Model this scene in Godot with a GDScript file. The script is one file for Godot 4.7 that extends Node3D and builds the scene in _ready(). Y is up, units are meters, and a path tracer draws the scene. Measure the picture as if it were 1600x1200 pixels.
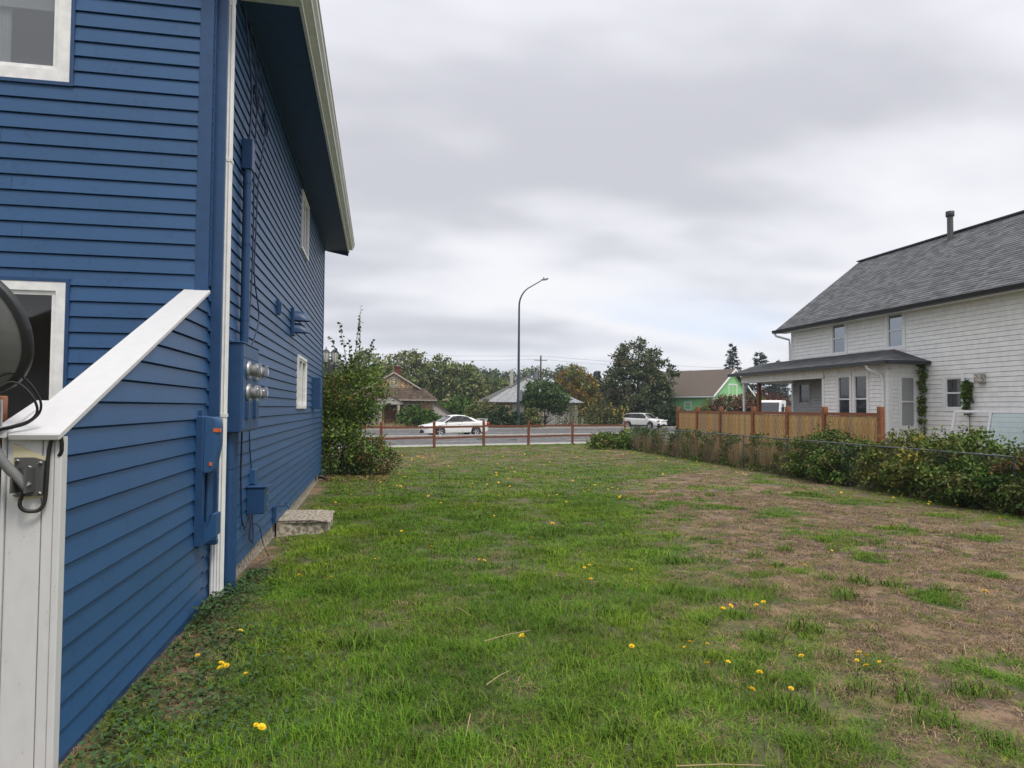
extends Node3D
# A side yard between a blue two-storey house and a white farmhouse, looking to the street.

var rng := RandomNumberGenerator.new()
var base := Vector3.ZERO            # where the thing being built stands
var used := {}
var M := {}

# ---------------------------------------------------------------- mesh helpers
class MB:
	var v := PackedVector3Array()
	var n := PackedVector3Array()
	var c := PackedColorArray()
	var uv := PackedVector2Array()
	var ix := PackedInt32Array()
	var xf := Transform3D()
	var col := Color.WHITE
	func put(p: Vector3, nn: Vector3, t := Vector2.ZERO) -> int:
		v.append(xf * p)
		n.append((xf.basis * nn).normalized())
		c.append(col)
		uv.append(t)
		return v.size() - 1
	func tri(a: Vector3, b: Vector3, d: Vector3) -> void:
		var nn := (b - a).cross(d - a).normalized()
		var i := put(a, nn)
		put(b, nn)
		put(d, nn)
		ix.append_array([i, i + 2, i + 1])
	func quad(a: Vector3, b: Vector3, d: Vector3, e: Vector3) -> void:
		var nn := (d - a).cross(e - b).normalized()
		var i := put(a, nn, Vector2(0, 0))
		put(b, nn, Vector2(1, 0))
		put(d, nn, Vector2(1, 1))
		put(e, nn, Vector2(0, 1))
		ix.append_array([i, i + 2, i + 1, i, i + 3, i + 2])
	func poly(p: Array) -> void:
		for k in range(1, p.size() - 1):
			tri(p[0], p[k], p[k + 1])
	func box(o: Vector3, s: Vector3, b := Basis()) -> void:
		var h := s * 0.5
		var q := []
		for k in 8:
			q.append(o + b * Vector3(h.x * (1 if k & 1 else -1), h.y * (1 if k & 2 else -1), h.z * (1 if k & 4 else -1)))
		quad(q[4], q[5], q[7], q[6])
		quad(q[1], q[0], q[2], q[3])
		quad(q[5], q[1], q[3], q[7])
		quad(q[0], q[4], q[6], q[2])
		quad(q[6], q[7], q[3], q[2])
		quad(q[0], q[1], q[5], q[4])
	func mm(a: Vector3, b: Vector3) -> void:      # box from corner to corner
		box((a + b) * 0.5, (b - a).abs())
	func bev(o: Vector3, s: Vector3, r: float, b := Basis()) -> void:   # box with chamfered edges
		var h := s * 0.5
		r = minf(r, minf(h.x, minf(h.y, h.z)) * 0.9)
		var f := func(sx, sy, sz, ax): 
			var p := Vector3(sx * (h.x - (0.0 if ax == 0 else r)), sy * (h.y - (0.0 if ax == 1 else r)), sz * (h.z - (0.0 if ax == 2 else r)))
			return o + b * p
		for s1 in [-1, 1]:
			var fx := [f.call(s1, -1, -1, 0), f.call(s1, 1, -1, 0), f.call(s1, 1, 1, 0), f.call(s1, -1, 1, 0)]
			var fy := [f.call(-1, s1, -1, 1), f.call(-1, s1, 1, 1), f.call(1, s1, 1, 1), f.call(1, s1, -1, 1)]
			var fz := [f.call(-1, -1, s1, 2), f.call(1, -1, s1, 2), f.call(1, 1, s1, 2), f.call(-1, 1, s1, 2)]
			for q in [fx, fy, fz]:
				if s1 > 0: quad(q[0], q[1], q[2], q[3])
				else: quad(q[3], q[2], q[1], q[0])
		for a in [-1, 1]:
			for d in [-1, 1]:
				var q1 := [f.call(a, d, -1, 0), f.call(a, d, -1, 1), f.call(a, d, 1, 1), f.call(a, d, 1, 0)]
				var q2 := [f.call(a, -1, d, 2), f.call(a, -1, d, 0), f.call(a, 1, d, 0), f.call(a, 1, d, 2)]
				var q3 := [f.call(-1, a, d, 1), f.call(-1, a, d, 2), f.call(1, a, d, 2), f.call(1, a, d, 1)]
				for q in [q1, q2, q3]:
					if a * d > 0: quad(q[0], q[1], q[2], q[3])
					else: quad(q[3], q[2], q[1], q[0])
				for e in [-1, 1]:
					tri(f.call(a, d, e, 0), f.call(a, d, e, 1), f.call(a, d, e, 2))
	func bar(p: Vector3, q: Vector3, w: float, h: float, up := Vector3.UP) -> void:
		var d := (q - p).normalized()
		var s := d.cross(up).normalized()
		var u := s.cross(d)
		box((p + q) * 0.5, Vector3(w, h, (q - p).length()), Basis(s, u, -d))
	func tube(p: Array, r, k := 8, caps := true) -> void:
		var m := p.size()
		var s := Vector3.ZERO
		var first := v.size()
		for i in m:
			var d: Vector3 = (p[mini(i + 1, m - 1)] - p[maxi(i - 1, 0)]).normalized()
			if i == 0:
				s = d.cross(Vector3.UP)
				if s.length() < 0.1: s = d.cross(Vector3.RIGHT)
			s = (s - d * s.dot(d)).normalized()
			var u := d.cross(s)
			var rr: float = r[i] if r is Array else r
			for j in k + 1:
				var a := TAU * j / k
				var nn := s * cos(a) + u * sin(a)
				put(p[i] + nn * rr, nn, Vector2(float(j) / k, float(i) / maxi(1, m - 1)))
		for i in m - 1:
			for j in k:
				var a := first + i * (k + 1) + j
				var b := a + k + 1
				ix.append_array([a, b, a + 1, a + 1, b, b + 1])
		if caps:
			for e in [0, m - 1]:
				var d: Vector3 = (p[1] - p[0]) if e == 0 else (p[m - 1] - p[m - 2])
				d = d.normalized() * (-1.0 if e == 0 else 1.0)
				var o := put(p[e], d)
				for j in k: 
					var q: int = first + e * (k + 1) + j
					var a2 := v.size()
					v.append(v[q]); v.append(v[q + 1]); 
					for z in 2: 
						n.append((xf.basis * d).normalized()); c.append(col); uv.append(Vector2.ZERO)
					if e == 0: ix.append_array([o, a2, a2 + 1])
					else: ix.append_array([o, a2 + 1, a2])
	func lathe(prof: Array, t: Transform3D, k := 16) -> void:     # prof of Vector2(radius, height) turned about t's y axis
		var g := []
		for j in k + 1:
			var a := TAU * j / k
			var row := []
			for q in prof:
				row.append(t * Vector3(q.x * cos(a), q.y, -q.x * sin(a)))
			g.append(row)
		grid(g)
	func grid(g: Array, flip := false) -> void:           # smooth sheet through rows of points
		var a := g.size()
		var b: int = g[0].size()
		var first := v.size()
		for i in a:
			for j in b:
				var du: Vector3 = g[mini(i + 1, a - 1)][j] - g[maxi(i - 1, 0)][j]
				var dv: Vector3 = g[i][mini(j + 1, b - 1)] - g[i][maxi(j - 1, 0)]
				var nn := du.cross(dv)
				if nn.length() < 1e-9: nn = Vector3.UP
				put(g[i][j], (-nn if flip else nn).normalized(), Vector2(float(i) / (a - 1), float(j) / (b - 1)))
		for i in a - 1:
			for j in b - 1:
				var q := first + i * b + j
				if flip: ix.append_array([q, q + b, q + 1, q + 1, q + b, q + b + 1])
				else: ix.append_array([q, q + 1, q + b, q + 1, q + b + 1, q + b])
	func prism(p: PackedVector2Array, z0: float, z1: float) -> void:   # outline in x, y pushed along z
		if Geometry2D.is_polygon_clockwise(p): p.reverse()
		var t := Geometry2D.triangulate_polygon(p)
		for k in range(0, t.size(), 3):
			var a := p[t[k]]
			var b := p[t[k + 1]]
			var d := p[t[k + 2]]
			if (b - a).cross(d - a) < 0:
				var w := b
				b = d
				d = w
			tri(Vector3(a.x, a.y, z1), Vector3(b.x, b.y, z1), Vector3(d.x, d.y, z1))
			tri(Vector3(a.x, a.y, z0), Vector3(d.x, d.y, z0), Vector3(b.x, b.y, z0))
		for k in p.size():
			var a := p[k]
			var b := p[(k + 1) % p.size()]
			quad(Vector3(a.x, a.y, z1), Vector3(a.x, a.y, z0), Vector3(b.x, b.y, z0), Vector3(b.x, b.y, z1))
	func leaf(o: Vector3, d: Vector3, s: Vector3, l: float, w: float, colr: Color) -> void:   # a folded lozenge
		var nn := s.cross(d).normalized()
		var i := v.size()
		v.append(xf * o); v.append(xf * (o + d * l * 0.45 + s * w * 0.5 + nn * w * 0.12)); v.append(xf * (o + d * l)); v.append(xf * (o + d * l * 0.45 - s * w * 0.5 + nn * w * 0.12))
		var b := xf.basis
		n.append((b * nn).normalized()); n.append((b * (nn - s * 0.3)).normalized()); n.append((b * nn).normalized()); n.append((b * (nn + s * 0.3)).normalized())
		for k in 4:
			c.append(colr)
			uv.append(Vector2.ZERO)
		ix.append_array([i, i + 2, i + 1, i, i + 3, i + 2])
	func mesh() -> ArrayMesh:
		var a := []
		a.resize(Mesh.ARRAY_MAX)
		a[Mesh.ARRAY_VERTEX] = v
		a[Mesh.ARRAY_NORMAL] = n
		a[Mesh.ARRAY_COLOR] = c
		a[Mesh.ARRAY_TEX_UV] = uv
		a[Mesh.ARRAY_INDEX] = ix
		var m := ArrayMesh.new()
		m.add_surface_from_arrays(Mesh.PRIMITIVE_TRIANGLES, a)
		return m

func mb(plane := Transform3D()) -> MB:
	var b := MB.new()
	b.xf = Transform3D(Basis(), -base) * plane
	return b
func face(o: Vector3, u: Vector3) -> Transform3D:      # x along the wall, y up, z out of the wall
	return Transform3D(Basis(u, Vector3.UP, u.cross(Vector3.UP)), o)
func numbered(called: String) -> String:
	used[called] = used.get(called, -1) + 1
	return called if used[called] == 0 else "%s_%03d" % [called, used[called]]
func obj(called: String, b: MB, m: Material, parent: Node = null) -> MeshInstance3D:
	return inst(called, b.mesh(), m, parent)
func inst(called: String, mesh: Mesh, m: Material, parent: Node = null) -> MeshInstance3D:
	var o := MeshInstance3D.new()
	o.mesh = mesh
	o.material_override = m
	if parent == null:
		o.name = numbered(called)
		add_child(o)
		o.position = base
	else:
		o.name = called
		parent.add_child(o, true)
	return o
func tag(o: Node, label: String, category: String, group := "") -> Node:
	o.set_meta("label", label)
	o.set_meta("category", category)
	if group: o.set_meta("group", group)
	return o
func thing(called: String, label: String, category: String, at: Vector3, group := "", turn := 0.0) -> Node3D:
	var o := Node3D.new()
	o.name = numbered(called)
	add_child(o)
	o.position = at
	o.rotation.y = turn
	base = at
	return tag(o, label, category, group)
func structure(o: Node) -> Node:
	o.set_meta("kind", "structure")
	return o
func part(called: String, parent: Node) -> Node3D:
	var o := Node3D.new()
	o.name = called
	parent.add_child(o, true)
	return o
func lin(r: float, g: float, b: float) -> Color:
	return Color(r, g, b).linear_to_srgb()

# ---------------------------------------------------------------- materials
func noise_tex(freq: float, lo: Color, hi: Color, size := 512, oct := 4, sd := 1, kind := FastNoiseLite.TYPE_SIMPLEX_SMOOTH) -> ImageTexture:
	var f := FastNoiseLite.new()
	f.noise_type = kind
	f.seed = sd
	f.frequency = freq
	f.fractal_octaves = oct
	var im := f.get_seamless_image(size, size)
	im.convert(Image.FORMAT_L8)
	var d := im.get_data()
	var out := PackedByteArray()
	out.resize(size * size * 3)
	var lut := PackedByteArray()
	for k in 256:
		var q := lo.lerp(hi, smoothstep(0.15, 0.85, k / 255.0))
		lut.append_array([int(clampf(q.r, 0, 1) * 255), int(clampf(q.g, 0, 1) * 255), int(clampf(q.b, 0, 1) * 255)])
	for k in size * size:
		var w := d[k] * 3
		out[k * 3] = lut[w]
		out[k * 3 + 1] = lut[w + 1]
		out[k * 3 + 2] = lut[w + 2]
	return ImageTexture.create_from_image(Image.create_from_data(size, size, false, Image.FORMAT_RGB8, out))
func speck_tex(size: int, freq: float, cut: float, base_col: Color, speck: Color, sd: int) -> ImageTexture:   # chips and spots on an even coat
	var f := FastNoiseLite.new()
	f.seed = sd
	f.frequency = freq
	f.fractal_octaves = 4
	var im := f.get_seamless_image(size, size)
	im.convert(Image.FORMAT_L8)
	var g := FastNoiseLite.new()
	g.seed = sd + 1
	g.frequency = freq * 0.18
	var im2 := g.get_seamless_image(size, size)
	im2.convert(Image.FORMAT_L8)
	var d := im.get_data()
	var e := im2.get_data()
	var out := PackedByteArray()
	out.resize(size * size * 3)
	for k in size * size:
		var t := smoothstep(cut + 0.03, cut - 0.03, d[k] / 255.0 + (e[k] / 255.0 - 0.5) * 0.35)
		var q := base_col.lerp(speck, t)
		var j := 0.96 + 0.04 * e[k] / 255.0
		out[k * 3] = int(q.r * j * 255)
		out[k * 3 + 1] = int(q.g * j * 255)
		out[k * 3 + 2] = int(q.b * j * 255)
	return ImageTexture.create_from_image(Image.create_from_data(size, size, false, Image.FORMAT_RGB8, out))
func mat(col: Color, rough := 0.7, metal := 0.0) -> StandardMaterial3D:
	var m := StandardMaterial3D.new()
	m.albedo_color = col
	m.roughness = rough
	m.metallic = metal
	return m
func grain(col: Color, rough: float, tex: Texture2D, scale: Vector3, bump := 0.0, world := true) -> StandardMaterial3D:
	var m := mat(col, rough)
	m.albedo_texture = tex
	m.uv1_triplanar = true
	m.uv1_world_triplanar = world
	m.uv1_scale = scale
	if bump > 0.0:
		m.heightmap_enabled = true
		m.heightmap_texture = tex
		m.heightmap_scale = bump
	return m
func vcol(rough := 0.7, back := Color.BLACK) -> StandardMaterial3D:
	var m := mat(Color.WHITE, rough)
	m.vertex_color_use_as_albedo = true
	if back != Color.BLACK:
		m.backlight_enabled = true
		m.backlight = back
	return m
func glass(a := 0.12, tint := Color(0.5, 0.55, 0.55)) -> StandardMaterial3D:
	var m := mat(Color(tint.r, tint.g, tint.b, a), 0.03)
	m.transparency = BaseMaterial3D.TRANSPARENCY_ALPHA
	return m

func make_materials() -> void:
	var soft := noise_tex(0.012, Color(0.94, 0.94, 0.945), Color(1, 1, 1), 512, 5, 3)
	var fine := noise_tex(0.06, Color(0.84, 0.84, 0.84), Color(1, 1, 1), 512, 4, 7)
	var rough := noise_tex(0.03, Color(0.62, 0.6, 0.57), Color(1, 1, 1), 512, 5, 11)
	var stain := noise_tex(0.02, Color(0.45, 0.38, 0.3), Color(1, 1, 1), 512, 5, 15)
	var wood := noise_tex(0.02, Color(0.74, 0.66, 0.58), Color(1, 1, 1), 512, 4, 19)
	var scuff := speck_tex(512, 0.05, 0.2, Color(1, 1, 1), Color(0.91, 0.91, 0.91), 51)
	M.blue = []
	for k in [1.0, 0.95, 1.05]:
		M.blue.append(grain(lin(0.022 * k, 0.084 * k, 0.205 * k), 0.48, scuff, Vector3(0.55, 0.55, 0.55)))
	M.blue_trim = grain(lin(0.018, 0.064, 0.165), 0.42, soft, Vector3(0.9, 0.9, 0.9))
	M.blue_soffit = grain(lin(0.02, 0.065, 0.19), 0.6, soft, Vector3(0.9, 0.9, 0.9))
	M.white = grain(lin(0.84, 0.84, 0.83), 0.5, soft, Vector3(1.1, 1.1, 1.1))
	M.white_wood = grain(lin(0.62, 0.62, 0.625), 0.5, speck_tex(1024, 0.035, 0.07, Color(1, 1, 1), Color(0.85, 0.83, 0.8), 23), Vector3(1.6, 0.7, 1.6), 0.1)
	M.old_white = grain(lin(0.62, 0.6, 0.55), 0.8, rough, Vector3(0.8, 0.8, 0.8))
	M.peeling = grain(lin(0.62, 0.52, 0.36), 0.9, noise_tex(0.05, Color(0.55, 0.42, 0.3), Color(1, 1, 1), 256, 5, 33), Vector3(0.3, 0.6, 0.3))
	M.vinyl = grain(lin(0.85, 0.85, 0.825), 0.5, soft, Vector3(0.5, 0.5, 0.5))
	M.gray_vinyl = grain(lin(0.33, 0.34, 0.35), 0.5, soft, Vector3(0.5, 0.5, 0.5))
	M.concrete = grain(lin(0.56, 0.51, 0.42), 0.9, rough, Vector3(0.8, 0.8, 0.8), 0.2)
	M.step_top = grain(lin(0.5, 0.455, 0.39), 0.9, noise_tex(0.03, Color(0.6, 0.56, 0.5), Color(1, 1, 1), 512, 5, 41), Vector3(1.0, 1.0, 1.0), 0.5)
	M.kerb = grain(lin(0.48, 0.47, 0.44), 0.9, rough, Vector3(0.5, 0.5, 0.5))
	M.asphalt = grain(lin(0.135, 0.135, 0.14), 0.88, rough, Vector3(0.12, 0.12, 0.12))
	M.cedar = []
	for t in [[0.64, 0.42, 0.17], [0.58, 0.37, 0.14], [0.7, 0.48, 0.21], [0.5, 0.37, 0.22]]:
		M.cedar.append(grain(lin(t[0], t[1], t[2]), 0.75, wood, Vector3(4, 0.35, 4)))
	M.stained = grain(lin(0.33, 0.125, 0.055), 0.65, wood, Vector3(5, 0.5, 5))
	M.rail = grain(lin(0.215, 0.08, 0.047), 0.75, wood, Vector3(0.6, 5, 5))
	M.rail_post = grain(lin(0.235, 0.085, 0.045), 0.75, wood, Vector3(5, 0.5, 5))
	M.door_wood = grain(lin(0.21, 0.115, 0.06), 0.85, stain, Vector3(2, 0.3, 2))
	M.galv = mat(lin(0.2, 0.215, 0.225), 0.55, 0.5)
	M.old_galv = mat(lin(0.11, 0.12, 0.125), 0.7, 0.3)
	M.wire = mat(lin(0.12, 0.13, 0.13), 0.6, 0.4)
	M.black = mat(lin(0.012, 0.012, 0.013), 0.5)
	M.cable_blue = mat(lin(0.014, 0.03, 0.08), 0.5)
	M.dish = grain(lin(0.17, 0.175, 0.175), 0.5, soft, Vector3(2, 2, 2))
	M.dish_rim = mat(lin(0.02, 0.022, 0.026), 0.5)
	M.steel = mat(lin(0.42, 0.42, 0.42), 0.4, 0.7)
	M.dark_steel = grain(lin(0.1, 0.1, 0.1), 0.5, fine, Vector3(4, 4, 4))
	M.sealant = mat(lin(0.55, 0.5, 0.33), 0.7)
	M.orange = mat(lin(0.7, 0.14, 0.03), 0.5)
	M.glass = glass(0.1, Color(0.08, 0.09, 0.09))
	M.glass.metallic_specular = 0.75
	M.glass_up = glass(0.3, Color(0.55, 0.57, 0.6))        # upper pane; pale sky reflection painted in as a grey tint
	M.dome = glass(0.05, Color(0.6, 0.62, 0.62))
	M.pane = mat(lin(0.02, 0.024, 0.027), 0.04)          # a pane before an unlit room
	M.pane.metallic_specular = 0.7
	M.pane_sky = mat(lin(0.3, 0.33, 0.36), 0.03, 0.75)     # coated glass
	M.pane_blind = mat(lin(0.32, 0.33, 0.33), 0.08)
	M.curtain = mat(lin(0.5, 0.56, 0.55), 0.9)
	M.room = mat(lin(0.35, 0.34, 0.32), 0.9)
	M.shingle = vcol(0.95)
	M.shingle_tex = fine
	M.shingle.albedo_texture = fine
	M.shingle.uv1_triplanar = true
	M.shingle.uv1_world_triplanar = true
	M.shingle.uv1_scale = Vector3(2.5, 2.5, 2.5)
	M.gutter_dark = mat(lin(0.018, 0.019, 0.026), 0.4)
	M.brown_roof = grain(lin(0.165, 0.13, 0.108), 0.95, rough, Vector3(0.7, 0.7, 0.7))
	M.gray_roof = grain(lin(0.15, 0.145, 0.135), 0.95, rough, Vector3(0.7, 0.7, 0.7))
	M.metal_roof = grain(lin(0.34, 0.36, 0.385), 0.6, rough, Vector3(0.3, 0.3, 0.3))
	M.green_wall = grain(lin(0.27, 0.6, 0.25), 0.8, soft, Vector3(0.5, 0.5, 0.5))
	M.red = mat(lin(0.3, 0.03, 0.05), 0.6)
	M.brick = grain(lin(0.2, 0.06, 0.05), 0.9, rough, Vector3(2, 2, 2))
	M.bark = grain(lin(0.12, 0.095, 0.07), 0.95, rough, Vector3(1.5, 0.5, 1.5))
	M.pole_wood = grain(lin(0.13, 0.1, 0.075), 0.9, rough, Vector3(3, 0.4, 3))
	M.leaf = vcol(0.65, lin(0.055, 0.08, 0.012))
	M.leaf.metallic_specular = 0.3
	M.grass = vcol(0.7, lin(0.07, 0.11, 0.01))
	M.grass.metallic_specular = 0.25
	M.dry = vcol(0.9)
	M.lamp_metal = mat(lin(0.05, 0.065, 0.08), 0.5, 0.3)
	M.lamp_black = mat(lin(0.02, 0.024, 0.024), 0.5)
	M.lamp_glass = mat(lin(0.6, 0.6, 0.57), 0.35)
	M.car_white = mat(lin(0.74, 0.74, 0.72), 0.25)
	M.car_white.clearcoat_enabled = true
	M.car_white.clearcoat = 0.6
	M.car_white.clearcoat_roughness = 0.05
	M.car_glass = glass(0.55, Color(0.03, 0.035, 0.035))
	M.tyre = mat(lin(0.02, 0.02, 0.02), 0.85)
	M.rim = mat(lin(0.55, 0.55, 0.56), 0.35, 0.7)
	M.trim_black = mat(lin(0.025, 0.025, 0.027), 0.6)
	M.lens = mat(lin(0.5, 0.5, 0.52), 0.15, 0.3)
	M.tail = mat(lin(0.35, 0.02, 0.02), 0.25)
	M.seat = mat(lin(0.06, 0.055, 0.05), 0.9)
	M.petal = mat(lin(0.75, 0.42, 0.008), 0.6)
	M.stem = mat(lin(0.1, 0.15, 0.04), 0.6)
	M.skin = vcol(0.6)
	M.hair = mat(lin(0.03, 0.02, 0.015), 0.8)
	M.straw = mat(lin(0.36, 0.27, 0.15), 0.9)

# ---------------------------------------------------------------- lie of the land
func ground_y(x: float, z: float) -> float:
	var t := clampf((-z - 3.0) / 9.5, 0.0, 1.0)
	return -0.2 * t * t * (3.0 - 2.0 * t) - 0.06 * smoothstep(-0.5, -1.35, x) * smoothstep(-6.4, -7.6, z) * smoothstep(-19.0, -15.0, z)
var gn := FastNoiseLite.new()
var gn2 := FastNoiseLite.new()
const EDGE := [[-1.0, 2.3], [-3.4, 2.5], [-4.8, 2.6], [-6.85, 3.2], [-8.7, 3.6], [-11.9, 4.5], [-15.0, 5.2], [-18.6, 7.2], [-20.5, 10.0], [-24.0, 12.0], [-40.0, 14.0]]
func edge_x(z: float) -> float:
	for k in EDGE.size() - 1:
		if z >= EDGE[k + 1][0]:
			return lerpf(EDGE[k][1], EDGE[k + 1][1], clampf((z - EDGE[k][0]) / (EDGE[k + 1][0] - EDGE[k][0]), 0, 1))
	return 14.0
func green(x: float, z: float) -> float:      # how green the lawn is: 0 bare and dry, 1 lush
	var n := gn.get_noise_2d(x, z) * 0.9 + gn2.get_noise_2d(x, z) * 0.4
	var g := smoothstep(1.4, -0.9, x - edge_x(z) + n * 1.7)
	var fence := smoothstep(3.2, 0.8, 11.6 - x)            # olive strip along the wire fence
	g = maxf(g, (0.48 + n * 0.45) * fence)
	g = maxf(g, smoothstep(0.1, 0.42, n) * 0.9)          # clumps in the dry part
	var far := smoothstep(-18.0, -26.0, z)
	g = lerpf(g, 0.55 + n * 0.9, far * 0.85)
	g = maxf(g, smoothstep(-31.5, -33.0, z - (x - 2.5) * -0.27) * 0.9)
	g *= 1.0 - 0.75 * smoothstep(0.12, 0.42, n * 0.8 + 0.05) * smoothstep(-0.5, -1.6, x - edge_x(z)) * smoothstep(-4.0, -7.0, z) * 0.6
	g *= 1.0 - 0.75 * smoothstep(0.9 if z > -6.6 else 0.5, 0.15, x + 1.5) * smoothstep(0.35, -0.3, n)   # thin along the wall
	return clampf(g, 0.0, 1.0)

# ---------------------------------------------------------------- sky
const SKY_U := 2.0
const SKY_V := 11.0
func sky_image() -> ImageTexture:
	var w := 1024
	var h := 512
	var a := FastNoiseLite.new()
	a.seed = 5
	a.frequency = 0.42
	a.fractal_octaves = 5
	var b := FastNoiseLite.new()
	b.seed = 14
	b.frequency = 0.14
	b.fractal_octaves = 3
	var d := PackedFloat32Array()
	d.resize(w * h * 3)
	for y in h:
		var el := (0.5 - (y + 0.5) / h) * PI
		var s := sin(el)
		for x in w:
			var az := ((x + 0.5) / w - 0.5) * TAU       # 0 looks down -z
			var c := Vector3(0.47, 0.5, 0.53)
			if s > -0.02:
				var k := cos(el) / (maxf(s, 0.0) + 0.11)
				var px := sin(az) * k
				var pz := -cos(az) * k
				var n1 := a.get_noise_2d(px * 0.7 + pz * 0.3 + SKY_U, pz * 1.15 + SKY_V)
				var n2 := b.get_noise_2d(px, pz)
				var n3 := a.get_noise_2d(px * 1.9 + 9.0, pz * 3.4)
				var t := clampf(0.53 + n1 * 0.8 + n2 * 0.5 + n3 * 0.42, 0.0, 1.0)
				var dark := Vector3(0.4, 0.405, 0.445)
				var lite := Vector3(0.585, 0.59, 0.625)
				c = dark.lerp(lite, smoothstep(0.12, 0.85, t))
				c = c.lerp(Vector3(0.63, 0.63, 0.645), smoothstep(0.72, 1.0, t) * 0.8)
				var low := exp(-maxf(el, 0.0) / 0.07)
				c = c.lerp(Vector3(0.43, 0.48, 0.54), low * 0.75 * (1.0 - 0.5 * smoothstep(0.5, 0.8, t)))
				var gap := smoothstep(0.28, 0.5, a.get_noise_2d(px * 0.35 + 31.0, pz * 0.5 + 7.0)) * exp(-absf(el - 0.06) / 0.05)
				c = c.lerp(Vector3(0.27, 0.45, 0.72), gap * 0.75)
				c *= 1.0 + 1.0 * smoothstep(0.35, 1.0, s)        # an overcast sky is brightest overhead
			else:
				c = Vector3(0.2, 0.2, 0.18)
			var i := (y * w + x) * 3
			d[i] = c.x
			d[i + 1] = c.y
			d[i + 2] = c.z
	return ImageTexture.create_from_image(Image.create_from_data(w, h, false, Image.FORMAT_RGBF, d.to_byte_array()))

# ---------------------------------------------------------------- walls and windows
func siding(parent: Node, f: Transform3D, u0: float, u1: float, y0: float, y1: float, e: float, holes: Array, m, t := 0.018, top = null) -> void:
	# lapped boards, each a mesh of its own; holes are [u0, u1, y0, y1]; top(u) gives a sloping upper edge
	var rows := int(ceil((y1 - y0) / e - 0.02))
	for r in rows:
		var a := y0 + r * e
		var b := minf(a + e, y1)
		var cuts := [a, b]
		for q in holes:
			for yy in [q[2], q[3]]:
				if yy > a + 0.004 and yy < b - 0.004: cuts.append(yy)
		cuts.sort()
		for k in cuts.size() - 1:
			var ya: float = cuts[k]
			var yb: float = cuts[k + 1]
			var ym := (ya + yb) * 0.5
			var spans := [[u0, u1]]
			for q in holes:
				if q[2] < ym and q[3] > ym:
					var nx := []
					for s in spans:
						if q[1] <= s[0] or q[0] >= s[1]: nx.append(s)
						else:
							if q[0] > s[0] + 0.01: nx.append([s[0], q[0]])
							if q[1] < s[1] - 0.01: nx.append([q[1], s[1]])
					spans = nx
			for s in spans:
				var long: float = s[1] - s[0]
				var at: Array = [s[0]]
				if long > 5.0:                            # butt joints, staggered from row to row
					at.append(s[0] + 1.2 + fmod(r * 2.37, 3.6))
					if long - at[1] + s[0] > 5.5: at.append(at[1] + 3.66)
				at.append(s[1])
				for j in at.size() - 1:
					var p0: float = at[j] + (0.0012 if j > 0 else 0.0)
					var p1: float = at[j + 1] - (0.0012 if j < at.size() - 2 else 0.0)
					board(parent, f, p0, p1, ya, yb, a, e, t, m, top)
func board(parent: Node, f: Transform3D, p0: float, p1: float, ya: float, yb: float, a: float, e: float, t: float, m, top) -> void:
	var knee := a + e * 0.9              # the hem dips in behind the lip of the board above
	var z := func(y): return lerpf(t, 0.003, (y - a) / (e * 0.9)) if y <= knee else lerpf(0.003, -0.009, (y - knee) / (e * 0.1))
	var w := rng.randf_range(-0.0007, 0.0007)
	var P := [Vector2(p0, ya), Vector2(p1, ya), Vector2(p1, yb), Vector2(p0, yb)]
	if top != null:
		var clip := Geometry2D.intersect_polygons(PackedVector2Array(P), PackedVector2Array([Vector2(p0 - 1, -5), Vector2(p1 + 1, -5), Vector2(p1 + 1, top.call(p1 + 1)), Vector2(p0 - 1, top.call(p0 - 1))]))
		if clip.is_empty(): return
		P = Array(clip[0])
		if Geometry2D.is_polygon_clockwise(clip[0]): P.reverse()
	var b := mb(f)
	var front := []
	for q in P: front.append(Vector3(q.x, q.y, z.call(q.y) + w))
	if top == null and yb > knee + 0.002 and ya < knee:
		var zk: float = z.call(knee) + w
		b.quad(front[0], front[1], Vector3(p1, knee, zk), Vector3(p0, knee, zk))
		b.quad(Vector3(p0, knee, zk), Vector3(p1, knee, zk), front[2], front[3])
	elif top != null:
		for half in 2:
			var win := PackedVector2Array([Vector2(p0 - 1, a - 1), Vector2(p1 + 1, a - 1), Vector2(p1 + 1, knee), Vector2(p0 - 1, knee)] if half == 0 else [Vector2(p0 - 1, knee), Vector2(p1 + 1, knee), Vector2(p1 + 1, a + 1), Vector2(p0 - 1, a + 1)])
			for piece in Geometry2D.intersect_polygons(PackedVector2Array(P), win):
				if Geometry2D.is_polygon_clockwise(piece): piece.reverse()
				var g := []
				for q in piece: g.append(Vector3(q.x, q.y, z.call(q.y) + w))
				b.poly(g)
	else: b.poly(front)
	var l := 1e9
	var r := -1e9
	for q in P:
		if q.y < ya + 0.002:
			l = minf(l, q.x)
			r = maxf(r, q.x)
	if r > l:
		var zz: float = z.call(ya) + w
		b.quad(Vector3(l, ya, -0.02), Vector3(r, ya, -0.02), Vector3(r, ya, zz), Vector3(l, ya, zz))
	for s in ([p0, p1] if top == null else []):
		b.quad(Vector3(s, ya, -0.02), Vector3(s, yb, -0.02), Vector3(s, yb, z.call(yb)), Vector3(s, ya, z.call(ya)))
	obj("siding_board", b, m[rng.randi() % m.size()] if m is Array else m, parent)
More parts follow.
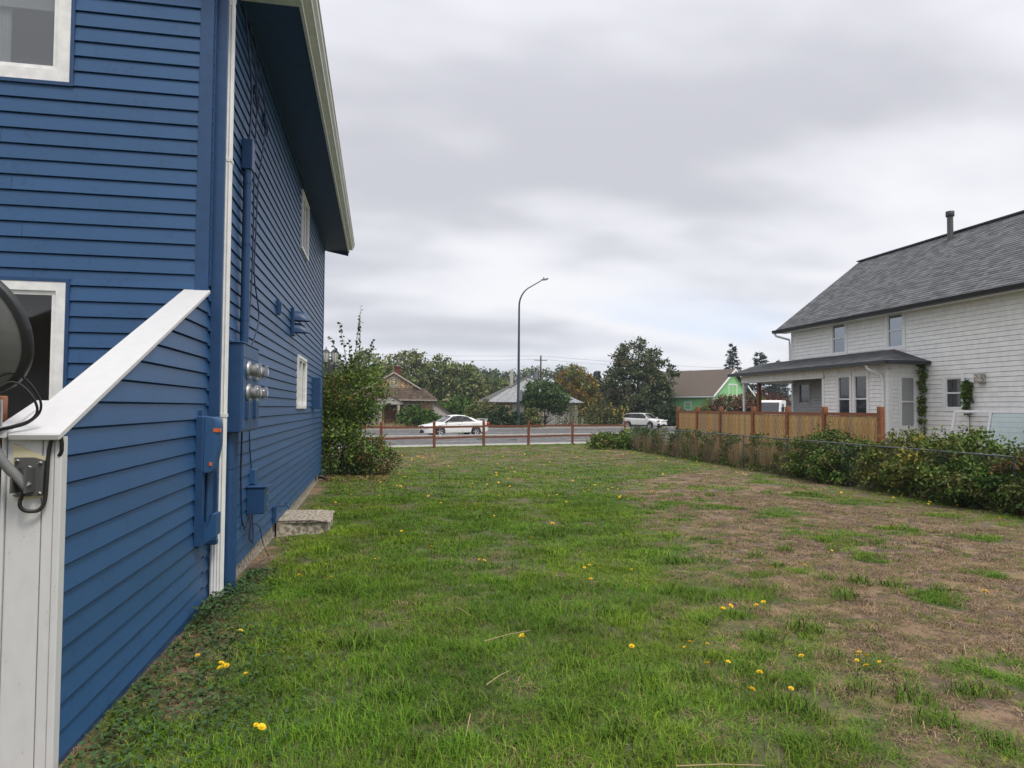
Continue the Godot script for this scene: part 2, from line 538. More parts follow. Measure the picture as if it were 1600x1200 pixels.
func wall(called: String, parent: Node, f: Transform3D, u0: float, u1: float, y0: float, y1: float, holes: Array, m: Material, thick := 0.12) -> MeshInstance3D:
	var us := [u0, u1]
	var ys := [y0, y1]
	for q in holes:
		us.append_array([q[0], q[1]])
		ys.append_array([q[2], q[3]])
	us.sort()
	ys.sort()
	var b := mb(f)
	for i in us.size() - 1:
		if us[i + 1] - us[i] < 0.001 or us[i] < u0 or us[i + 1] > u1: continue
		var run := -1e9
		for j in ys.size() - 1:
			if ys[j + 1] - ys[j] < 0.001 or ys[j] < y0 or ys[j + 1] > y1: continue
			var o := Vector2((us[i] + us[i + 1]) * 0.5, (ys[j] + ys[j + 1]) * 0.5)
			var open := false
			for q in holes:
				if o.x > q[0] and o.x < q[1] and o.y > q[2] and o.y < q[3]: open = true
			if not open: b.mm(Vector3(us[i], ys[j], -thick), Vector3(us[i + 1], ys[j + 1], -0.022))
	return obj(called, b, m, parent)
func frame_bars(b: MB, u0: float, u1: float, y0: float, y1: float, w: float, z0: float, z1: float) -> void:
	b.mm(Vector3(u0, y0, z0), Vector3(u0 + w, y1, z1))
	b.mm(Vector3(u1 - w, y0, z0), Vector3(u1, y1, z1))
	b.mm(Vector3(u0 + w, y0, z0), Vector3(u1 - w, y0 + w, z1))
	b.mm(Vector3(u0 + w, y1 - w, z0), Vector3(u1 - w, y1, z1))
func window(parent: Node, f: Transform3D, u0: float, u1: float, y0: float, y1: float, style := "single", trim := 0.06, m: Material = null, pane: Material = null, out := 0.03) -> Node3D:
	if m == null: m = M.white
	if pane == null: pane = M.pane
	var b := mb(f)
	frame_bars(b, u0, u1, y0, y1, trim, -0.04, out)
	var w := obj("window", b, m, parent)
	b = mb(f)
	var a0 := u0 + trim
	var a1 := u1 - trim
	var b0 := y0 + trim
	var b1 := y1 - trim
	frame_bars(b, a0, a1, b0, b1, 0.035, -0.045, out - 0.018)
	if style == "hung": b.mm(Vector3(a0 + 0.035, (b0 + b1) * 0.5 - 0.02, -0.045), Vector3(a1 - 0.035, (b0 + b1) * 0.5 + 0.025, out - 0.014))
	if style == "slider": b.mm(Vector3((a0 + a1) * 0.5 - 0.025, b0 + 0.035, -0.045), Vector3((a0 + a1) * 0.5 + 0.025, b1 - 0.035, out - 0.014))
	obj("sash", b, m, w)
	var g := [[a0 + 0.036, a1 - 0.036, b0 + 0.036, b1 - 0.036]]
	if style == "hung": g = [[a0 + 0.036, a1 - 0.036, b0 + 0.036, (b0 + b1) * 0.5 - 0.021], [a0 + 0.036, a1 - 0.036, (b0 + b1) * 0.5 + 0.026, b1 - 0.036]]
	if style == "slider": g = [[a0 + 0.036, (a0 + a1) * 0.5 - 0.026, b0 + 0.036, b1 - 0.036], [(a0 + a1) * 0.5 + 0.026, a1 - 0.036, b0 + 0.036, b1 - 0.036]]
	for q in g:
		b = mb(f)
		b.mm(Vector3(q[0], q[2], -0.03), Vector3(q[1], q[3], -0.022))
		obj("pane", b, pane, w)
	return w
func shingles(called: String, parent: Node, f: Transform3D, w: float, len: float, base_col: Color, tab := 0.3, row := 0.145, skew := 0.0) -> MeshInstance3D:
	# f: x along the eave, y up the slope, z out of the roof. Every tab is a raised tile with its own tone.
	var b := mb(f)
	var rows := int(ceil(len / row))
	var r2 := RandomNumberGenerator.new()
	r2.seed = 77
	for r in rows:
		var y0 := r * row
		var y1 := minf(y0 + row + 0.02, len)
		var inset := skew * y0
		var u := inset - r2.randf() * tab
		while u < w - inset:
			var t := tab * r2.randf_range(0.55, 1.25)
			var a := maxf(u, inset)
			var e := minf(u + t - 0.004, w - inset)
			if e > a:
				var k := r2.randf_range(0.62, 1.3)
				b.col = Color(base_col.r * k, base_col.g * k, base_col.b * k)
				var z0 := 0.012 + r2.randf() * 0.006
				b.quad(Vector3(a, y0, z0), Vector3(e, y0, z0), Vector3(e, y1, 0.003), Vector3(a, y1, 0.003))
				b.quad(Vector3(a, y0, -0.002), Vector3(e, y0, -0.002), Vector3(e, y0, z0), Vector3(a, y0, z0))
			u += t
	var o := obj(called, b, M.shingle, parent)
	o.set_meta("kind", "stuff")
	return o

# ---------------------------------------------------------------- the blue house
const WX := -1.47      # plane of its long side wall
const BZ := -6.4       # plane of its rear wall
func cap_y(u: float) -> float: return 1.555 + (u - 3.62) * 0.4

func blue_house() -> void:
	var h := thing("blue_house", "two-storey blue lap-sided house filling the left edge", "house", Vector3(WX, -0.1, BZ))
	var side := face(Vector3(WX, 0, 0), Vector3(0, 0, -1))
	var rear := face(Vector3(0, 0, BZ), Vector3(1, 0, 0))
	var w1 := [13.1, 14.55, 1.66, 2.64]
	var w2 := [13.3, 14.5, 4.62, 5.72]
	var low := [-4.6, -2.575, 0.55, 2.72]
	var up := [-4.3, -2.595, 4.41, 5.75]
	# side wall
	var sw := wall("side_wall", h, side, 6.4, 18.85, 0.0, 6.3, [w1, w2], M.blue_trim)
	siding(sw, side, 6.40, 18.80, 0.01, 5.95, 0.13, [w1, w2], M.blue)
	window(h, side, w1[0], w1[1], w1[2], w1[3], "slider", 0.055, null, null, 0.045)
	window(h, side, w2[0], w2[1], w2[2], w2[3], "slider", 0.055, null, null, 0.045)
	# rear wall
	var rw := wall("rear_wall", h, rear, -9.0, WX - 0.13, -0.05, 6.3, [low, up], M.blue_trim)
	siding(rw, rear, -7.0, WX - 0.10, -0.03, 6.2, 0.13, [[low[0] - 0.03, low[1] + 0.03, low[2] - 0.03, low[3] + 0.03], [up[0] - 0.03, up[1] + 0.03, up[2] - 0.03, up[3] + 0.03]], M.blue)
	for q in [low, up]:
		var b := mb(rear)
		frame_bars(b, q[0] - 0.03, q[1] + 0.03, q[2] - 0.03, q[3] + 0.03, 0.03, -0.02, 0.024)
		obj("window_channel", b, M.blue_trim, rw)
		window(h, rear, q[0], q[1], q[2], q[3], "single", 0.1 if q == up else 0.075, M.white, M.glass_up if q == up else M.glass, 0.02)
	var b := mb()
	for k in 9:                                   # gathered curtain inside the upper window
		var x := -3.36 + k * 0.022
		b.tube([Vector3(x, 4.4, BZ - 0.25), Vector3(x + 0.004, 5.1, BZ - 0.245), Vector3(x - 0.004, 5.8, BZ - 0.25)], 0.016, 6)
	obj("curtain", b, M.curtain, h)
	b = mb()
	b.mm(Vector3(-4.2, 5.12, BZ - 0.22), Vector3(-2.6, 5.34, BZ - 0.2))
	b.mm(Vector3(-2.80, 4.76, BZ - 0.22), Vector3(-2.74, 5.2, BZ - 0.2))
	obj("blind_valance", b, M.curtain, h)
	# inside, seen through the panes
	b = mb()
	b.mm(Vector3(-8.8, 2.95, BZ - 4.0), Vector3(WX - 0.14, 3.15, BZ - 0.14))
	b.mm(Vector3(-8.8, 0.2, BZ - 4.2), Vector3(WX - 0.14, 6.0, BZ - 4.02))
	b.mm(Vector3(-8.8, 0.1, BZ - 4.0), Vector3(WX - 0.14, 0.25, BZ - 0.14))
	b.mm(Vector3(-8.8, 6.0, BZ - 4.2), Vector3(WX - 0.14, 6.06, BZ - 0.14))
	obj("room_shell", b, M.room, h)
	# the walls turned away
	b = mb()
	b.mm(Vector3(-9.0, -0.3, -18.85), Vector3(WX - 0.13, 6.3, -18.7))
	b.mm(Vector3(-9.0, -0.3, -18.7), Vector3(-8.85, 6.3, BZ - 0.13))
	obj("outer_wall", b, M.blue_trim, h)
	# corner boards
	b = mb()
	b.mm(Vector3(WX - 0.1, -0.03, BZ - 0.01), Vector3(WX + 0.008, 6.2, BZ + 0.022))
	b.mm(Vector3(WX - 0.012, 2.75, BZ - 0.045), Vector3(WX + 0.022, 6.0, BZ - 0.01))
	obj("corner_board", b, M.blue_trim, h)
	b = mb()
	b.mm(Vector3(WX - 0.06, -0.05, -18.92), Vector3(WX + 0.022, 5.95, -18.8))
	obj("corner_board", b, M.blue_trim, h)
	# foundation with vents
	b = mb()
	b.mm(Vector3(-8.9, -0.6, -18.8), Vector3(WX - 0.03, -0.002, -6.45))
	var fo := obj("foundation", b, M.concrete, h)
	for z in [-10.95, -17.9]:
		b = mb()
		b.mm(Vector3(WX - 0.032, -0.14, z - 0.2), Vector3(WX - 0.024, -0.03, z + 0.2))
		obj("vent", b, M.dark_steel, fo)
	# eave: soffit panels, fascia, gutter, roof
	var z := -7.5
	while z > -19.4:
		var e := maxf(z - 0.42, -19.45)
		b = mb()
		b.mm(Vector3(WX - 0.3, 5.93, z - 0.004), Vector3(-0.88, 5.945, e))
		obj("soffit_panel", b, M.blue_soffit, h)
		z = e
	b = mb()
	b.mm(Vector3(WX - 0.3, 5.945, -19.45), Vector3(-0.88, 5.96, -7.5))
	obj("soffit_backing", b, M.blue_soffit, h)
	b = mb()
	b.mm(Vector3(WX - 0.3, 5.90, -7.497), Vector3(-0.88, 5.96, -6.0))
	obj("rear_soffit", b, M.white, h)
	b = mb()
	b.mm(Vector3(WX, 5.86, -18.8), Vector3(WX + 0.03, 5.93, -7.5))
	b.mm(Vector3(WX, 5.9, -18.8), Vector3(WX + 0.055, 5.93, -7.5))
	obj("frieze_board", b, M.blue_soffit, h)
	b = mb()
	b.mm(Vector3(-0.88, 5.9, -19.47), Vector3(-0.845, 6.16, -6.0))
	obj("fascia", b, M.white, h)
	b = mb(Transform3D(Basis(), Vector3(0, 0, -19.5)))
	b.prism(PackedVector2Array([Vector2(-0.843, 5.99), Vector2(-0.76, 5.99), Vector2(-0.755, 6.03), Vector2(-0.72, 6.06), Vector2(-0.715, 6.12), Vector2(-0.7, 6.12), Vector2(-0.7, 6.135), Vector2(-0.73, 6.135), Vector2(-0.73, 6.1), Vector2(-0.843, 6.1)]), 0.0, 13.4)
	obj("gutter", b, M.white, h)
	b = mb(Transform3D(Basis(), Vector3(0, 0, -19.45)))
	b.prism(PackedVector2Array([Vector2(-0.87, 5.82), Vector2(-0.87, 6.12), Vector2(-5.2, 8.0), Vector2(-5.2, 7.72), Vector2(-1.5, 6.08), Vector2(-1.45, 5.93)]), -0.04, 0.0)
	obj("barge_board", b, M.blue_soffit, h)
	b = mb(Transform3D(Basis(), Vector3(0, 0, -19.5)))
	b.prism(PackedVector2Array([Vector2(-0.78, 6.12), Vector2(-0.78, 6.17), Vector2(-5.2, 8.12), Vector2(-9.6, 6.17), Vector2(-9.6, 6.12), Vector2(-5.2, 8.05)]), 0.0, 13.6)
	obj("roof", b, M.gray_roof, h)
	b = mb()
	for zz in [-18.8, -6.5]:
		b.poly([Vector3(-9.0, 6.2, zz), Vector3(WX - 0.1, 6.2, zz), Vector3(-5.2, 7.95, zz)])
	obj("gable_wall", b, M.blue_trim, h)
	# stair wing wall with its sloping white cap
	var ww := part("stair_wall", h)
	b = mb(side)
	b.poly([Vector3(3.63, -0.2, -0.022), Vector3(6.4, -0.2, -0.022), Vector3(6.4, cap_y(6.4), -0.022), Vector3(3.63, cap_y(3.63), -0.022)])
	b.poly([Vector3(6.4, -0.2, -0.2), Vector3(3.63, -0.2, -0.2), Vector3(3.63, cap_y(3.63), -0.2), Vector3(6.4, cap_y(6.4), -0.2)])
	b.quad(Vector3(3.63, -0.2, -0.2), Vector3(3.63, -0.2, -0.006), Vector3(3.63, cap_y(3.63), -0.006), Vector3(3.63, cap_y(3.63), -0.2))
	obj("core", b, M.blue_trim, ww)
	siding(ww, side, 3.66, 6.39, 0.03, 2.7, 0.13, [], M.blue, 0.018, func(u): return cap_y(u))
	b = mb()
	b.mm(Vector3(WX - 0.02, -0.1, -6.39), Vector3(WX + 0.012, 0.03, -3.66))
	obj("skirt_board", b, M.blue_trim, ww)
	b = mb(side)
	var sl := atan(0.4)
	var bs := Basis(Vector3(0, 0, 1), sl)
	var len := (6.4 - 3.56) / cos(sl)
	b.bev(Vector3((6.4 + 3.56) * 0.5, cap_y(4.98) + 0.018, -0.083), Vector3(len, 0.034, 0.216), 0.006, bs)
	obj("stair_cap", b, M.white_wood, ww)
	b = mb(side)
	b.prism(PackedVector2Array([Vector2(3.545, 1.548), Vector2(3.96, cap_y(3.96) - 0.0), Vector2(3.96, cap_y(3.96) + 0.03), Vector2(3.545, 1.582)]), -0.247, -0.19)
	obj("cap_flare", b, M.white_wood, ww)
	b = mb()
	b.bev(Vector3(-1.607, 0.72, -3.618), Vector3(0.145, 1.66, 0.024), 0.004)
	obj("end_board", b, M.white_wood, ww)
	b = mb()
	b.bev(Vector3(-1.507, 0.72, -3.616), Vector3(0.046, 1.66, 0.022), 0.004)
	obj("end_board", b, M.white_wood, ww)
	b = mb()
	b.bev(Vector3(-1.4655, 0.72, -3.634), Vector3(0.031, 1.66, 0.065), 0.004)
	obj("end_board", b, M.white_wood, ww)
	b = mb()
	b.bev(Vector3(-1.69, 0.72, -3.62), Vector3(0.016, 1.66, 0.05), 0.003)
	obj("end_board", b, M.white_wood, ww)
	base = Vector3(-1.735, 0, -3.7)
	b = mb()
	b.bev(Vector3(-1.785, 0.86, -3.72), Vector3(0.06, 1.76, 0.09), 0.006)
	tag(obj("stair_post", b, M.stained, null), "brown stained wooden post at the far left frame edge behind white boards", "post")

	downspout()
	meters()
	wall_fittings()
	satellite_dish()
	step_block()

func downspout() -> void:
	var d := thing("downspout", "white ribbed metal downspout running down the blue house corner", "downspout", Vector3(-1.39, -0.05, -6.62))
	var b := mb()
	var ring := PackedVector2Array()
	for k in 9:
		ring.append(Vector2(-1.44 + k * 0.0125, -6.58 + (0.0 if k % 2 == 0 else 0.006)))
	for k in 5:
		ring.append(Vector2(-1.34 + (0.0 if k % 2 == 0 else 0.005), -6.585 - k * 0.018))
	ring.append(Vector2(-1.44, -6.66))
	var pp := PackedVector2Array()
	for q in ring: pp.append(Vector2(q.x, -q.y))
	b.xf = b.xf * Transform3D(Basis(Vector3(1, 0, 0), Vector3(0, 0, -1), Vector3(0, 1, 0)), Vector3.ZERO)
	b.prism(pp, 0.02, 5.35)
	obj("pipe", b, M.white, d)
	b = mb()
	b.bar(Vector3(-1.39, 5.33, -6.62), Vector3(-1.36, 5.55, -6.62), 0.08, 0.1, Vector3.BACK)
	b.bar(Vector3(-1.36, 5.52, -6.62), Vector3(-0.82, 5.98, -6.62), 0.08, 0.1, Vector3.BACK)
	obj("elbow", b, M.white, d)
	for y in [1.6, 3.9]:
		b = mb()
		b.mm(Vector3(-1.46, y, -6.665), Vector3(-1.332, y + 0.03, -6.572))
		obj("strap", b, M.white, d)
	base = Vector3(-1.425, 0.5, -6.49)
	b = mb()
	b.bev(Vector3(-1.416, 2.93, -6.5), Vector3(0.096, 4.86, 0.05), 0.006)
	b.bev(Vector3(-1.416, 0.52, -6.5), Vector3(0.106, 0.05, 0.06), 0.006)
	tag(obj("cable_raceway", b, M.blue_trim, null), "blue painted vertical raceway covering the corner beside the white downspout", "raceway")

func meters() -> void:
	var t := thing("meter_cabinet", "tall blue electric meter cabinet with four glass meters on the wall", "meter cabinet", Vector3(-1.38, -0.12, -7.4))
	var b := mb()
	b.bev(Vector3(-1.372, 1.875, -7.4), Vector3(0.19, 0.85, 0.9), 0.008)
	var cab := obj("cabinet", b, M.blue_trim, t)
	b = mb()
	b.mm(Vector3(-1.278, 2.17, -7.84), Vector3(-1.270, 2.29, -6.98))
	b.mm(Vector3(-1.278, 1.47, -7.40), Vector3(-1.268, 2.16, -6.98))
	b.mm(Vector3(-1.278, 1.47, -7.84), Vector3(-1.268, 2.16, -7.415))
	b.bev(Vector3(-1.372, 2.305, -7.4), Vector3(0.215, 0.014, 0.93), 0.004)
	obj("cover_plate", b, M.blue[0], cab)
	for z in [-7.2, -7.62]:
		b = mb()
		b.bev(Vector3(-1.255, 1.66, z), Vector3(0.04, 0.17, 0.16), 0.006)
		obj("breaker_cover", b, M.blue_trim, cab)
		for y in [2.05, 1.83]:
			b = mb()
			var q := Transform3D(Basis(Vector3(0, 0, 1), -PI / 2), Vector3(-1.27, y, z))
			b.lathe([Vector2(0.0, 0.0), Vector2(0.088, 0.0), Vector2(0.092, 0.01), Vector2(0.088, 0.028), Vector2(0.08, 0.03), Vector2(0.0, 0.03)], q, 20)
			var me := obj("meter", b, M.steel, t)
			b = mb()
			b.lathe([Vector2(0.0, 0.03), Vector2(0.05, 0.03), Vector2(0.055, 0.09), Vector2(0.0, 0.092)], q, 16)
			b.box(Vector3(-1.17, y, z), Vector3(0.01, 0.05, 0.08))
			obj("register", b, M.dish, me)
			b = mb()
			b.lathe([Vector2(0.078, 0.03), Vector2(0.078, 0.1), Vector2(0.07, 0.125), Vector2(0.04, 0.134), Vector2(0.0, 0.135)], q, 20)
			obj("glass_dome", b, M.dome, me)
	for z in [-7.06, -7.24]:
		b = mb()
		b.tube([Vector3(-1.395, -0.12, z), Vector3(-1.395, 1.45, z)], 0.05, 12)
		b.tube([Vector3(-1.395, 1.1, z), Vector3(-1.395, 1.13, z)], 0.056, 12)
		obj("conduit", b, M.blue_trim, t)
	b = mb()
	b.tube([Vector3(-1.40, 2.3, -7.72), Vector3(-1.40, 4.2, -7.72)], 0.045, 12)
	for y in [2.6, 3.4, 4.05]: b.tube([Vector3(-1.40, y, -7.72), Vector3(-1.40, y + 0.03, -7.72)], 0.05, 12)
	obj("service_mast", b, M.blue_trim, t)
	b = mb()
	b.bev(Vector3(-1.40, 4.36, -7.74), Vector3(0.11, 0.32, 0.16), 0.006)
	obj("splice_box", b, M.blue_trim, t)
	# transfer switch on the stair wall
	t = thing("transfer_switch", "rounded blue power inlet box with orange stickers on the stair wall", "electrical box", Vector3(-1.4, 0.55, -6.2))
	b = mb()
	b.bev(Vector3(-1.432, 1.385, -6.17), Vector3(0.07, 0.46, 0.22), 0.01)
	b.mm(Vector3(-1.46, 1.6, -6.2), Vector3(-1.43, 1.66, -6.14))
	obj("back_box", b, M.blue_trim, t)
	b = mb(Transform3D(Basis(Vector3(1, 0, 0), Vector3(0, 1, 0), Vector3(0, 0, 1)), Vector3(-1.395, 1.38, -6.17)))
	var g := []
	for i in 15:
		var a := -PI / 2 + PI * i / 14.0
		var row := []
		var yy := 0.23 * signf(sin(a)) * pow(absf(sin(a)), 0.35)
		var dp := 0.115 * pow(maxf(cos(a), 0.0), 0.3) * (1.0 - 0.22 * smoothstep(0.02, -0.12, yy) + 0.0)
		for j in 9:
			var c := -PI / 2 + PI * j / 8.0
			row.append(Vector3(dp * pow(maxf(cos(c), 0.0), 0.4) + 0.001, yy, -0.1 * signf(sin(c)) * pow(absf(sin(c)), 0.45)))
		g.append(row)
	b.grid(g, true)
	obj("cover", b, M.blue[0], t)
	b = mb()
	b.box(Vector3(-1.305, 1.5, -6.072), Vector3(0.042, 0.03, 0.004))
	b.box(Vector3(-1.277, 1.5, -6.1), Vector3(0.004, 0.03, 0.05))
	b.box(Vector3(-1.34, 1.225, -6.066), Vector3(0.022, 0.03, 0.004))
	obj("sticker", b, M.orange, t)
	# its cable guard below
	b = mb()
	b.mm(Vector3(-1.455, 0.56, -6.15), Vector3(-1.40, 1.16, -6.06))
	obj("guard_plate", b, M.blue_trim, t)
	for z in [-6.2, -6.27]:
		b = mb()
		b.tube([Vector3(-1.385, 0.62, z), Vector3(-1.385, 1.16, z)], 0.024, 10)
		obj("conduit", b, M.blue_trim, t)
	b = mb(Transform3D(Basis(), Vector3(0, 0, -6.34)))
	b.prism(PackedVector2Array([Vector2(-1.455, 0.52), Vector2(-1.31, 0.62), Vector2(-1.31, 0.8), Vector2(-1.345, 0.8), Vector2(-1.38, 0.68), Vector2(-1.40, 0.74), Vector2(-1.455, 0.74)]), 0.0, 0.17)
	obj("guard_tray", b, M.blue[0], t)

func wall_fittings() -> void:
	var b: MB
	# hooded box low on the wall
	var t := thing("utility_box", "small blue telecom box low on the side wall with dangling wires", "utility box", Vector3(-1.4, 0.4, -8.5))
	b = mb()
	b.bev(Vector3(-1.36, 0.62, -8.5), Vector3(0.2, 0.3, 0.26), 0.008)
	obj("box", b, M.blue_trim, t)
	b = mb()
	b.bev(Vector3(-1.355, 0.778, -8.5), Vector3(0.23, 0.014, 0.29), 0.004)
	obj("lid", b, M.blue_trim, t)
	b = mb()
	b.bev(Vector3(-1.43, 0.88, -8.62), Vector3(0.07, 0.17, 0.2), 0.006)
	obj("splitter", b, M.blue[0], t)
	for y in [0.56, 0.68]:
		b = mb()
		b.box(Vector3(-1.258, y, -8.58), Vector3(0.006, 0.025, 0.04))
		obj("latch", b, M.steel, t)
	b = mb()
	b.tube([Vector3(-1.42, 0.48, -8.35), Vector3(-1.40, 0.35, -8.33), Vector3(-1.42, 0.2, -8.36), Vector3(-1.38, 0.14, -8.4), Vector3(-1.39, 0.3, -8.42), Vector3(-1.40, 0.46, -8.4)], 0.008, 6)
	b.tube([Vector3(-1.42, 0.44, -8.38), Vector3(-1.43, 0.32, -8.2), Vector3(-1.44, 0.36, -8.1)], 0.006, 6)
	b.tube([Vector3(-1.40, 0.36, -8.45), Vector3(-1.35, 0.3, -8.62), Vector3(-1.33, 0.05, -8.78), Vector3(-1.28, -0.12, -8.9), Vector3(-1.32, -0.1, -8.5)], 0.005, 6)
	obj("wire_loop", b, M.cable_blue, t)
	# cables down the wall
	var runs := [
		["thick dark blue cable hanging from the eave to the meter cabinet", 0.011, [Vector3(-1.43, 5.8, -7.6), Vector3(-1.42, 5.2, -7.95), Vector3(-1.40, 4.55, -7.78)]],
		["thin dark cable looping past the weather box beside the mast", 0.008, [Vector3(-1.43, 5.85, -7.8), Vector3(-1.42, 5.3, -8.3), Vector3(-1.43, 4.5, -8.25), Vector3(-1.43, 3.6, -8.3), Vector3(-1.43, 2.9, -8.22), Vector3(-1.42, 2.3, -7.95)]],
		["dark cable bowing outward above the glass meters", 0.008, [Vector3(-1.43, 5.85, -8.1), Vector3(-1.42, 5.25, -8.9), Vector3(-1.44, 4.3, -8.6), Vector3(-1.44, 3.3, -8.45), Vector3(-1.4, 2.75, -8.6), Vector3(-1.41, 2.4, -8.25), Vector3(-1.44, 2.2, -7.98)]],
		["dark cable dropping straight from the meters to the low utility box", 0.007, [Vector3(-1.44, 2.25, -8.0), Vector3(-1.445, 1.8, -8.28), Vector3(-1.445, 1.2, -8.45), Vector3(-1.44, 0.95, -8.55)]],
		["slim cable beside the meter conduits down to the wire loop", 0.009, [Vector3(-1.42, 1.46, -7.82), Vector3(-1.44, 1.0, -7.9), Vector3(-1.44, 0.5, -8.0), Vector3(-1.43, 0.36, -8.15)]]]
	for r in runs:
		base = r[2][0]
		var cv := Curve3D.new()
		for k in r[2].size():
			var p: Vector3 = r[2][k]
			var q: Vector3 = (r[2][mini(k + 1, r[2].size() - 1)] - r[2][maxi(k - 1, 0)]) * 0.18
			cv.add_point(p, -q, q)
		b = mb()
		b.tube(Array(cv.tessellate(4, 6)), r[1], 6)
		tag(obj("wall_cable", b, M.cable_blue, null), r[0], "cable", "cables on the blue wall")
	for q in [[-1.43, 5.28, -8.3], [-1.43, 5.22, -8.95]]:
		base = Vector3(q[0], q[1], q[2])
		b = mb()
		for k in 3:
			var lp := []
			for j in 13: lp.append(base + Vector3(0.012 * k, 0.09 * cos(TAU * j / 12) - 0.05 * k, 0.055 * sin(TAU * j / 12)))
			b.tube(lp, 0.007, 5, false)
		b.bev(base + Vector3(-0.02, 0.05, 0), Vector3(0.04, 0.1, 0.05), 0.005)
		tag(obj("cable_coil", b, M.cable_blue, null), "small coil of dark cable under the eave, %s the mast" % ("above" if q[2] > -8.5 else "farther along than"), "cable")
	# outlet, hooded vents, box at the far corner, little things low down
	t = thing("outlet_cover", "small blue outlet cover high on the side wall left of hooded vents", "outlet", Vector3(WX, 3.05, -10.45))
	b = mb()
	b.bev(Vector3(-1.435, 3.12, -10.45), Vector3(0.05, 0.2, 0.13), 0.006)
	obj("plate", b, M.blue_trim, t)
	b = mb()
	b.bev(Vector3(-1.40, 3.12, -10.45), Vector3(0.02, 0.16, 0.09), 0.005)
	obj("lid", b, M.blue[0], t)
	t = thing("vent_hood", "pair of dark blue hooded exhaust vents on one wall plate", "vent", Vector3(WX, 3.0, -12.2))
	b = mb()
	b.bev(Vector3(-1.43, 3.12, -12.2), Vector3(0.05, 0.46, 0.26), 0.006)
	obj("plate", b, M.blue_trim, t)
	for y in [3.14, 2.94]:
		b = mb()
		var rows := []
		for i in 6:
			var a := PI * 0.5 * i / 5.0
			var row := []
			for j in 9:
				var th := PI * j / 8.0
				row.append(Vector3(-1.405 + 0.23 * sin(a), y + 0.17 * cos(a) * sin(th), -12.2 + 0.12 * cos(th) * (0.75 + 0.25 * cos(a))))
			rows.append(row)
		b.grid(rows)
		obj("hood", b, M.blue_trim, t)
	t = thing("disconnect_box", "plain blue disconnect box on the wall near the far corner", "electrical box", Vector3(WX, 1.65, -16.3))
	b = mb()
	b.bev(Vector3(-1.38, 2.0, -16.3), Vector3(0.17, 0.7, 0.42), 0.008)
	obj("cabinet", b, M.blue_trim, t)
	b = mb()
	b.bev(Vector3(-1.288, 2.0, -16.3), Vector3(0.014, 0.66, 0.38), 0.004)
	obj("door", b, M.blue[0], t)
	b = mb()
	b.box(Vector3(-1.275, 1.98, -16.2), Vector3(0.02, 0.06, 0.03))
	obj("hasp", b, M.blue_trim, t)
	t = thing("hose_bracket", "small blue bracket low on the wall above the concrete step", "bracket", Vector3(WX, 0.05, -10.45))
	b = mb()
	b.bev(Vector3(-1.43, 0.16, -10.45), Vector3(0.05, 0.24, 0.09), 0.005)
	obj("plate", b, M.blue_trim, t)
	b = mb()
	b.tube([Vector3(-1.41, 0.27, -10.45), Vector3(-1.37, 0.3, -10.45), Vector3(-1.36, 0.26, -10.45)], 0.012, 6)
	obj("hook", b, M.blue_trim, t)
	t = thing("water_spigot", "blue painted water spigot just above the concrete step", "spigot", Vector3(WX, 0.1, -11.3))
	b = mb()
	b.tube([Vector3(-1.46, 0.17, -11.3), Vector3(-1.36, 0.17, -11.3), Vector3(-1.34, 0.12, -11.3)], 0.015, 8)
	obj("body", b, M.blue_trim, t)
	b = mb()
	b.tube([Vector3(-1.385, 0.2, -11.3), Vector3(-1.375, 0.225, -11.3)], 0.028, 8)
	obj("handle", b, M.blue[0], t)
	t = thing("drain_pipe", "short black drain elbow at the base of the far house corner", "drain pipe", Vector3(-1.42, -0.25, -18.7))
	b = mb()
	b.tube([Vector3(-1.52, -0.1, -18.6), Vector3(-1.40, -0.1, -18.6), Vector3(-1.35, -0.14, -18.6), Vector3(-1.34, -0.3, -18.6)], 0.055, 10)
	obj("elbow", b, M.black, t)

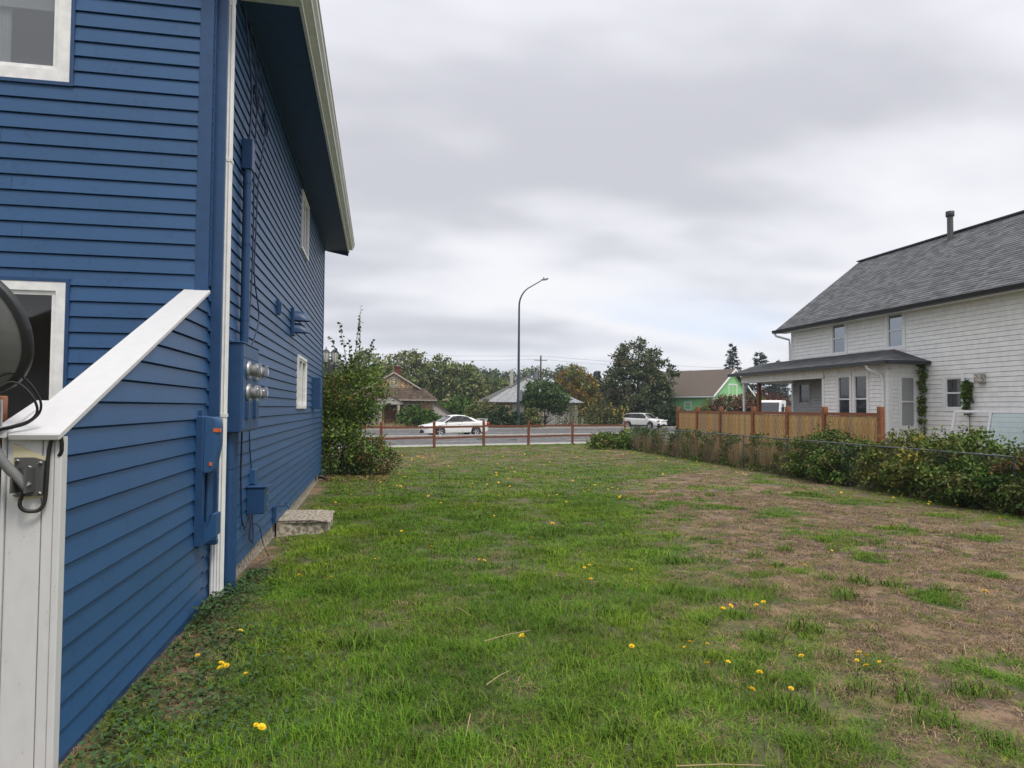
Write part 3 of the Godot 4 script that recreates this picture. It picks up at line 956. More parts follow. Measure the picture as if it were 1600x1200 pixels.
func satellite_dish() -> void:
	var o := Vector3(-1.57, 1.3, -3.59)
	var t := thing("satellite_dish", "grey satellite dish with dark rim cut by the left edge, on white post", "satellite dish", o)
	var b := mb()
	# plate and its smear of sealant
	b.prism(PackedVector2Array([Vector2(-1.64, 1.26), Vector2(-1.51, 1.27), Vector2(-1.505, 1.45), Vector2(-1.56, 1.475), Vector2(-1.65, 1.52), Vector2(-1.655, 1.4)]), -3.606, -3.598)
	obj("sealant", b, M.sealant, t)
	b = mb()
	b.prism(PackedVector2Array([Vector2(-1.635, 1.275), Vector2(-1.52, 1.28), Vector2(-1.515, 1.44), Vector2(-1.56, 1.455), Vector2(-1.64, 1.455)]), -3.6, -3.585)
	obj("mount_plate", b, M.dark_steel, t)
	for q in [[-1.625, 1.44], [-1.53, 1.43], [-1.53, 1.29], [-1.63, 1.285], [-1.575, 1.41]]:
		b = mb()
		b.lathe([Vector2(0.0, 0.012), Vector2(0.008, 0.01), Vector2(0.009, 0.0)], Transform3D(Basis(Vector3(1, 0, 0), PI / 2), Vector3(q[0], q[1], -3.585)), 6)
		obj("bolt", b, M.steel, t)
	b = mb()
	for s in [-0.028, 0.028]:
		b.prism(PackedVector2Array([Vector2(-1.585 + s - 0.004, 1.3), Vector2(-1.585 + s + 0.004, 1.3), Vector2(-1.585 + s + 0.004, 1.41), Vector2(-1.585 + s - 0.004, 1.41)]), -3.585, -3.5)
	obj("clevis", b, M.dark_steel, t)
	b = mb()
	var cv := Curve3D.new()
	cv.add_point(Vector3(-1.56, 1.325, -3.53), Vector3.ZERO, Vector3(-0.05, 0.06, 0.0))
	cv.add_point(Vector3(-1.68, 1.5, -3.5), Vector3(0.03, -0.07, 0), Vector3(-0.02, 0.06, 0))
	cv.add_point(Vector3(-1.71, 1.74, -3.5), Vector3(0, -0.06, 0), Vector3.ZERO)
	b.tube(Array(cv.tessellate(5, 4)), 0.022, 14)
	obj("mast_arm", b, M.dish, t)
	b = mb()
	b.bev(Vector3(-1.7, 1.66, -3.474), Vector3(0.062, 0.12, 0.012), 0.003)
	b.bev(Vector3(-1.7, 1.66, -3.53), Vector3(0.062, 0.12, 0.012), 0.003)
	b.bev(Vector3(-1.727, 1.67, -3.5), Vector3(0.01, 0.14, 0.06), 0.003)
	var cl := obj("clamp", b, M.steel, t)
	for y in [1.63, 1.69]:
		b = mb()
		b.lathe([Vector2(0.0, 0.01), Vector2(0.008, 0.009), Vector2(0.009, 0.0)], Transform3D(Basis(Vector3(1, 0, 0), PI / 2), Vector3(-1.69, y, -3.467)), 6)
		obj("bolt", b, M.steel, cl)
	# reflector: a shallow bowl whose back we see
	var q := Transform3D(Basis(Vector3(1, 0, 0), PI / 2 + 0.35) , Vector3(-1.82, 2.02, -3.5))
	q.basis = Basis(Vector3(0, 1, 0), -0.35) * q.basis
	b = mb()
	var prof := []
	for k in 9:
		var r := 0.29 * k / 8.0
		prof.append(Vector2(r, 0.05 - 0.9 * r * r))
	b.lathe(prof, q, 40)
	var inner := []
	for k in 9:
		var r := 0.287 * (8 - k) / 8.0
		inner.append(Vector2(r, 0.044 - 0.9 * r * r))
	b.lathe(inner, q, 40)
	obj("reflector", b, M.dish, t)
	b = mb()
	b.lathe([Vector2(0.272, -0.012), Vector2(0.296, -0.018), Vector2(0.304, -0.028), Vector2(0.302, -0.05), Vector2(0.292, -0.056), Vector2(0.284, -0.04)], q, 40)
	obj("rim", b, M.dish_rim, t)
	# cables
	for r in [[Vector3(-1.74, 1.78, -3.5), Vector3(-1.62, 1.84, -3.52), Vector3(-1.53, 1.72, -3.56), Vector3(-1.58, 1.62, -3.58), Vector3(-1.72, 1.575, -3.53)], [Vector3(-1.72, 1.72, -3.48), Vector3(-1.63, 1.8, -3.52), Vector3(-1.545, 1.72, -3.54), Vector3(-1.57, 1.63, -3.57), Vector3(-1.71, 1.58, -3.52)]]:
		cv = Curve3D.new()
		for k in r.size():
			var d: Vector3 = (r[mini(k + 1, r.size() - 1)] - r[maxi(k - 1, 0)]) * 0.2
			cv.add_point(r[k], -d, d)
		b = mb()
		b.tube(Array(cv.tessellate(5, 4)), 0.006, 6)
		obj("cable", b, M.black, t)
	var r2 := [Vector3(-1.58, 1.32, -3.56), Vector3(-1.6, 1.24, -3.56), Vector3(-1.56, 1.21, -3.57), Vector3(-1.515, 1.235, -3.585), Vector3(-1.505, 1.35, -3.59), Vector3(-1.50, 1.48, -3.59), Vector3(-1.475, 1.555, -3.575), Vector3(-1.452, 1.545, -3.59), Vector3(-1.45, 1.49, -3.6), Vector3(-1.462, 1.46, -3.605)]
	cv = Curve3D.new()
	for k in r2.size():
		var d: Vector3 = (r2[mini(k + 1, r2.size() - 1)] - r2[maxi(k - 1, 0)]) * 0.2
		cv.add_point(r2[k], -d, d)
	b = mb()
	b.tube(Array(cv.tessellate(5, 4)), 0.009, 8)
	obj("cable", b, M.black, t)

func step_block() -> void:
	var t := thing("concrete_step", "weathered concrete step block with flaking white paint against the house", "step", Vector3(-1.05, -0.16, -11.5))
	var nz := FastNoiseLite.new()
	nz.seed = 3
	nz.frequency = 3.0
	var a := PackedVector2Array()
	# plan outline, ragged at the outer end
	var plan := [Vector2(-1.47, -10.92), Vector2(-1.1, -10.96), Vector2(-0.86, -10.95), Vector2(-0.75, -11.02), Vector2(-0.71, -11.2), Vector2(-0.74, -11.45), Vector2(-0.7, -11.7), Vector2(-0.78, -11.95), Vector2(-1.0, -12.0), Vector2(-1.47, -11.98)]
	var b := mb()
	for k in plan.size():
		var p: Vector2 = plan[k]
		var q: Vector2 = plan[(k + 1) % plan.size()]
		b.quad(Vector3(p.x, -0.4, p.y), Vector3(q.x, -0.4, q.y), Vector3(q.x, -0.035, q.y), Vector3(p.x, -0.035, p.y))
	obj("block", b, M.concrete, t)
	b = mb()
	var g := []
	for i in 15:
		var row := []
		for j in 25:
			var x := lerpf(-1.475, -0.69, i / 14.0)
			var z := lerpf(-10.91, -12.02, j / 24.0)
			var e := smoothstep(0.62, 1.0, i / 14.0)
			row.append(Vector3(x, -0.005 + nz.get_noise_2d(x, z) * (0.006 + 0.03 * e) - e * 0.025, z + nz.get_noise_2d(x * 3, 7) * 0.02))
		g.append(row)
	b.grid(g)
	b.mm(Vector3(-1.47, -0.04, -11.99), Vector3(-0.74, -0.018, -10.92))
	obj("top_coat", b, M.step_top, t)

func garage() -> void:
	# stands behind the camera; the lower window mirrors it
	var t := thing("neighbour_garage", "tan gabled garage behind the viewer, mirrored in the lower window", "garage", Vector3(-7.0, -0.05, 12.0))
	var f := face(Vector3(0, 0, 9.0), Vector3(-1, 0, 0))
	var b := mb()
	b.mm(Vector3(-12, -0.05, 9.03), Vector3(-3.2, 2.9, 16))
	obj("body", b, M.gray_vinyl, t)
	siding(t, f, 3.2, 12.0, 0.0, 2.9, 0.2, [[6.0, 9.0, 0.0, 2.3]], M.gray_vinyl)
	b = mb(f)
	b.mm(Vector3(6.0, 0.0, 0.0), Vector3(9.0, 2.3, 0.02))
	obj("door", b, M.old_white, t)
	b = mb()
	b.prism(PackedVector2Array([Vector2(-12.4, 2.8), Vector2(-2.8, 2.8), Vector2(-7.6, 5.0)]), 8.6, 16.4)
	obj("roof", b, M.brown_roof, t)

# ---------------------------------------------------------------- the white house
const HX := 17.0
func white_house() -> void:
	var h := thing("white_house", "white two-storey lap-sided house with grey shingle roof on the right", "house", Vector3(HX, -0.2, -26.5))
	var f := face(Vector3(HX, 0, 0), Vector3(0, 0, 1))          # its long wall looks towards -x; u is z
	var fp := face(Vector3(15.8, 0, 0), Vector3(0, 0, 1))       # the room built out below
	var fe := face(Vector3(0, 0, -19.4), Vector3(1, 0, 0))      # its end
	var up1 := [-23.92, -22.95, 3.74, 5.08]
	var up2 := [-20.98, -20.05, 3.72, 5.08]
	var low := [-18.52, -17.72, 1.7, 2.8]
	var pw := [-26.05, -25.2, 1.9, 2.85]
	var sw := wall("side_wall", h, f, -26.5, -8.0, -0.2, 5.3, [up1, up2, low, pw], M.vinyl)
	siding(sw, f, -26.48, -8.0, 3.38, 5.12, 0.14, [up1, up2], M.vinyl, 0.017)
	siding(sw, f, -19.38, -8.0, 0.02, 3.38, 0.14, [low], M.vinyl, 0.017)
	siding(sw, f, -26.48, -22.65, 0.4, 3.1, 0.13, [pw], M.gray_vinyl, 0.022)
	window(h, f, up1[0], up1[1], up1[2], up1[3], "hung", 0.12, null, M.pane_sky)
	window(h, f, up2[0], up2[1], up2[2], up2[3], "hung", 0.12, null, M.pane_sky)
	window(h, f, low[0], low[1], low[2], low[3], "hung", 0.1)
	window(h, f, pw[0], pw[1], pw[2], pw[3], "single", 0.09, M.gray_vinyl, M.pane)
	var b := mb()
	b.mm(Vector3(HX - 0.02, 0, -26.52), Vector3(HX + 0.1, 5.12, -26.4))
	obj("corner_board", b, M.white, h)
	b = mb()
	b.mm(Vector3(HX + 0.1, -0.2, -26.5), Vector3(24.2, 5.2, -26.3))
	b.mm(Vector3(24.1, -0.2, -26.3), Vector3(24.2, 5.2, -8.0))
	b.mm(Vector3(HX, -0.2, -8.15), Vector3(24.2, 5.2, -8.0))
	for z in [-26.48, -8.02]: b.poly([Vector3(HX, 5.1, z), Vector3(24.2, 5.1, z), Vector3(20.6, 8.0, z)])
	obj("outer_wall", b, M.vinyl, h)
	# main roof
	var eave := Vector3(16.5, 5.04, -27.0)
	var ridge := Vector3(20.6, 8.2, -27.0)
	var d := (ridge - eave).normalized()
	var n := Vector3(-d.y, d.x, 0)
	var len := (ridge - eave).length()
	b = mb(Transform3D(Basis(Vector3(0, 0, 1), d, n), eave))
	b.mm(Vector3(0, 0, -0.1), Vector3(19.5, len, -0.004))
	var d2 := Vector3(-d.x, d.y, 0)
	b.xf = Transform3D(Basis(), -base) * Transform3D(Basis(Vector3(0, 0, -1), d2, Vector3(d.y, d.x, 0)), Vector3(24.7, 5.04, -7.5))
	b.mm(Vector3(0, 0, -0.1), Vector3(19.5, len, 0.0))
	var rf := obj("roof", b, M.gray_roof, h)
	shingles("roof_shingles", rf, Transform3D(Basis(Vector3(0, 0, 1), d, n), eave), 19.5, len, Color(0.135, 0.142, 0.148))
	b = mb()
	b.bar(Vector3(20.6, 8.23, -27.02), Vector3(20.6, 8.23, -7.5), 0.22, 0.05)
	obj("ridge_cap", b, M.gutter_dark, rf)
	b = mb(Transform3D(Basis(), Vector3(0, 0, -27.02)))
	b.prism(PackedVector2Array([Vector2(16.52, 4.92), Vector2(16.42, 4.94), Vector2(16.38, 5.06), Vector2(16.52, 5.06)]), 0.0, 19.6)
	obj("gutter", b, M.gutter_dark, rf)
	b = mb()
	b.mm(Vector3(16.52, 4.95, -27.0), Vector3(HX + 0.05, 4.98, -7.5))
	obj("soffit", b, M.white, h)
	b = mb(Transform3D(Basis(), Vector3(0, 0, -27.0)))
	b.prism(PackedVector2Array([Vector2(16.5, 4.93), Vector2(16.5, 5.03), Vector2(20.6, 8.19), Vector2(20.6, 8.02)]), -0.03, 0.02)
	obj("barge_board", b, M.gutter_dark, h)
	# vent pipe
	b = mb()
	b.tube([Vector3(20.2, 7.75, -21.6), Vector3(20.2, 8.8, -21.6)], 0.1, 14)
	var pipe := obj("flue_pipe", b, M.dark_steel, h)
	b = mb()
	b.lathe([Vector2(0.1, 0), Vector2(0.14, 0.02), Vector2(0.14, 0.2), Vector2(0.0, 0.22)], Transform3D(Basis(), Vector3(20.2, 8.72, -21.6)), 16)
	obj("flue_cap", b, M.trim_black, pipe)
	# lower room
	var dw1 := [-21.93, -21.12, 1.2, 2.98]
	var dw2 := [-21.08, -20.27, 1.2, 2.98]
	var ew := [16.14, 16.86, 1.1, 2.88]
	var lw := wall("lower_wall", h, fp, -22.62, -19.42, -0.2, 3.25, [dw1, dw2], M.vinyl)
	siding(lw, fp, -22.6, -19.5, 0.05, 3.02, 0.13, [dw1, dw2, [-21.13, -21.07, 1.2, 2.98]], M.vinyl, 0.017)
	window(h, fp, dw1[0], dw1[1], dw1[2], dw1[3], "hung", 0.1)
	window(h, fp, dw2[0], dw2[1], dw2[2], dw2[3], "hung", 0.1)
	var ewl := wall("lower_end_wall", h, fe, 15.82, 17.0, -0.2, 3.25, [ew], M.vinyl)
	siding(ewl, fe, 15.9, 16.98, 0.05, 3.02, 0.13, [ew], M.vinyl, 0.017)
	window(h, fe, ew[0], ew[1], ew[2], ew[3], "hung", 0.1, null, M.pane_blind)
	b = mb()
	b.mm(Vector3(15.76, 0, -19.5), Vector3(15.92, 3.05, -19.36))
	obj("corner_board", b, M.white, h)
	b = mb()
	b.mm(Vector3(15.775, 0, -22.74), Vector3(15.86, 2.95, -22.6))
	b.mm(Vector3(15.86, 0, -22.74), Vector3(17.0, 3.2, -22.62))
	obj("porch_end_wall", b, M.white, h)
	# porch beam, posts, floor
	b = mb()
	b.mm(Vector3(15.74, 2.88, -28.4), Vector3(15.86, 3.2, -22.6))
	b.mm(Vector3(15.765, 3.02, -22.6), Vector3(15.86, 3.22, -19.36))
	b.mm(Vector3(15.86, 2.88, -28.4), Vector3(24.0, 3.2, -28.28))
	b.mm(Vector3(15.86, 3.02, -19.44), Vector3(17.0, 3.22, -19.365))
	obj("porch_beam", b, M.vinyl, h)
	b = mb()
	b.mm(Vector3(15.7, 2.86, -28.42), Vector3(15.88, 2.885, -22.6))
	obj("beam_trim", b, M.white, h)
	b = mb()
	b.mm(Vector3(15.75, -0.2, -28.45), Vector3(24.0, 0.35, -26.5))
	b.mm(Vector3(15.75, -0.2, -26.5), Vector3(17.0, 0.35, -22.74))
	obj("porch_floor", b, M.gray_vinyl, h)
	b = mb()
	b.lathe([Vector2(0.06, 0.35), Vector2(0.06, 0.9), Vector2(0.045, 1.0), Vector2(0.06, 1.1), Vector2(0.05, 1.8), Vector2(0.06, 2.2), Vector2(0.045, 2.3), Vector2(0.06, 2.4), Vector2(0.06, 2.88)], Transform3D(Basis(), Vector3(15.82, 0, -28.3)), 12)
	var wp := obj("porch_post", b, M.white, h)
	b = mb()
	b.prism(PackedVector2Array([Vector2(15.88, 2.87), Vector2(16.1, 2.87), Vector2(16.02, 2.8), Vector2(15.95, 2.62), Vector2(15.9, 2.5), Vector2(15.88, 2.5)]), -28.32, -28.29)
	obj("bracket", b, M.white, wp)
	for x in [16.55, 18.25]:
		b = mb()
		b.mm(Vector3(x - 0.07, 0.35, -28.37), Vector3(x + 0.07, 2.88, -28.23))
		obj("porch_post", b, M.stained, h)
	# porch roof
	b = mb()
	var e0 := Vector3(15.42, 3.27, -28.85)
	var e1 := Vector3(15.42, 3.27, -19.05)
	var t0 := Vector3(17.0, 3.78, -28.0)
	var t1 := Vector3(17.0, 3.78, -20.6)
	var pd := Vector3(1.58, 0.51, 0).normalized()
	b.poly([e0, e1, t1, Vector3(17.0, 3.78, -28.85)])
	b.poly([e1, Vector3(17.0, 3.27, -19.05), t1])
	b.poly([e1 + Vector3(0, -0.04, 0), e0 + Vector3(0, -0.04, 0), Vector3(17, 3.23, -28.85), Vector3(17, 3.23, -19.05)])
	b.mm(Vector3(17.0, 3.2, -28.9), Vector3(24.4, 3.3, -26.52))
	var pr := obj("porch_roof", b, M.gray_roof, h)
	var r2 := RandomNumberGenerator.new()
	r2.seed = 12
	b = mb()
	for r in 11:                                             # courses of tabs, cut at the hip
		var s0 := r * 0.145
		var s1 := minf(s0 + 0.155, 1.66)
		var u := -28.85 - r2.randf() * 0.3
		var lim := func(s): return lerpf(-19.05, -20.6, s / 1.66)
		while u < -19.0:
			var t := 0.3 * r2.randf_range(0.6, 1.2)
			var a := maxf(u, -28.85)
			var e := minf(u + t, lim.call(s0))
			if e > a + 0.01:
				var k := r2.randf_range(0.6, 1.25)
				b.col = Color(0.12 * k, 0.126 * k, 0.13 * k)
				var p := e0 + pd * s0
				var q := e0 + pd * s1
				b.quad(Vector3(p.x, p.y + 0.016, a), Vector3(p.x, p.y + 0.016, e), Vector3(q.x, q.y + 0.005, minf(e, lim.call(s1))), Vector3(q.x, q.y + 0.005, minf(a, lim.call(s1))))
			u += t
	for r in 10:
		var s0 := r / 10.0
		var s1 := (r + 1) / 10.0
		var x0 := lerpf(15.42, 17.0, s0)
		var xe := 17.55 - s0 * 0.5
		var u := x0
		var x1 := lerpf(15.42, 17.0, s1)
		while u < xe - 0.02:
			var e := minf(u + 0.3 * r2.randf_range(0.6, 1.2), xe)
			var k := r2.randf_range(0.6, 1.25)
			b.col = Color(0.12 * k, 0.126 * k, 0.13 * k)
			b.quad(Vector3(u, lerpf(3.27, 3.78, s0) + 0.014, lerpf(-19.05, -20.6, s0)), Vector3(e, lerpf(3.27, 3.78, s0) + 0.014, lerpf(-19.05, -20.6, s0)), Vector3(maxf(e, x1), lerpf(3.27, 3.78, s1) + 0.004, lerpf(-19.05, -20.6, s1)), Vector3(maxf(u, x1), lerpf(3.27, 3.78, s1) + 0.004, lerpf(-19.05, -20.6, s1)))
			u = e
	obj("porch_shingles", b, M.shingle, pr).set_meta("kind", "stuff")
	b = mb()
	b.mm(Vector3(15.35, 3.16, -28.9), Vector3(15.44, 3.28, -19.0))
	b.mm(Vector3(15.44, 3.16, -19.06), Vector3(17.55, 3.28, -18.98))
	obj("gutter", b, M.gutter_dark, pr)
	for q in [[Vector3(16.44, 4.95, -26.9), Vector3(16.5, 4.82, -26.85), Vector3(16.93, 4.65, -26.56), Vector3(16.94, 4.4, -26.55), Vector3(16.94, 3.75, -26.55)], [Vector3(15.4, 3.17, -19.9), Vector3(15.42, 3.05, -19.85), Vector3(15.7, 2.85, -19.6), Vector3(15.72, 2.6, -19.55), Vector3(15.72, 0.0, -19.55)]]:
		b = mb()
		b.tube(q, 0.045, 8)
		obj("downspout", b, M.white, h)
	b = mb()
	b.bev(Vector3(HX - 0.1, 2.65, -17.1), Vector3(0.2, 0.28, 0.24), 0.02)
	obj("vent_hood", b, M.old_white, h)
	# old window frames leaning on the wall
	var fr := thing("leaning_frame", "white window frame leaning on the white house behind brambles", "window frame", Vector3(16.3, -0.2, -16.4))
	var tilt := Basis(Vector3(0, 0, 1), -0.2)
	b = mb(Transform3D(Basis(Vector3(0, 0, 1), tilt * Vector3.UP, Vector3(-1, 0.2, 0).normalized()), Vector3(16.2, -0.1, 0)))
	frame_bars(b, -17.65, -14.6, 0.0, 1.87, 0.07, -0.03, 0.03)
	b.mm(Vector3(-16.42, 0.07, -0.03), Vector3(-16.36, 1.8, 0.03))
	obj("frame", b, M.white, fr)
	b = mb(Transform3D(Basis(Vector3(0, 0, 1), tilt * Vector3.UP, Vector3(-1, 0.2, 0).normalized()), Vector3(16.2, -0.1, 0)))
	b.mm(Vector3(-16.36, 0.07, -0.004), Vector3(-14.67, 1.8, 0.004))
	obj("pane", b, glass(0.35, Color(0.75, 0.86, 0.86)), fr)

# ---------------------------------------------------------------- fences
func cedar_fence() -> void:
	var t := thing("cedar_fence", "orange cedar board fence with red-brown posts before the white house", "fence", Vector3(13, -0.2, -22.5))
	var zs := [-28.9, -27.0, -25.0, -22.6, -20.5, -18.6, -16.25]
	var b: MB
	for z in zs:
		b = mb()
		b.bev(Vector3(13, 0.79, z), Vector3(0.14, 2.04, 0.14), 0.01)
		obj("post", b, M.stained, t)
	for k in zs.size() - 1:
		var a: float = zs[k] + 0.072
		var e: float = zs[k + 1] - 0.072
		b = mb()
		b.mm(Vector3(12.96, 1.55, a), Vector3(13.04, 1.64, e))
		obj("rail", b, M.stained, t)
		b = mb()
		b.mm(Vector3(12.975, -0.1, a), Vector3(13.03, 0.0, e))
		obj("rail", b, M.stained, t)
		var n := int(round((e - a) / 0.142))
		for j in n:
			var w := (e - a) / n
			b = mb()
			var dx := rng.randf_range(-0.004, 0.004)
			b.box(Vector3(12.99 + dx, 0.77 + rng.randf_range(-0.004, 0.004), a + (j + 0.5) * w), Vector3(0.018, 1.55, w - rng.randf_range(0.003, 0.009)))
			obj("board", b, M.cedar[rng.randi() % 4 if rng.randf() < 0.75 else 0], t)

func chain_fence() -> void:
	var t := thing("chain_link_fence", "low galvanised chain-link fence along the right side of the lawn", "fence", Vector3(11.6, -0.2, -20))
	var b: MB
	var top := 0.86
	var z0 := -30.6
	var z1 := -6.0
	var k := 0
	var z := z0
	while z < z1:
		b = mb()
		b.tube([Vector3(11.6, ground_y(11.6, z) - 0.05, z), Vector3(11.6, top + 0.03, z)], 0.024, 8)
		obj("post", b, M.old_galv, t)
		z += 2.45
	z = z0
	while z < z1 - 0.1:
		b = mb()
		b.tube([Vector3(11.6, top, z), Vector3(11.6, top, z + 2.45)], 0.017, 8)
		obj("top_rail", b, M.old_galv, t)
		z += 2.45
	b = mb()
	var d := 0.064
	z = z0
	while z < z1:
		var y0 := ground_y(11.6, z) + 0.02
		var hh := top - y0
		for s in [-1, 1]:
			var a := Vector3(11.575 + s * 0.003, y0, z)
			var e := Vector3(11.575 - s * 0.003, top, z + s * hh * 0.95)
			b.tube([a, e], 0.0014, 3, false)
		z += d
	obj("wire_mesh", b, M.wire, t).set_meta("kind", "stuff")

func rail_fence() -> void:
	var t := thing("split_rail_fence", "low brown two-rail wooden fence along the street edge", "fence", Vector3(5, -0.2, -34))
	var ps := [Vector3(-9.6, 0, -27.6), Vector3(-7.2, 0, -28.4), Vector3(-4.8, 0, -29.5), Vector3(-2.35, 0, -30.6), Vector3(0.12, 0, -31.6), Vector3(2.57, 0, -32.8), Vector3(5.09, 0, -34.0), Vector3(7.53, 0, -34.85), Vector3(10.06, 0, -35.6), Vector3(13.2, 0, -36.2)]
	var b: MB
	for k in ps.size():
		var p: Vector3 = ps[k]
		b = mb()
		b.bev(Vector3(p.x, 0.42, p.z), Vector3(0.11, 1.26, 0.1), 0.01, Basis(Vector3.UP, 0.38) * Basis(Vector3.BACK, rng.randf_range(-0.02, 0.02)))
		obj("post", b, M.rail_post, t)
		if k < ps.size() - 1:
			var q: Vector3 = ps[k + 1]
			for y in [0.28, 0.79]:
				b = mb()
				b.bar(p + Vector3(0.04, y + rng.randf_range(-0.03, 0.03), 0.03), q + Vector3(-0.04, y + rng.randf_range(-0.03, 0.03), 0.03), 0.045, 0.095)
				obj("rail", b, M.rail, t)

# ---------------------------------------------------------------- plants
func shade(c: Color, k: float) -> Color: return Color(c.r * k, c.g * k, c.b * k)
func rdir(r: RandomNumberGenerator) -> Vector3:
	var v := Vector3(r.randfn(), r.randfn(), r.randfn())
	return v.normalized() if v.length() > 0.01 else Vector3.UP
func crown(b: MB, r: RandomNumberGenerator, lobes: Array, clumps: int, per: int, cr: float, leaf: float, cols: Array, droop := 0.2, shell := 0.4, ratio := 0.55) -> Array:
	# lobes of [centre, radii]; leaves are strewn in clumps through the outer part of each lobe
	var spots := []
	var tot := 0.0
	for l in lobes: tot += l[1].x * l[1].y
	for l in lobes:
		for k in int(ceil(clumps * l[1].x * l[1].y / tot)):
			var d := rdir(r)
			var o: Vector3 = l[0] + d * l[1] * (shell + (1.06 - shell) * sqrt(r.randf()))
			spots.append(o)
			var tone: Color = cols[r.randi() % cols.size()]
			tone = shade(tone, r.randf_range(0.75, 1.25))
			var sq := Vector3(r.randf_range(0.8, 1.4), r.randf_range(0.5, 0.9), r.randf_range(0.8, 1.4)) * cr
			for j in per:
				var p := o + Vector3(r.randfn(), r.randfn(), r.randfn()) * sq * 0.55
				var dd := (rdir(r) + d * 0.4 - Vector3(0, droop, 0)).normalized()
				var s := dd.cross(rdir(r)).normalized()
				var z := leaf * r.randf_range(0.45, 1.5)
				b.leaf(p, dd, s, z, z * ratio, shade(tone, r.randf_range(0.7, 1.3)))
	return spots
func limbs(b: MB, r: RandomNumberGenerator, foot: Vector3, top: float, rad: float, spots: Array, n: int) -> void:
	var pts := []
	for k in 5: pts.append(foot + Vector3(r.randf_range(-0.1, 0.1) * k * 0.3 * rad * 4, top * k / 4.0, r.randf_range(-0.1, 0.1) * k * 0.3 * rad * 4))
	b.tube(pts, [rad * 1.25, rad, rad * 0.8, rad * 0.55, rad * 0.3], 8)
	for k in n:
		var s: Vector3 = spots[r.randi() % spots.size()]
		var a: Vector3 = pts[1 + r.randi() % 3]
		var m := a.lerp(s, 0.5) + Vector3(0, -0.08 * (s - a).length(), 0) + rdir(r) * 0.08 * (s - a).length()
		b.tube([a, m, s], [rad * 0.45, rad * 0.28, rad * 0.08], 5, false)
func tree(called: String, label: String, at: Vector3, top: float, rad: float, lobes: Array, clumps: int, per: int, cr: float, leaf: float, cols: Array, sd: int, group := "", cat := "tree", branches := 14) -> Node3D:
	var t := thing(called, label, cat, at, group)
	base = Vector3.ZERO
	var r := RandomNumberGenerator.new()
	r.seed = sd
	var b := mb()
	var spots := crown(b, r, lobes, clumps, per, cr, leaf, cols)
	obj("crown", b, M.leaf, t)
	b = mb()
	limbs(b, r, Vector3(0, -0.3, 0), top, rad, spots, branches)
	obj("trunk", b, M.bark, t)
	return t
func conifer(label: String, at: Vector3, h: float, w: float, cols: Array, sd: int) -> void:
	var t := thing("conifer_tree", label, "tree", at, "conifers beyond the green house")
	base = Vector3.ZERO
	var r := RandomNumberGenerator.new()
	r.seed = sd
	var b := mb()
	var tb := mb()
	tb.tube([Vector3(0, -0.5, 0), Vector3(0, h, 0)], [h * 0.025, 0.03], 7)
	var y := h * 0.18
	while y < h * 0.98:
		var k := 1.0 - y / h
		for j in 6:
			var a := r.randf() * TAU
			var l := w * (pow(k, 0.8) * r.randf_range(0.55, 1.15) + 0.04)
			var d := Vector3(cos(a), r.randf_range(-0.15, 0.2), sin(a))
			tb.tube([Vector3(0, y, 0), Vector3(0, y, 0) + d * l], [0.05, 0.015], 4, false)
			for q in int(6 + l * 16):
				var p := Vector3(0, y, 0) + d * l * sqrt(r.randf()) + rdir(r) * 0.16
				var dd := (d + rdir(r) * 0.7 - Vector3(0, 0.35, 0)).normalized()
				b.leaf(p, dd, dd.cross(rdir(r)).normalized(), 0.5 * r.randf_range(0.6, 1.2), 0.17, shade(cols[r.randi() % cols.size()], r.randf_range(0.6, 1.3)))
		y += h * 0.028
	obj("crown", b, M.leaf, t)
	obj("trunk", tb, M.bark, t)
const GREEN_A := Color(0.07, 0.125, 0.022)
const GREEN_B := Color(0.11, 0.165, 0.03)
const GREEN_C := Color(0.05, 0.09, 0.02)
const OLIVE := Color(0.13, 0.135, 0.04)
const RUST := Color(0.14, 0.07, 0.03)
const GOLD := Color(0.3, 0.2, 0.025)

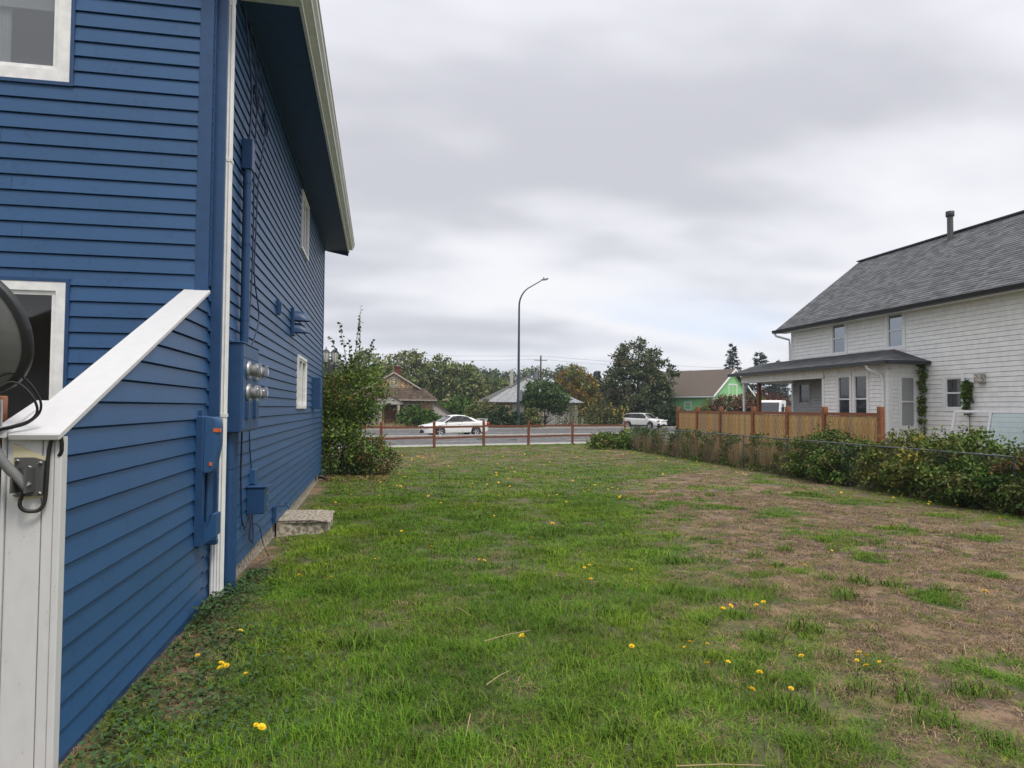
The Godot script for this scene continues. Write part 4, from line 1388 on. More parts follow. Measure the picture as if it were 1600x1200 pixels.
func side_plants() -> void:
	var r := RandomNumberGenerator.new()
	r.seed = 21
	var b: MB
	# tall shrub at the far house corner, with shoots above it
	var t := thing("tall_shrub", "tall leafy shrub with thin upright shoots at the blue house corner", "shrub", Vector3(-0.75, -0.2, -20.4))
	base = Vector3.ZERO
	b = mb()
	var lobes := [[Vector3(-0.3, 1.95, 0), Vector3(0.8, 1.0, 0.9)], [Vector3(0.4, 2.3, 0.1), Vector3(0.5, 0.85, 0.7)], [Vector3(-0.5, 0.9, 0.3), Vector3(0.8, 0.95, 0.9)], [Vector3(0.4, 0.7, 0.4), Vector3(0.55, 0.6, 0.7)], [Vector3(-0.9, 1.4, -0.4), Vector3(0.7, 1.3, 0.8)]]
	var spots := crown(b, r, lobes, 420, 40, 0.26, 0.085, [GREEN_A, GREEN_B, Color(0.14, 0.2, 0.035), Color(0.12, 0.18, 0.03), Color(0.07, 0.13, 0.035)])
	crown(b, r, [[Vector3(-0.3, 2.3, 0.5), Vector3(0.9, 0.6, 0.5)], [Vector3(0.6, 0.8, 0.8), Vector3(0.5, 0.35, 0.4)]], 26, 22, 0.2, 0.08, [RUST, Color(0.17, 0.12, 0.035)])
	obj("crown", b, M.leaf, t)
	b = mb()
	for k in 26:
		var s: Vector3 = spots[r.randi() % spots.size()]
		var a := Vector3(r.randf_range(-0.5, 0.4), -0.2, r.randf_range(-0.2, 0.3))
		b.tube([a, a.lerp(s, 0.5) + Vector3(0, 0.25, 0), s], [0.025, 0.016, 0.005], 5, false)
	var sh := mb()
	for q in [[0.18, 4.75, 0.05], [0.1, 4.35, 0.2], [-0.32, 4.3, -0.25], [-0.5, 3.9, -0.5], [0.48, 3.85, 0.35], [-0.1, 3.8, -0.05]]:
		var a := Vector3(q[0] - q[2] * 0.9, 2.4, 0.1)
		var e := Vector3(q[0] + q[2] * 0.3, q[1], 0.15)
		b.tube([a, a.lerp(e, 0.5) + Vector3(0.04, 0.06, 0), e], [0.014, 0.009, 0.003], 5, false)
		for k in 34:
			var f := k / 34.0
			var p := a.lerp(e, 0.15 + 0.87 * f) + Vector3(0.04 * sin(f * 3.0), 0, 0)
			var d := (rdir(r) + Vector3(0, 0.3, 0)).normalized()
			sh.leaf(p, d, d.cross(rdir(r)).normalized(), 0.1, 0.085, shade(GREEN_A, r.randf_range(0.6, 1.2)))
	obj("shoot_leaves", sh, M.leaf, t)
	obj("trunk", b, M.bark, t)
	# low dry shrub in front of it
	t = thing("dry_shrub", "low browning shrub spreading over the grass below the tall shrub", "shrub", Vector3(0.05, -0.2, -20.0))
	base = Vector3.ZERO
	b = mb()
	spots = crown(b, r, [[Vector3(0, 0.4, 0), Vector3(0.5, 0.42, 0.5)]], 60, 26, 0.14, 0.06, [RUST, OLIVE, GREEN_C, Color(0.12, 0.09, 0.05)])
	obj("crown", b, M.leaf, t)
	b = mb()
	for k in 16: b.tube([Vector3(r.randf_range(-0.2, 0.2), -0.05, 0), spots[r.randi() % spots.size()]], [0.012, 0.004], 4, false)
	obj("stem", b, M.bark, t)
	# brambles over and behind the wire fence, seen largest on the right
	var spec := [
		[12.3, -16.3, 0.95, 0.75, 0.85, "dark bramble climbing the cedar fence end by its last post", [GREEN_C, GREEN_A, GREEN_A]],
		[12.5, -17.6, 1.2, 0.55, 0.9, "leafy vine draped over the top of the cedar fence", [GREEN_C, GREEN_A, GREEN_B]],
		[12.6, -14.7, 1.25, 0.8, 0.95, "yellow-green bramble just right of the cedar fence end", [GREEN_B, Color(0.17, 0.17, 0.03), OLIVE]],
		[12.5, -13.6, 1.2, 0.8, 1.0, "bramble with yellow leaves below the white house bay window", [GREEN_A, GREEN_B, Color(0.2, 0.18, 0.03)]],
		[12.4, -12.6, 1.3, 0.75, 1.0, "bright green bramble hump below the single lower window", [GREEN_B, GREEN_B, GREEN_A]],
		[12.3, -11.7, 0.95, 0.75, 1.0, "dense low bramble in front of the leaning white frame", [GREEN_A, GREEN_B, GREEN_C]],
		[12.4, -10.7, 1.25, 0.75, 1.0, "dark bramble with reddish leaves at the right frame edge", [GREEN_C, GREEN_A, RUST]],
		[12.2, -9.8, 1.0, 0.7, 1.0, "bramble clump cut off by the right frame edge", [GREEN_C, GREEN_A]],
		[12.2, -8.7, 1.2, 0.7, 1.0, "bramble clump just outside the right frame edge", [GREEN_C, GREEN_A]]]
	for k in spec.size():
		var q: Array = spec[k]
		t = thing("bramble_bush", q[5], "bramble", Vector3(q[0] - 0.18, -0.17, q[1]), "brambles along the wire fence")
		base = Vector3.ZERO
		b = mb()
		var h: float = q[2]
		spots = crown(b, r, [[Vector3(-0.35, h * 0.42, 0), Vector3(0.72, h * 0.5, q[4] * 0.75)], [Vector3(0.1, h * 0.72, 0.1), Vector3(0.6, h * 0.38, q[4] * 0.62)], [Vector3(-0.62, 0.35, 0), Vector3(0.4, 0.42, q[4] * 0.8)]], 190, 44, 0.15, 0.078, q[6] + [OLIVE])
		for j in 9:                                     # arching canes above the mass
			var a := Vector3(r.randf_range(-0.3, 0.3), h * 0.8, r.randf_range(-0.5, 0.5))
			var e := a + Vector3(r.randf_range(-0.25, 0.25), r.randf_range(0.25, 0.6), r.randf_range(-0.3, 0.3))
			for i in 26:
				var p := a.lerp(e, i / 26.0) + rdir(r) * 0.05
				var d := rdir(r)
				b.leaf(p, d, d.cross(rdir(r)).normalized(), 0.075, 0.05, shade(q[6][r.randi() % q[6].size()], r.randf_range(0.7, 1.3)))
		obj("crown", b, M.leaf, t)
		b = mb()
		for j in 34:
			var s: Vector3 = spots[r.randi() % spots.size()]
			var a := Vector3(r.randf_range(-0.6, 0.3), 0, r.randf_range(-0.7, 0.7))
			b.tube([a, a.lerp(s, 0.5) + rdir(r) * 0.15, s + Vector3(r.randf_range(-0.15, 0), 0, 0)], [0.009, 0.007, 0.003], 4, false)
		obj("cane", b, M.straw, t)
	# dead grass and creeper woven through the rest of the fence
	var zz := -29.8
	var idx := 0
	var where := ["at its street end", "behind the first cedar post", "below the narrowest cedar bay", "below the second cedar bay", "below the grey stained boards", "below the middle cedar post", "beside the bare fence post", "below the fifth cedar bay", "below the vine-draped cedar bay"]
	while zz < -16.5:
		t = thing("dry_creeper", "dead grass and creeper woven in the wire fence " + where[idx % where.size()], "creeper", Vector3(11.75, -0.2, zz), "creepers in the wire fence")
		base = Vector3.ZERO
		b = mb()
		for k in 520:
			var p := Vector3(r.randf_range(-0.24, 0.3), 0.0, r.randf_range(-0.85, 0.85))
			var hh := r.randf_range(0.25, 1.02)
			var d := Vector3(r.randf_range(-0.12, 0.12), 1, r.randf_range(-0.3, 0.3)).normalized()
			b.leaf(p, d, d.cross(rdir(r)).normalized(), hh, 0.012, shade([Color(0.38, 0.27, 0.14), Color(0.29, 0.2, 0.1), Color(0.16, 0.15, 0.06)][r.randi() % 3], r.randf_range(0.6, 1.2)))
		obj("dead_grass", b, M.dry, t)
		b = mb()
		crown(b, r, [[Vector3(0.02, 0.95, 0), Vector3(0.25, 0.16, 0.9)], [Vector3(-0.05, 0.5, r.randf_range(-0.6, 0.6)), Vector3(0.2, 0.55, 0.35)], [Vector3(-0.25, 0.08, 0), Vector3(0.25, 0.14, 0.9)]], 55, 20, 0.12, 0.075, [GREEN_A, GREEN_C, OLIVE])
		obj("leaf_mass", b, M.leaf, t)
		zz += 1.58
		idx += 1
	# bush where the wire fence meets the street
	t = tree("street_bush", "green bush where the wire fence meets the street fence", Vector3(11.4, -0.2, -31.8), 0.6, 0.03, [[Vector3(0, 0.3, 0), Vector3(1.3, 0.45, 0.9)], [Vector3(0.9, 0.45, 0), Vector3(1.0, 0.5, 0.8)], [Vector3(-0.9, 0.25, 0.2), Vector3(0.8, 0.4, 0.7)]], 220, 34, 0.2, 0.12, [GREEN_A, GREEN_B, GREEN_B, OLIVE], 31, "", "bush")
	# ivy on the bay corner and by the lower window
	for q in [[16.95, 2.2, -19.25, 1.15, "ivy strand hanging from the porch roof corner of the white house"], [16.95, 2.05, -17.55, 0.42, "short ivy strand beside the lower window of the white house"]]:
		t = thing("ivy_strand", q[4], "ivy", Vector3(q[0], q[1], q[2]), "ivy on the white house")
		base = Vector3.ZERO
		b = mb()
		crown(b, r, [[Vector3(-0.06, 0, 0), Vector3(0.08, q[3], 0.1)], [Vector3(-0.06, q[3] * 0.75, 0), Vector3(0.1, 0.25, 0.06 + 0.1 * q[3])]], 40, 18, 0.06, 0.09, [GREEN_B, GREEN_A])
		obj("leaf_mass", b, M.leaf, t)
		b = mb()
		b.tube([Vector3(0, -2.1, 0), Vector3(0.01, 0, 0.03), Vector3(0, q[3], 0)], 0.01, 5)
		obj("stem", b, M.bark, t)

# ---------------------------------------------------------------- the street
const RA := 0.2915
func road_xf() -> Transform3D:
	return Transform3D(Basis(Vector3.UP, RA), Vector3(2.57, 0, -32.8))      # local x along the street, -z across it
func strip(called: String, s0: float, s1: float, y: float, m: Material, drop := 0.3) -> void:
	base = Vector3.ZERO
	var b := mb(road_xf())
	b.mm(Vector3(-150, y - drop, -s1), Vector3(170, y, -s0))
	structure(obj(called, b, m))
func street() -> void:
	base = Vector3.ZERO
	var b := mb()
	b.quad(Vector3(-900, -0.36, 300), Vector3(900, -0.36, 300), Vector3(900, -0.36, -1200), Vector3(-900, -0.36, -1200))
	structure(obj("ground", b, M.far_ground))
	strip("road", 2.75, 27.9, -0.3, M.asphalt, 0.05)
	strip("sidewalk", 1.15, 2.6, -0.195, M.kerb)
	strip("kerb", 2.6, 2.75, -0.185, M.kerb)
	strip("median_kerb", 12.2, 13.1, -0.14, M.kerb)
	strip("kerb", 27.9, 28.1, -0.17, M.kerb)
	strip("sidewalk", 28.1, 30.0, -0.175, M.kerb)
	for s in [7.4, 20.4]:
		b = mb(road_xf())
		var x := -60.0
		while x < 80.0:
			b.quad(Vector3(x, -0.296, -s), Vector3(x + 3.0, -0.296, -s), Vector3(x + 3.0, -0.296, -s - 0.12), Vector3(x, -0.296, -s - 0.12))
			x += 9.0
		structure(obj("lane_marking", b, mat(lin(0.6, 0.6, 0.58), 0.8)))

# ---------------------------------------------------------------- vehicles
func pl(t: Array, x: float) -> float:          # a polyline of [x, y]
	for k in t.size() - 1:
		if x <= t[k + 1][0]:
			var f := clampf((x - t[k][0]) / (t[k + 1][0] - t[k][0]), 0, 1)
			return lerpf(t[k][1], t[k + 1][1], f * f * (3 - 2 * f) * 0.5 + f * 0.5)
	return t[t.size() - 1][1]
func car(called: String, label: String, at: Vector3, turn: float, S: Dictionary) -> Node3D:
	var t := thing(called, label, "car", at, "", turn)
	base = Vector3.ZERO
	var L: float = S.half
	var b := mb()
	var g := []
	var n := 130
	for i in n + 1:
		var x := lerpf(-L, L, i / float(n))
		var w: float = S.w * (1.0 - 0.3 * pow(absf(x) / L, 9.0) - 0.05 * pow(absf(x) / L, 3.0))
		var yl := pl(S.low, x)
		for a in S.axles:
			var d: float = absf(x - a)
			if d < S.arch: yl = maxf(yl, 0.32 + sqrt(S.arch * S.arch - d * d))
		var yt := pl(S.top, x)
		var ys := minf(pl(S.belt, x), yt - 0.015)
		yl = minf(yl, ys - 0.1)
		var row := []
		var half := [[w - 0.16, yl + 0.0], [w - 0.03, yl], [w - 0.005, yl + 0.03], [w, lerpf(yl, ys, 0.45)], [w - 0.012, lerpf(yl, ys, 0.72)], [w - 0.03, ys - 0.03], [w - 0.075, ys], [w * 0.72, lerpf(ys, yt, 0.75)], [w * 0.36, yt - 0.004], [0.0, yt]]
		for q in half: row.append(Vector3(x, q[1], q[0]))
		for k in range(half.size() - 2, -1, -1): row.append(Vector3(x, half[k][1], -half[k][0]))
		g.append(row)
	b.grid(g, false)
	for e in [0, n]:
		var p: Array = g[e].slice(1, g[e].size() - 1)
		var o := Vector3(p[0].x + (0.035 if e == n else -0.035), 0.5, 0)
		for k in p.size() - 1:
			if e == n: b.tri(o, p[k + 1], p[k])
			else: b.tri(o, p[k], p[k + 1])
	var body := obj("body", b, M.car_white, t)
	# roof and pillars
	b = mb()
	g = []
	for i in 25:
		var x := lerpf(S.roof[0][0], S.roof[S.roof.size() - 1][0], i / 24.0)
		var y := pl(S.roof, x)
		var w: float = S.rw * (1.0 - 0.1 * pow(absf((i - 12) / 12.0), 4.0))
		var row := []
		for q in [[w + 0.015, -0.045], [w, -0.02], [w * 0.85, 0.0], [w * 0.45, 0.022], [0, 0.028], [-w * 0.45, 0.022], [-w * 0.85, 0.0], [-w, -0.02], [-w - 0.015, -0.045]]:
			row.append(Vector3(x, y + q[1], q[0]))
		g.append(row)
	b.grid(g)
	obj("roof", b, M.car_white, t)
	var sidep := func(x: float, f: float, s: float) -> Vector3:
		var yb := pl(S.belt, x)
		var yr := pl(S.roof, clampf(x, S.roof[0][0], S.roof[S.roof.size() - 1][0])) - 0.04
		return Vector3(x, lerpf(yb, yr, f), s * lerpf(S.w - 0.085, S.rw + 0.005, f))
	for s in [-1.0, 1.0]:
		for p in S.pillars:                                   # [bottom x, top x, width, dark]
			b = mb()
			var a: Vector3 = sidep.call(p[0], -0.02, s)
			var e: Vector3 = sidep.call(p[1], 1.0, s)
			var wd := Vector3(p[2] * 0.5, 0, 0)
			var we := Vector3(p[2] * 0.5 * p[4], 0, 0)
			var out := Vector3(0, 0, s * 0.012)
			b.quad(a - wd + out, a + wd + out, e + we + out, e - we + out)
			b.quad(a - wd - out, a + wd - out, e + we - out, e - we - out)
			b.quad(a + wd - out, a + wd + out, e + we + out, e + we - out)
			b.quad(a - wd - out, a - wd + out, e - we + out, e - we - out)
			obj("pillar", b, M.trim_black if p[3] else M.car_white, t)
		for wv in S.windows:
			if wv.get("open", 0.0) == s: continue
			b = mb()
			var pts := []
			for q in wv.pts: pts.append(sidep.call(q[0], q[1], s))
			b.poly(pts)
			obj("side_window", b, M.car_glass, t)
		b = mb()
		var m: Vector3 = sidep.call(S.mirror, 0.12, s)
		b.bev(m + Vector3(0, 0.04, s * 0.13), Vector3(0.1, 0.13, 0.19), 0.03)
		b.bar(m, m + Vector3(0, 0.0, s * 0.12), 0.05, 0.03)
		obj("wing_mirror", b, M.car_white if S.has("rack") else M.trim_black, t)
		for x in S.handles:
			b = mb()
			b.bev(Vector3(x, pl(S.belt, x) - 0.13, s * (S.w - 0.003)), Vector3(0.2, 0.035, 0.03), 0.01)
			obj("door_handle", b, M.car_white, t)
		for x in S.seams:
			b = mb()
			b.bar(Vector3(x, 0.34, s * (S.w + 0.001)), Vector3(x, pl(S.belt, x) - 0.035, s * (S.w - 0.028)), 0.012, 0.006, Vector3(0, 0, 1))
			obj("door_seam", b, M.trim_black, body)
		b = mb()
		b.bev(Vector3(L - 0.17, S.head, s * (S.w - 0.3)), Vector3(0.34, 0.15, 0.34), 0.05, Basis(Vector3.UP, s * 0.45))
		obj("headlight", b, M.lens, t)
		b = mb()
		b.bev(Vector3(-L + 0.09, S.tailh, s * (S.w - 0.19)), Vector3(0.2, 0.2, 0.26), 0.04)
		obj("tail_light", b, M.tail, t)
		if S.get("cladding", false):
			b = mb()
			b.bev(Vector3(L - 0.1, 0.42, s * 0.72), Vector3(0.22, 0.2, 0.24), 0.04)
			obj("fog_lamp_surround", b, M.trim_black, t)
			b = mb()
			b.bar(Vector3(S.axles[0] + 0.45, 0.3, s * (S.w - 0.01)), Vector3(S.axles[1] - 0.45, 0.3, s * (S.w - 0.01)), 0.05, 0.14)
			obj("sill_cladding", b, M.trim_black, t)
		if S.has("rack"):
			b = mb()
			b.tube([Vector3(0.35, 1.56, s * 0.58), Vector3(0.25, 1.62, s * 0.58), Vector3(-1.5, 1.62, s * 0.58), Vector3(-1.6, 1.56, s * 0.58)], 0.018, 6)
			obj("roof_rail", b, M.trim_black, t)
	# windscreen and rear window
	for q in [S.screen, S.back]:
		b = mb()
		var rows := []
		for i in 5:
			var f := i / 4.0
			var row := []
			for j in 7:
				var z := lerpf(-1, 1, j / 6.0)
				row.append(Vector3(lerpf(q[0], q[2], f) - signf(q[0]) * 0.1 * z * z * (1.0 - f * 0.5), lerpf(q[1], q[3], f), z * lerpf(S.w - 0.13, S.rw - 0.03, f)))
			rows.append(row)
		b.grid(rows)
		obj("windscreen" if q[0] > 0 else "rear_window", b, M.car_glass, t)
	# front: grille, bumper intake, plate; cabin and underbody
	b = mb()
	b.bev(Vector3(L - 0.01, S.grille, 0), Vector3(0.1, 0.14, S.gw), 0.03)
	obj("grille", b, M.lens if S.get("cladding", false) else M.trim_black, t)
	b = mb()
	b.bev(Vector3(L - 0.01, 0.36, 0), Vector3(0.1, 0.09, 0.8), 0.02)
	obj("air_intake", b, M.trim_black, t)
	b = mb()
	b.mm(Vector3(-L + 0.25, 0.22, -0.68), Vector3(L - 0.3, 0.62, 0.68))
	obj("underbody", b, M.trim_black, t)
	b = mb()
	b.mm(Vector3(-1.2, 0.6, -0.72), Vector3(0.95, 0.72, 0.72))
	for x in S.seats:
		for z in ([-0.37, 0.37] if x > 0 else [-0.4, 0.0, 0.4]):
			b.bev(Vector3(x, 0.82, z), Vector3(0.5, 0.2, 0.48), 0.05)
			b.bev(Vector3(x - 0.28, 1.05, z), Vector3(0.14, 0.55, 0.44), 0.05, Basis(Vector3.BACK, 0.2))
	b.bev(Vector3(0.92, 0.88, 0), Vector3(0.3, 0.2, 1.3), 0.05)
	obj("cabin", b, M.seat, t)
	if S.has("spoiler"):
		b = mb()
		b.bev(Vector3(-L + 0.2, 1.19, 0), Vector3(0.24, 0.03, 1.45), 0.01)
		for z in [-0.62, 0.62]: b.bev(Vector3(-L + 0.2, 1.12, z), Vector3(0.18, 0.14, 0.06), 0.01)
		obj("spoiler", b, M.car_white, t)
	for x in S.axles:
		for s in [-1.0, 1.0]:
			var wx := Transform3D(Basis(Vector3(1, 0, 0), s * PI / 2), Vector3(x, 0.325, s * (S.w - 0.2)))
			b = mb(wx)
			b.lathe([Vector2(0.2, 0.0), Vector2(0.29, 0.0), Vector2(0.322, 0.03), Vector2(0.325, 0.1), Vector2(0.322, 0.17), Vector2(0.29, 0.2), Vector2(0.215, 0.195)], Transform3D(), 28)
			var wh := obj("wheel", b, M.tyre, t)
			b = mb(wx)
			b.lathe([Vector2(0.0, 0.14), Vector2(0.05, 0.165), Vector2(0.06, 0.15)], Transform3D(), 14)
			b.lathe([Vector2(0.185, 0.15), Vector2(0.218, 0.198), Vector2(0.222, 0.19)], Transform3D(), 28)
			for k in 5:
				var a := TAU * k / 5.0
				b.bar(Vector3(0.04 * cos(a), 0.15, 0.04 * sin(a)), Vector3(0.2 * cos(a), 0.172, 0.2 * sin(a)), 0.07, 0.02, Vector3.UP)
			obj("rim", b, M.rim, wh)
			b = mb(wx)
			b.lathe([Vector2(0.0, 0.06), Vector2(0.2, 0.06)], Transform3D(), 20)
			obj("brake_disc", b, M.trim_black, wh)
	return t

func vehicles() -> void:
	var sedan := {"half": 2.42, "w": 0.9, "rw": 0.6, "arch": 0.385, "axles": [-1.33, 1.4], "low": [[-2.42, 0.36], [-2.1, 0.26], [0, 0.24], [2.1, 0.2], [2.42, 0.2]],
		"top": [[-2.42, 0.94], [-2.3, 1.06], [-1.55, 1.1], [0.9, 1.02], [1.2, 1.0], [2.0, 0.84], [2.3, 0.8], [2.42, 0.74]], "belt": [[-2.42, 0.9], [-2.2, 1.01], [-1.0, 1.0], [1.1, 0.93], [1.9, 0.8], [2.42, 0.66]],
		"roof": [[-0.95, 1.35], [-0.6, 1.44], [-0.1, 1.475], [0.3, 1.44], [0.5, 1.39]], "screen": [1.3, 0.98, 0.48, 1.37], "back": [-1.75, 1.07, -0.93, 1.35],
		"pillars": [[1.2, 0.42, 0.1, false, 0.8], [-0.26, -0.24, 0.09, true, 0.8], [-1.52, -0.92, 0.34, false, 0.6]],
		"windows": [{"pts": [[1.12, 0.0], [-0.22, 0.0], [-0.2, 0.97], [0.36, 0.97]], "open": 1.0}, {"pts": [[-0.3, 0.0], [-1.32, 0.02], [-0.95, 0.8], [-0.8, 0.96], [-0.28, 0.97]]}],
		"mirror": 0.92, "handles": [-0.05, -1.15], "seams": [0.98, -0.27, -1.2], "head": 0.66, "tailh": 0.86, "grille": 0.64, "gw": 0.7, "seats": [0.1, -0.75], "spoiler": true}
	car("white_sedan", "white four-door sedan with rear spoiler driving left along the street", Vector3(5.3, -0.3, -49.7), PI + RA, sedan)
	var wagon := {"half": 2.41, "w": 0.92, "rw": 0.64, "arch": 0.4, "axles": [-1.38, 1.37], "low": [[-2.41, 0.4], [-2.1, 0.32], [2.1, 0.3], [2.41, 0.36]],
		"top": [[-2.41, 0.98], [-2.32, 1.08], [0.9, 1.06], [1.15, 1.05], [2.0, 0.95], [2.3, 0.86], [2.41, 0.72]], "belt": [[-2.41, 0.95], [-2.2, 1.07], [1.1, 0.98], [2.0, 0.86], [2.41, 0.66]],
		"roof": [[-2.1, 1.45], [-1.5, 1.54], [-0.3, 1.57], [0.3, 1.53], [0.5, 1.48]], "screen": [1.3, 1.03, 0.48, 1.46], "back": [-2.36, 1.1, -2.1, 1.45],
		"pillars": [[1.2, 0.42, 0.1, false, 0.8], [-0.3, -0.26, 0.1, true, 0.8], [-1.36, -1.2, 0.12, true, 0.8], [-2.24, -2.05, 0.2, false, 0.7]],
		"windows": [{"pts": [[1.12, 0.0], [-0.25, 0.0], [-0.22, 0.97], [0.36, 0.97]]}, {"pts": [[-0.34, 0.0], [-1.32, 0.0], [-1.16, 0.97], [-0.3, 0.97]]}, {"pts": [[-1.4, 0.0], [-2.16, 0.12], [-1.98, 0.96], [-1.24, 0.97]]}],
		"mirror": 0.95, "handles": [-0.08, -1.15], "seams": [0.98, -0.3, -1.25], "head": 0.82, "tailh": 0.95, "grille": 0.76, "gw": 0.75, "seats": [0.1, -0.8], "cladding": true, "rack": true}
	car("white_wagon", "white estate wagon with black lower bumper facing the camera at right", Vector3(27.3, -0.3, -69.2), -1.0, wagon)
	driver()
	truck()

func driver() -> void:
	# a seated figure as one surface: tapered bones joined by a smooth minimum, meshed as surface nets
	var xf := Transform3D(Basis(Vector3.UP, PI + RA), Vector3(5.3, -0.3, -49.7))
	var t := thing("person", "driver in red shirt leaning a bare arm out of the sedan window", "person", xf * Vector3(0.1, 0.9, 0.37), "", PI + RA)
	base = Vector3(0.1, 0.9, 0.37)
	var bones := [   # a, b, ra, rb, skin
		[Vector3(0.08, 0.96, 0.37), Vector3(-0.02, 1.18, 0.38), 0.15, 0.15, 0], [Vector3(-0.02, 1.18, 0.24), Vector3(-0.02, 1.18, 0.52), 0.075, 0.075, 0], [Vector3(0.0, 1.2, 0.4), Vector3(0.03, 1.28, 0.42), 0.055, 0.055, 1],
		[Vector3(0.05, 1.33, 0.44), Vector3(0.05, 1.38, 0.44), 0.085, 0.09, 1], [Vector3(0.13, 1.335, 0.45), Vector3(0.15, 1.32, 0.455), 0.02, 0.016, 1],
		[Vector3(-0.02, 1.17, 0.54), Vector3(0.12, 1.03, 0.76), 0.055, 0.042, 0], [Vector3(0.12, 1.03, 0.76), Vector3(0.34, 0.99, 0.84), 0.042, 0.03, 1], [Vector3(0.34, 0.99, 0.84), Vector3(0.43, 0.98, 0.86), 0.034, 0.026, 1],
		[Vector3(0.43, 0.985, 0.88), Vector3(0.51, 0.955, 0.885), 0.011, 0.009, 1], [Vector3(0.435, 0.99, 0.86), Vector3(0.52, 0.96, 0.86), 0.011, 0.009, 1], [Vector3(0.43, 0.985, 0.84), Vector3(0.505, 0.957, 0.835), 0.011, 0.009, 1], [Vector3(0.42, 0.98, 0.822), Vector3(0.48, 0.955, 0.815), 0.01, 0.008, 1], [Vector3(0.37, 1.0, 0.82), Vector3(0.43, 1.01, 0.795), 0.012, 0.01, 1],
		[Vector3(-0.02, 1.17, 0.22), Vector3(0.14, 0.98, 0.14), 0.055, 0.042, 0], [Vector3(0.14, 0.98, 0.14), Vector3(0.4, 1.02, 0.22), 0.042, 0.03, 1], [Vector3(0.4, 1.02, 0.22), Vector3(0.47, 1.03, 0.23), 0.036, 0.03, 1],
		[Vector3(0.08, 0.94, 0.28), Vector3(0.5, 0.9, 0.28), 0.09, 0.065, 2], [Vector3(0.08, 0.94, 0.46), Vector3(0.5, 0.9, 0.46), 0.09, 0.065, 2], [Vector3(0.5, 0.9, 0.28), Vector3(0.75, 0.62, 0.28), 0.06, 0.045, 2], [Vector3(0.5, 0.9, 0.46), Vector3(0.75, 0.62, 0.46), 0.06, 0.045, 2]]
	var cell := 0.016
	var lo := Vector3(-0.22, 0.56, 0.06)
	var nx := 66
	var ny := 60
	var nz := 54
	var field := PackedFloat32Array()
	field.resize(nx * ny * nz)
	field.fill(1.0)
	for q in bones:
		var a: Vector3 = q[0]
		var ab: Vector3 = q[1] - a
		var l2 := ab.length_squared()
		var pad: float = maxf(q[2], q[3]) + 0.06
		var mn := ((a.min(q[1]) - Vector3.ONE * pad - lo) / cell).floor()
		var mx := ((a.max(q[1]) + Vector3.ONE * pad - lo) / cell).ceil()
		for i in range(maxi(0, int(mn.x)), mini(nx, int(mx.x))):
			for j in range(maxi(0, int(mn.y)), mini(ny, int(mx.y))):
				for k in range(maxi(0, int(mn.z)), mini(nz, int(mx.z))):
					var p := lo + Vector3(i, j, k) * cell
					var f := clampf((p - a).dot(ab) / l2, 0, 1)
					var d: float = (p - a - ab * f).length() - lerpf(q[2], q[3], f)
					var id := (i * ny + j) * nz + k
					var o := field[id]
					var h := maxf(0.022 - absf(o - d), 0.0) / 0.022
					field[id] = minf(o, d) - h * h * 0.022 * 0.25
	var vid := {}
	var b := mb()
	var cols := [Color(0.4, 0.06, 0.05), Color(0.5, 0.27, 0.19), Color(0.03, 0.035, 0.06)]
	for i in nx - 1:
		for j in ny - 1:
			for k in nz - 1:
				var c := Vector3.ZERO
				var m := 0
				var vals := PackedFloat32Array()
				var id := (i * ny + j) * nz + k
				var f0 := field[id]
				if f0 > 0.05: continue
				for q in 8: vals.append(field[id + (ny * nz if q & 1 else 0) + (nz if q & 2 else 0) + (1 if q & 4 else 0)])
				for e in [[0, 1], [2, 3], [4, 5], [6, 7], [0, 2], [1, 3], [4, 6], [5, 7], [0, 4], [1, 5], [2, 6], [3, 7]]:
					var va := vals[e[0]]
					var vb := vals[e[1]]
					if (va < 0) != (vb < 0):
						var f := va / (va - vb)
						c += Vector3(e[0] & 1, (e[0] >> 1) & 1, (e[0] >> 2) & 1).lerp(Vector3(e[1] & 1, (e[1] >> 1) & 1, (e[1] >> 2) & 1), f)
						m += 1
				if m == 0: continue
				var p := lo + (Vector3(i, j, k) + c / m) * cell
				var nn := Vector3(vals[1] - vals[0] + vals[3] - vals[2], vals[2] - vals[0] + vals[3] - vals[1], vals[4] - vals[0] + vals[6] - vals[2])
				var best := 1e9
				for q in bones:
					var ab: Vector3 = q[1] - q[0]
					var f := clampf((p - q[0]).dot(ab) / ab.length_squared(), 0, 1)
					var d: float = (p - q[0] - ab * f).length() - lerpf(q[2], q[3], f)
					if d < best:
						best = d
						b.col = cols[q[4]]
				vid[Vector3i(i, j, k)] = b.put(p, nn)
	for key in vid:
		var f0 := field[(key.x * ny + key.y) * nz + key.z]
		for ax in 3:
			var st: Vector3i = [Vector3i(1, 0, 0), Vector3i(0, 1, 0), Vector3i(0, 0, 1)][ax]
			var u: Vector3i = [Vector3i(0, 1, 0), Vector3i(0, 0, 1), Vector3i(1, 0, 0)][ax]
			var w: Vector3i = [Vector3i(0, 0, 1), Vector3i(1, 0, 0), Vector3i(0, 1, 0)][ax]
			var e: Vector3i = key + st
			if e.x >= nx or e.y >= ny or e.z >= nz: continue
			var f1 := field[(e.x * ny + e.y) * nz + e.z]
			if (f0 < 0) == (f1 < 0): continue
			var q := [key, key - u, key - u - w, key - w]
			var ok := true
			for z in q:
				if not vid.has(z): ok = false
			if not ok: continue
			var id := [vid[q[0]], vid[q[1]], vid[q[2]], vid[q[3]]]
			if f0 < 0: b.ix.append_array([id[0], id[1], id[2], id[0], id[2], id[3]])
			else: b.ix.append_array([id[0], id[2], id[1], id[0], id[3], id[2]])
	obj("body", b, M.skin, t)
	b = mb()
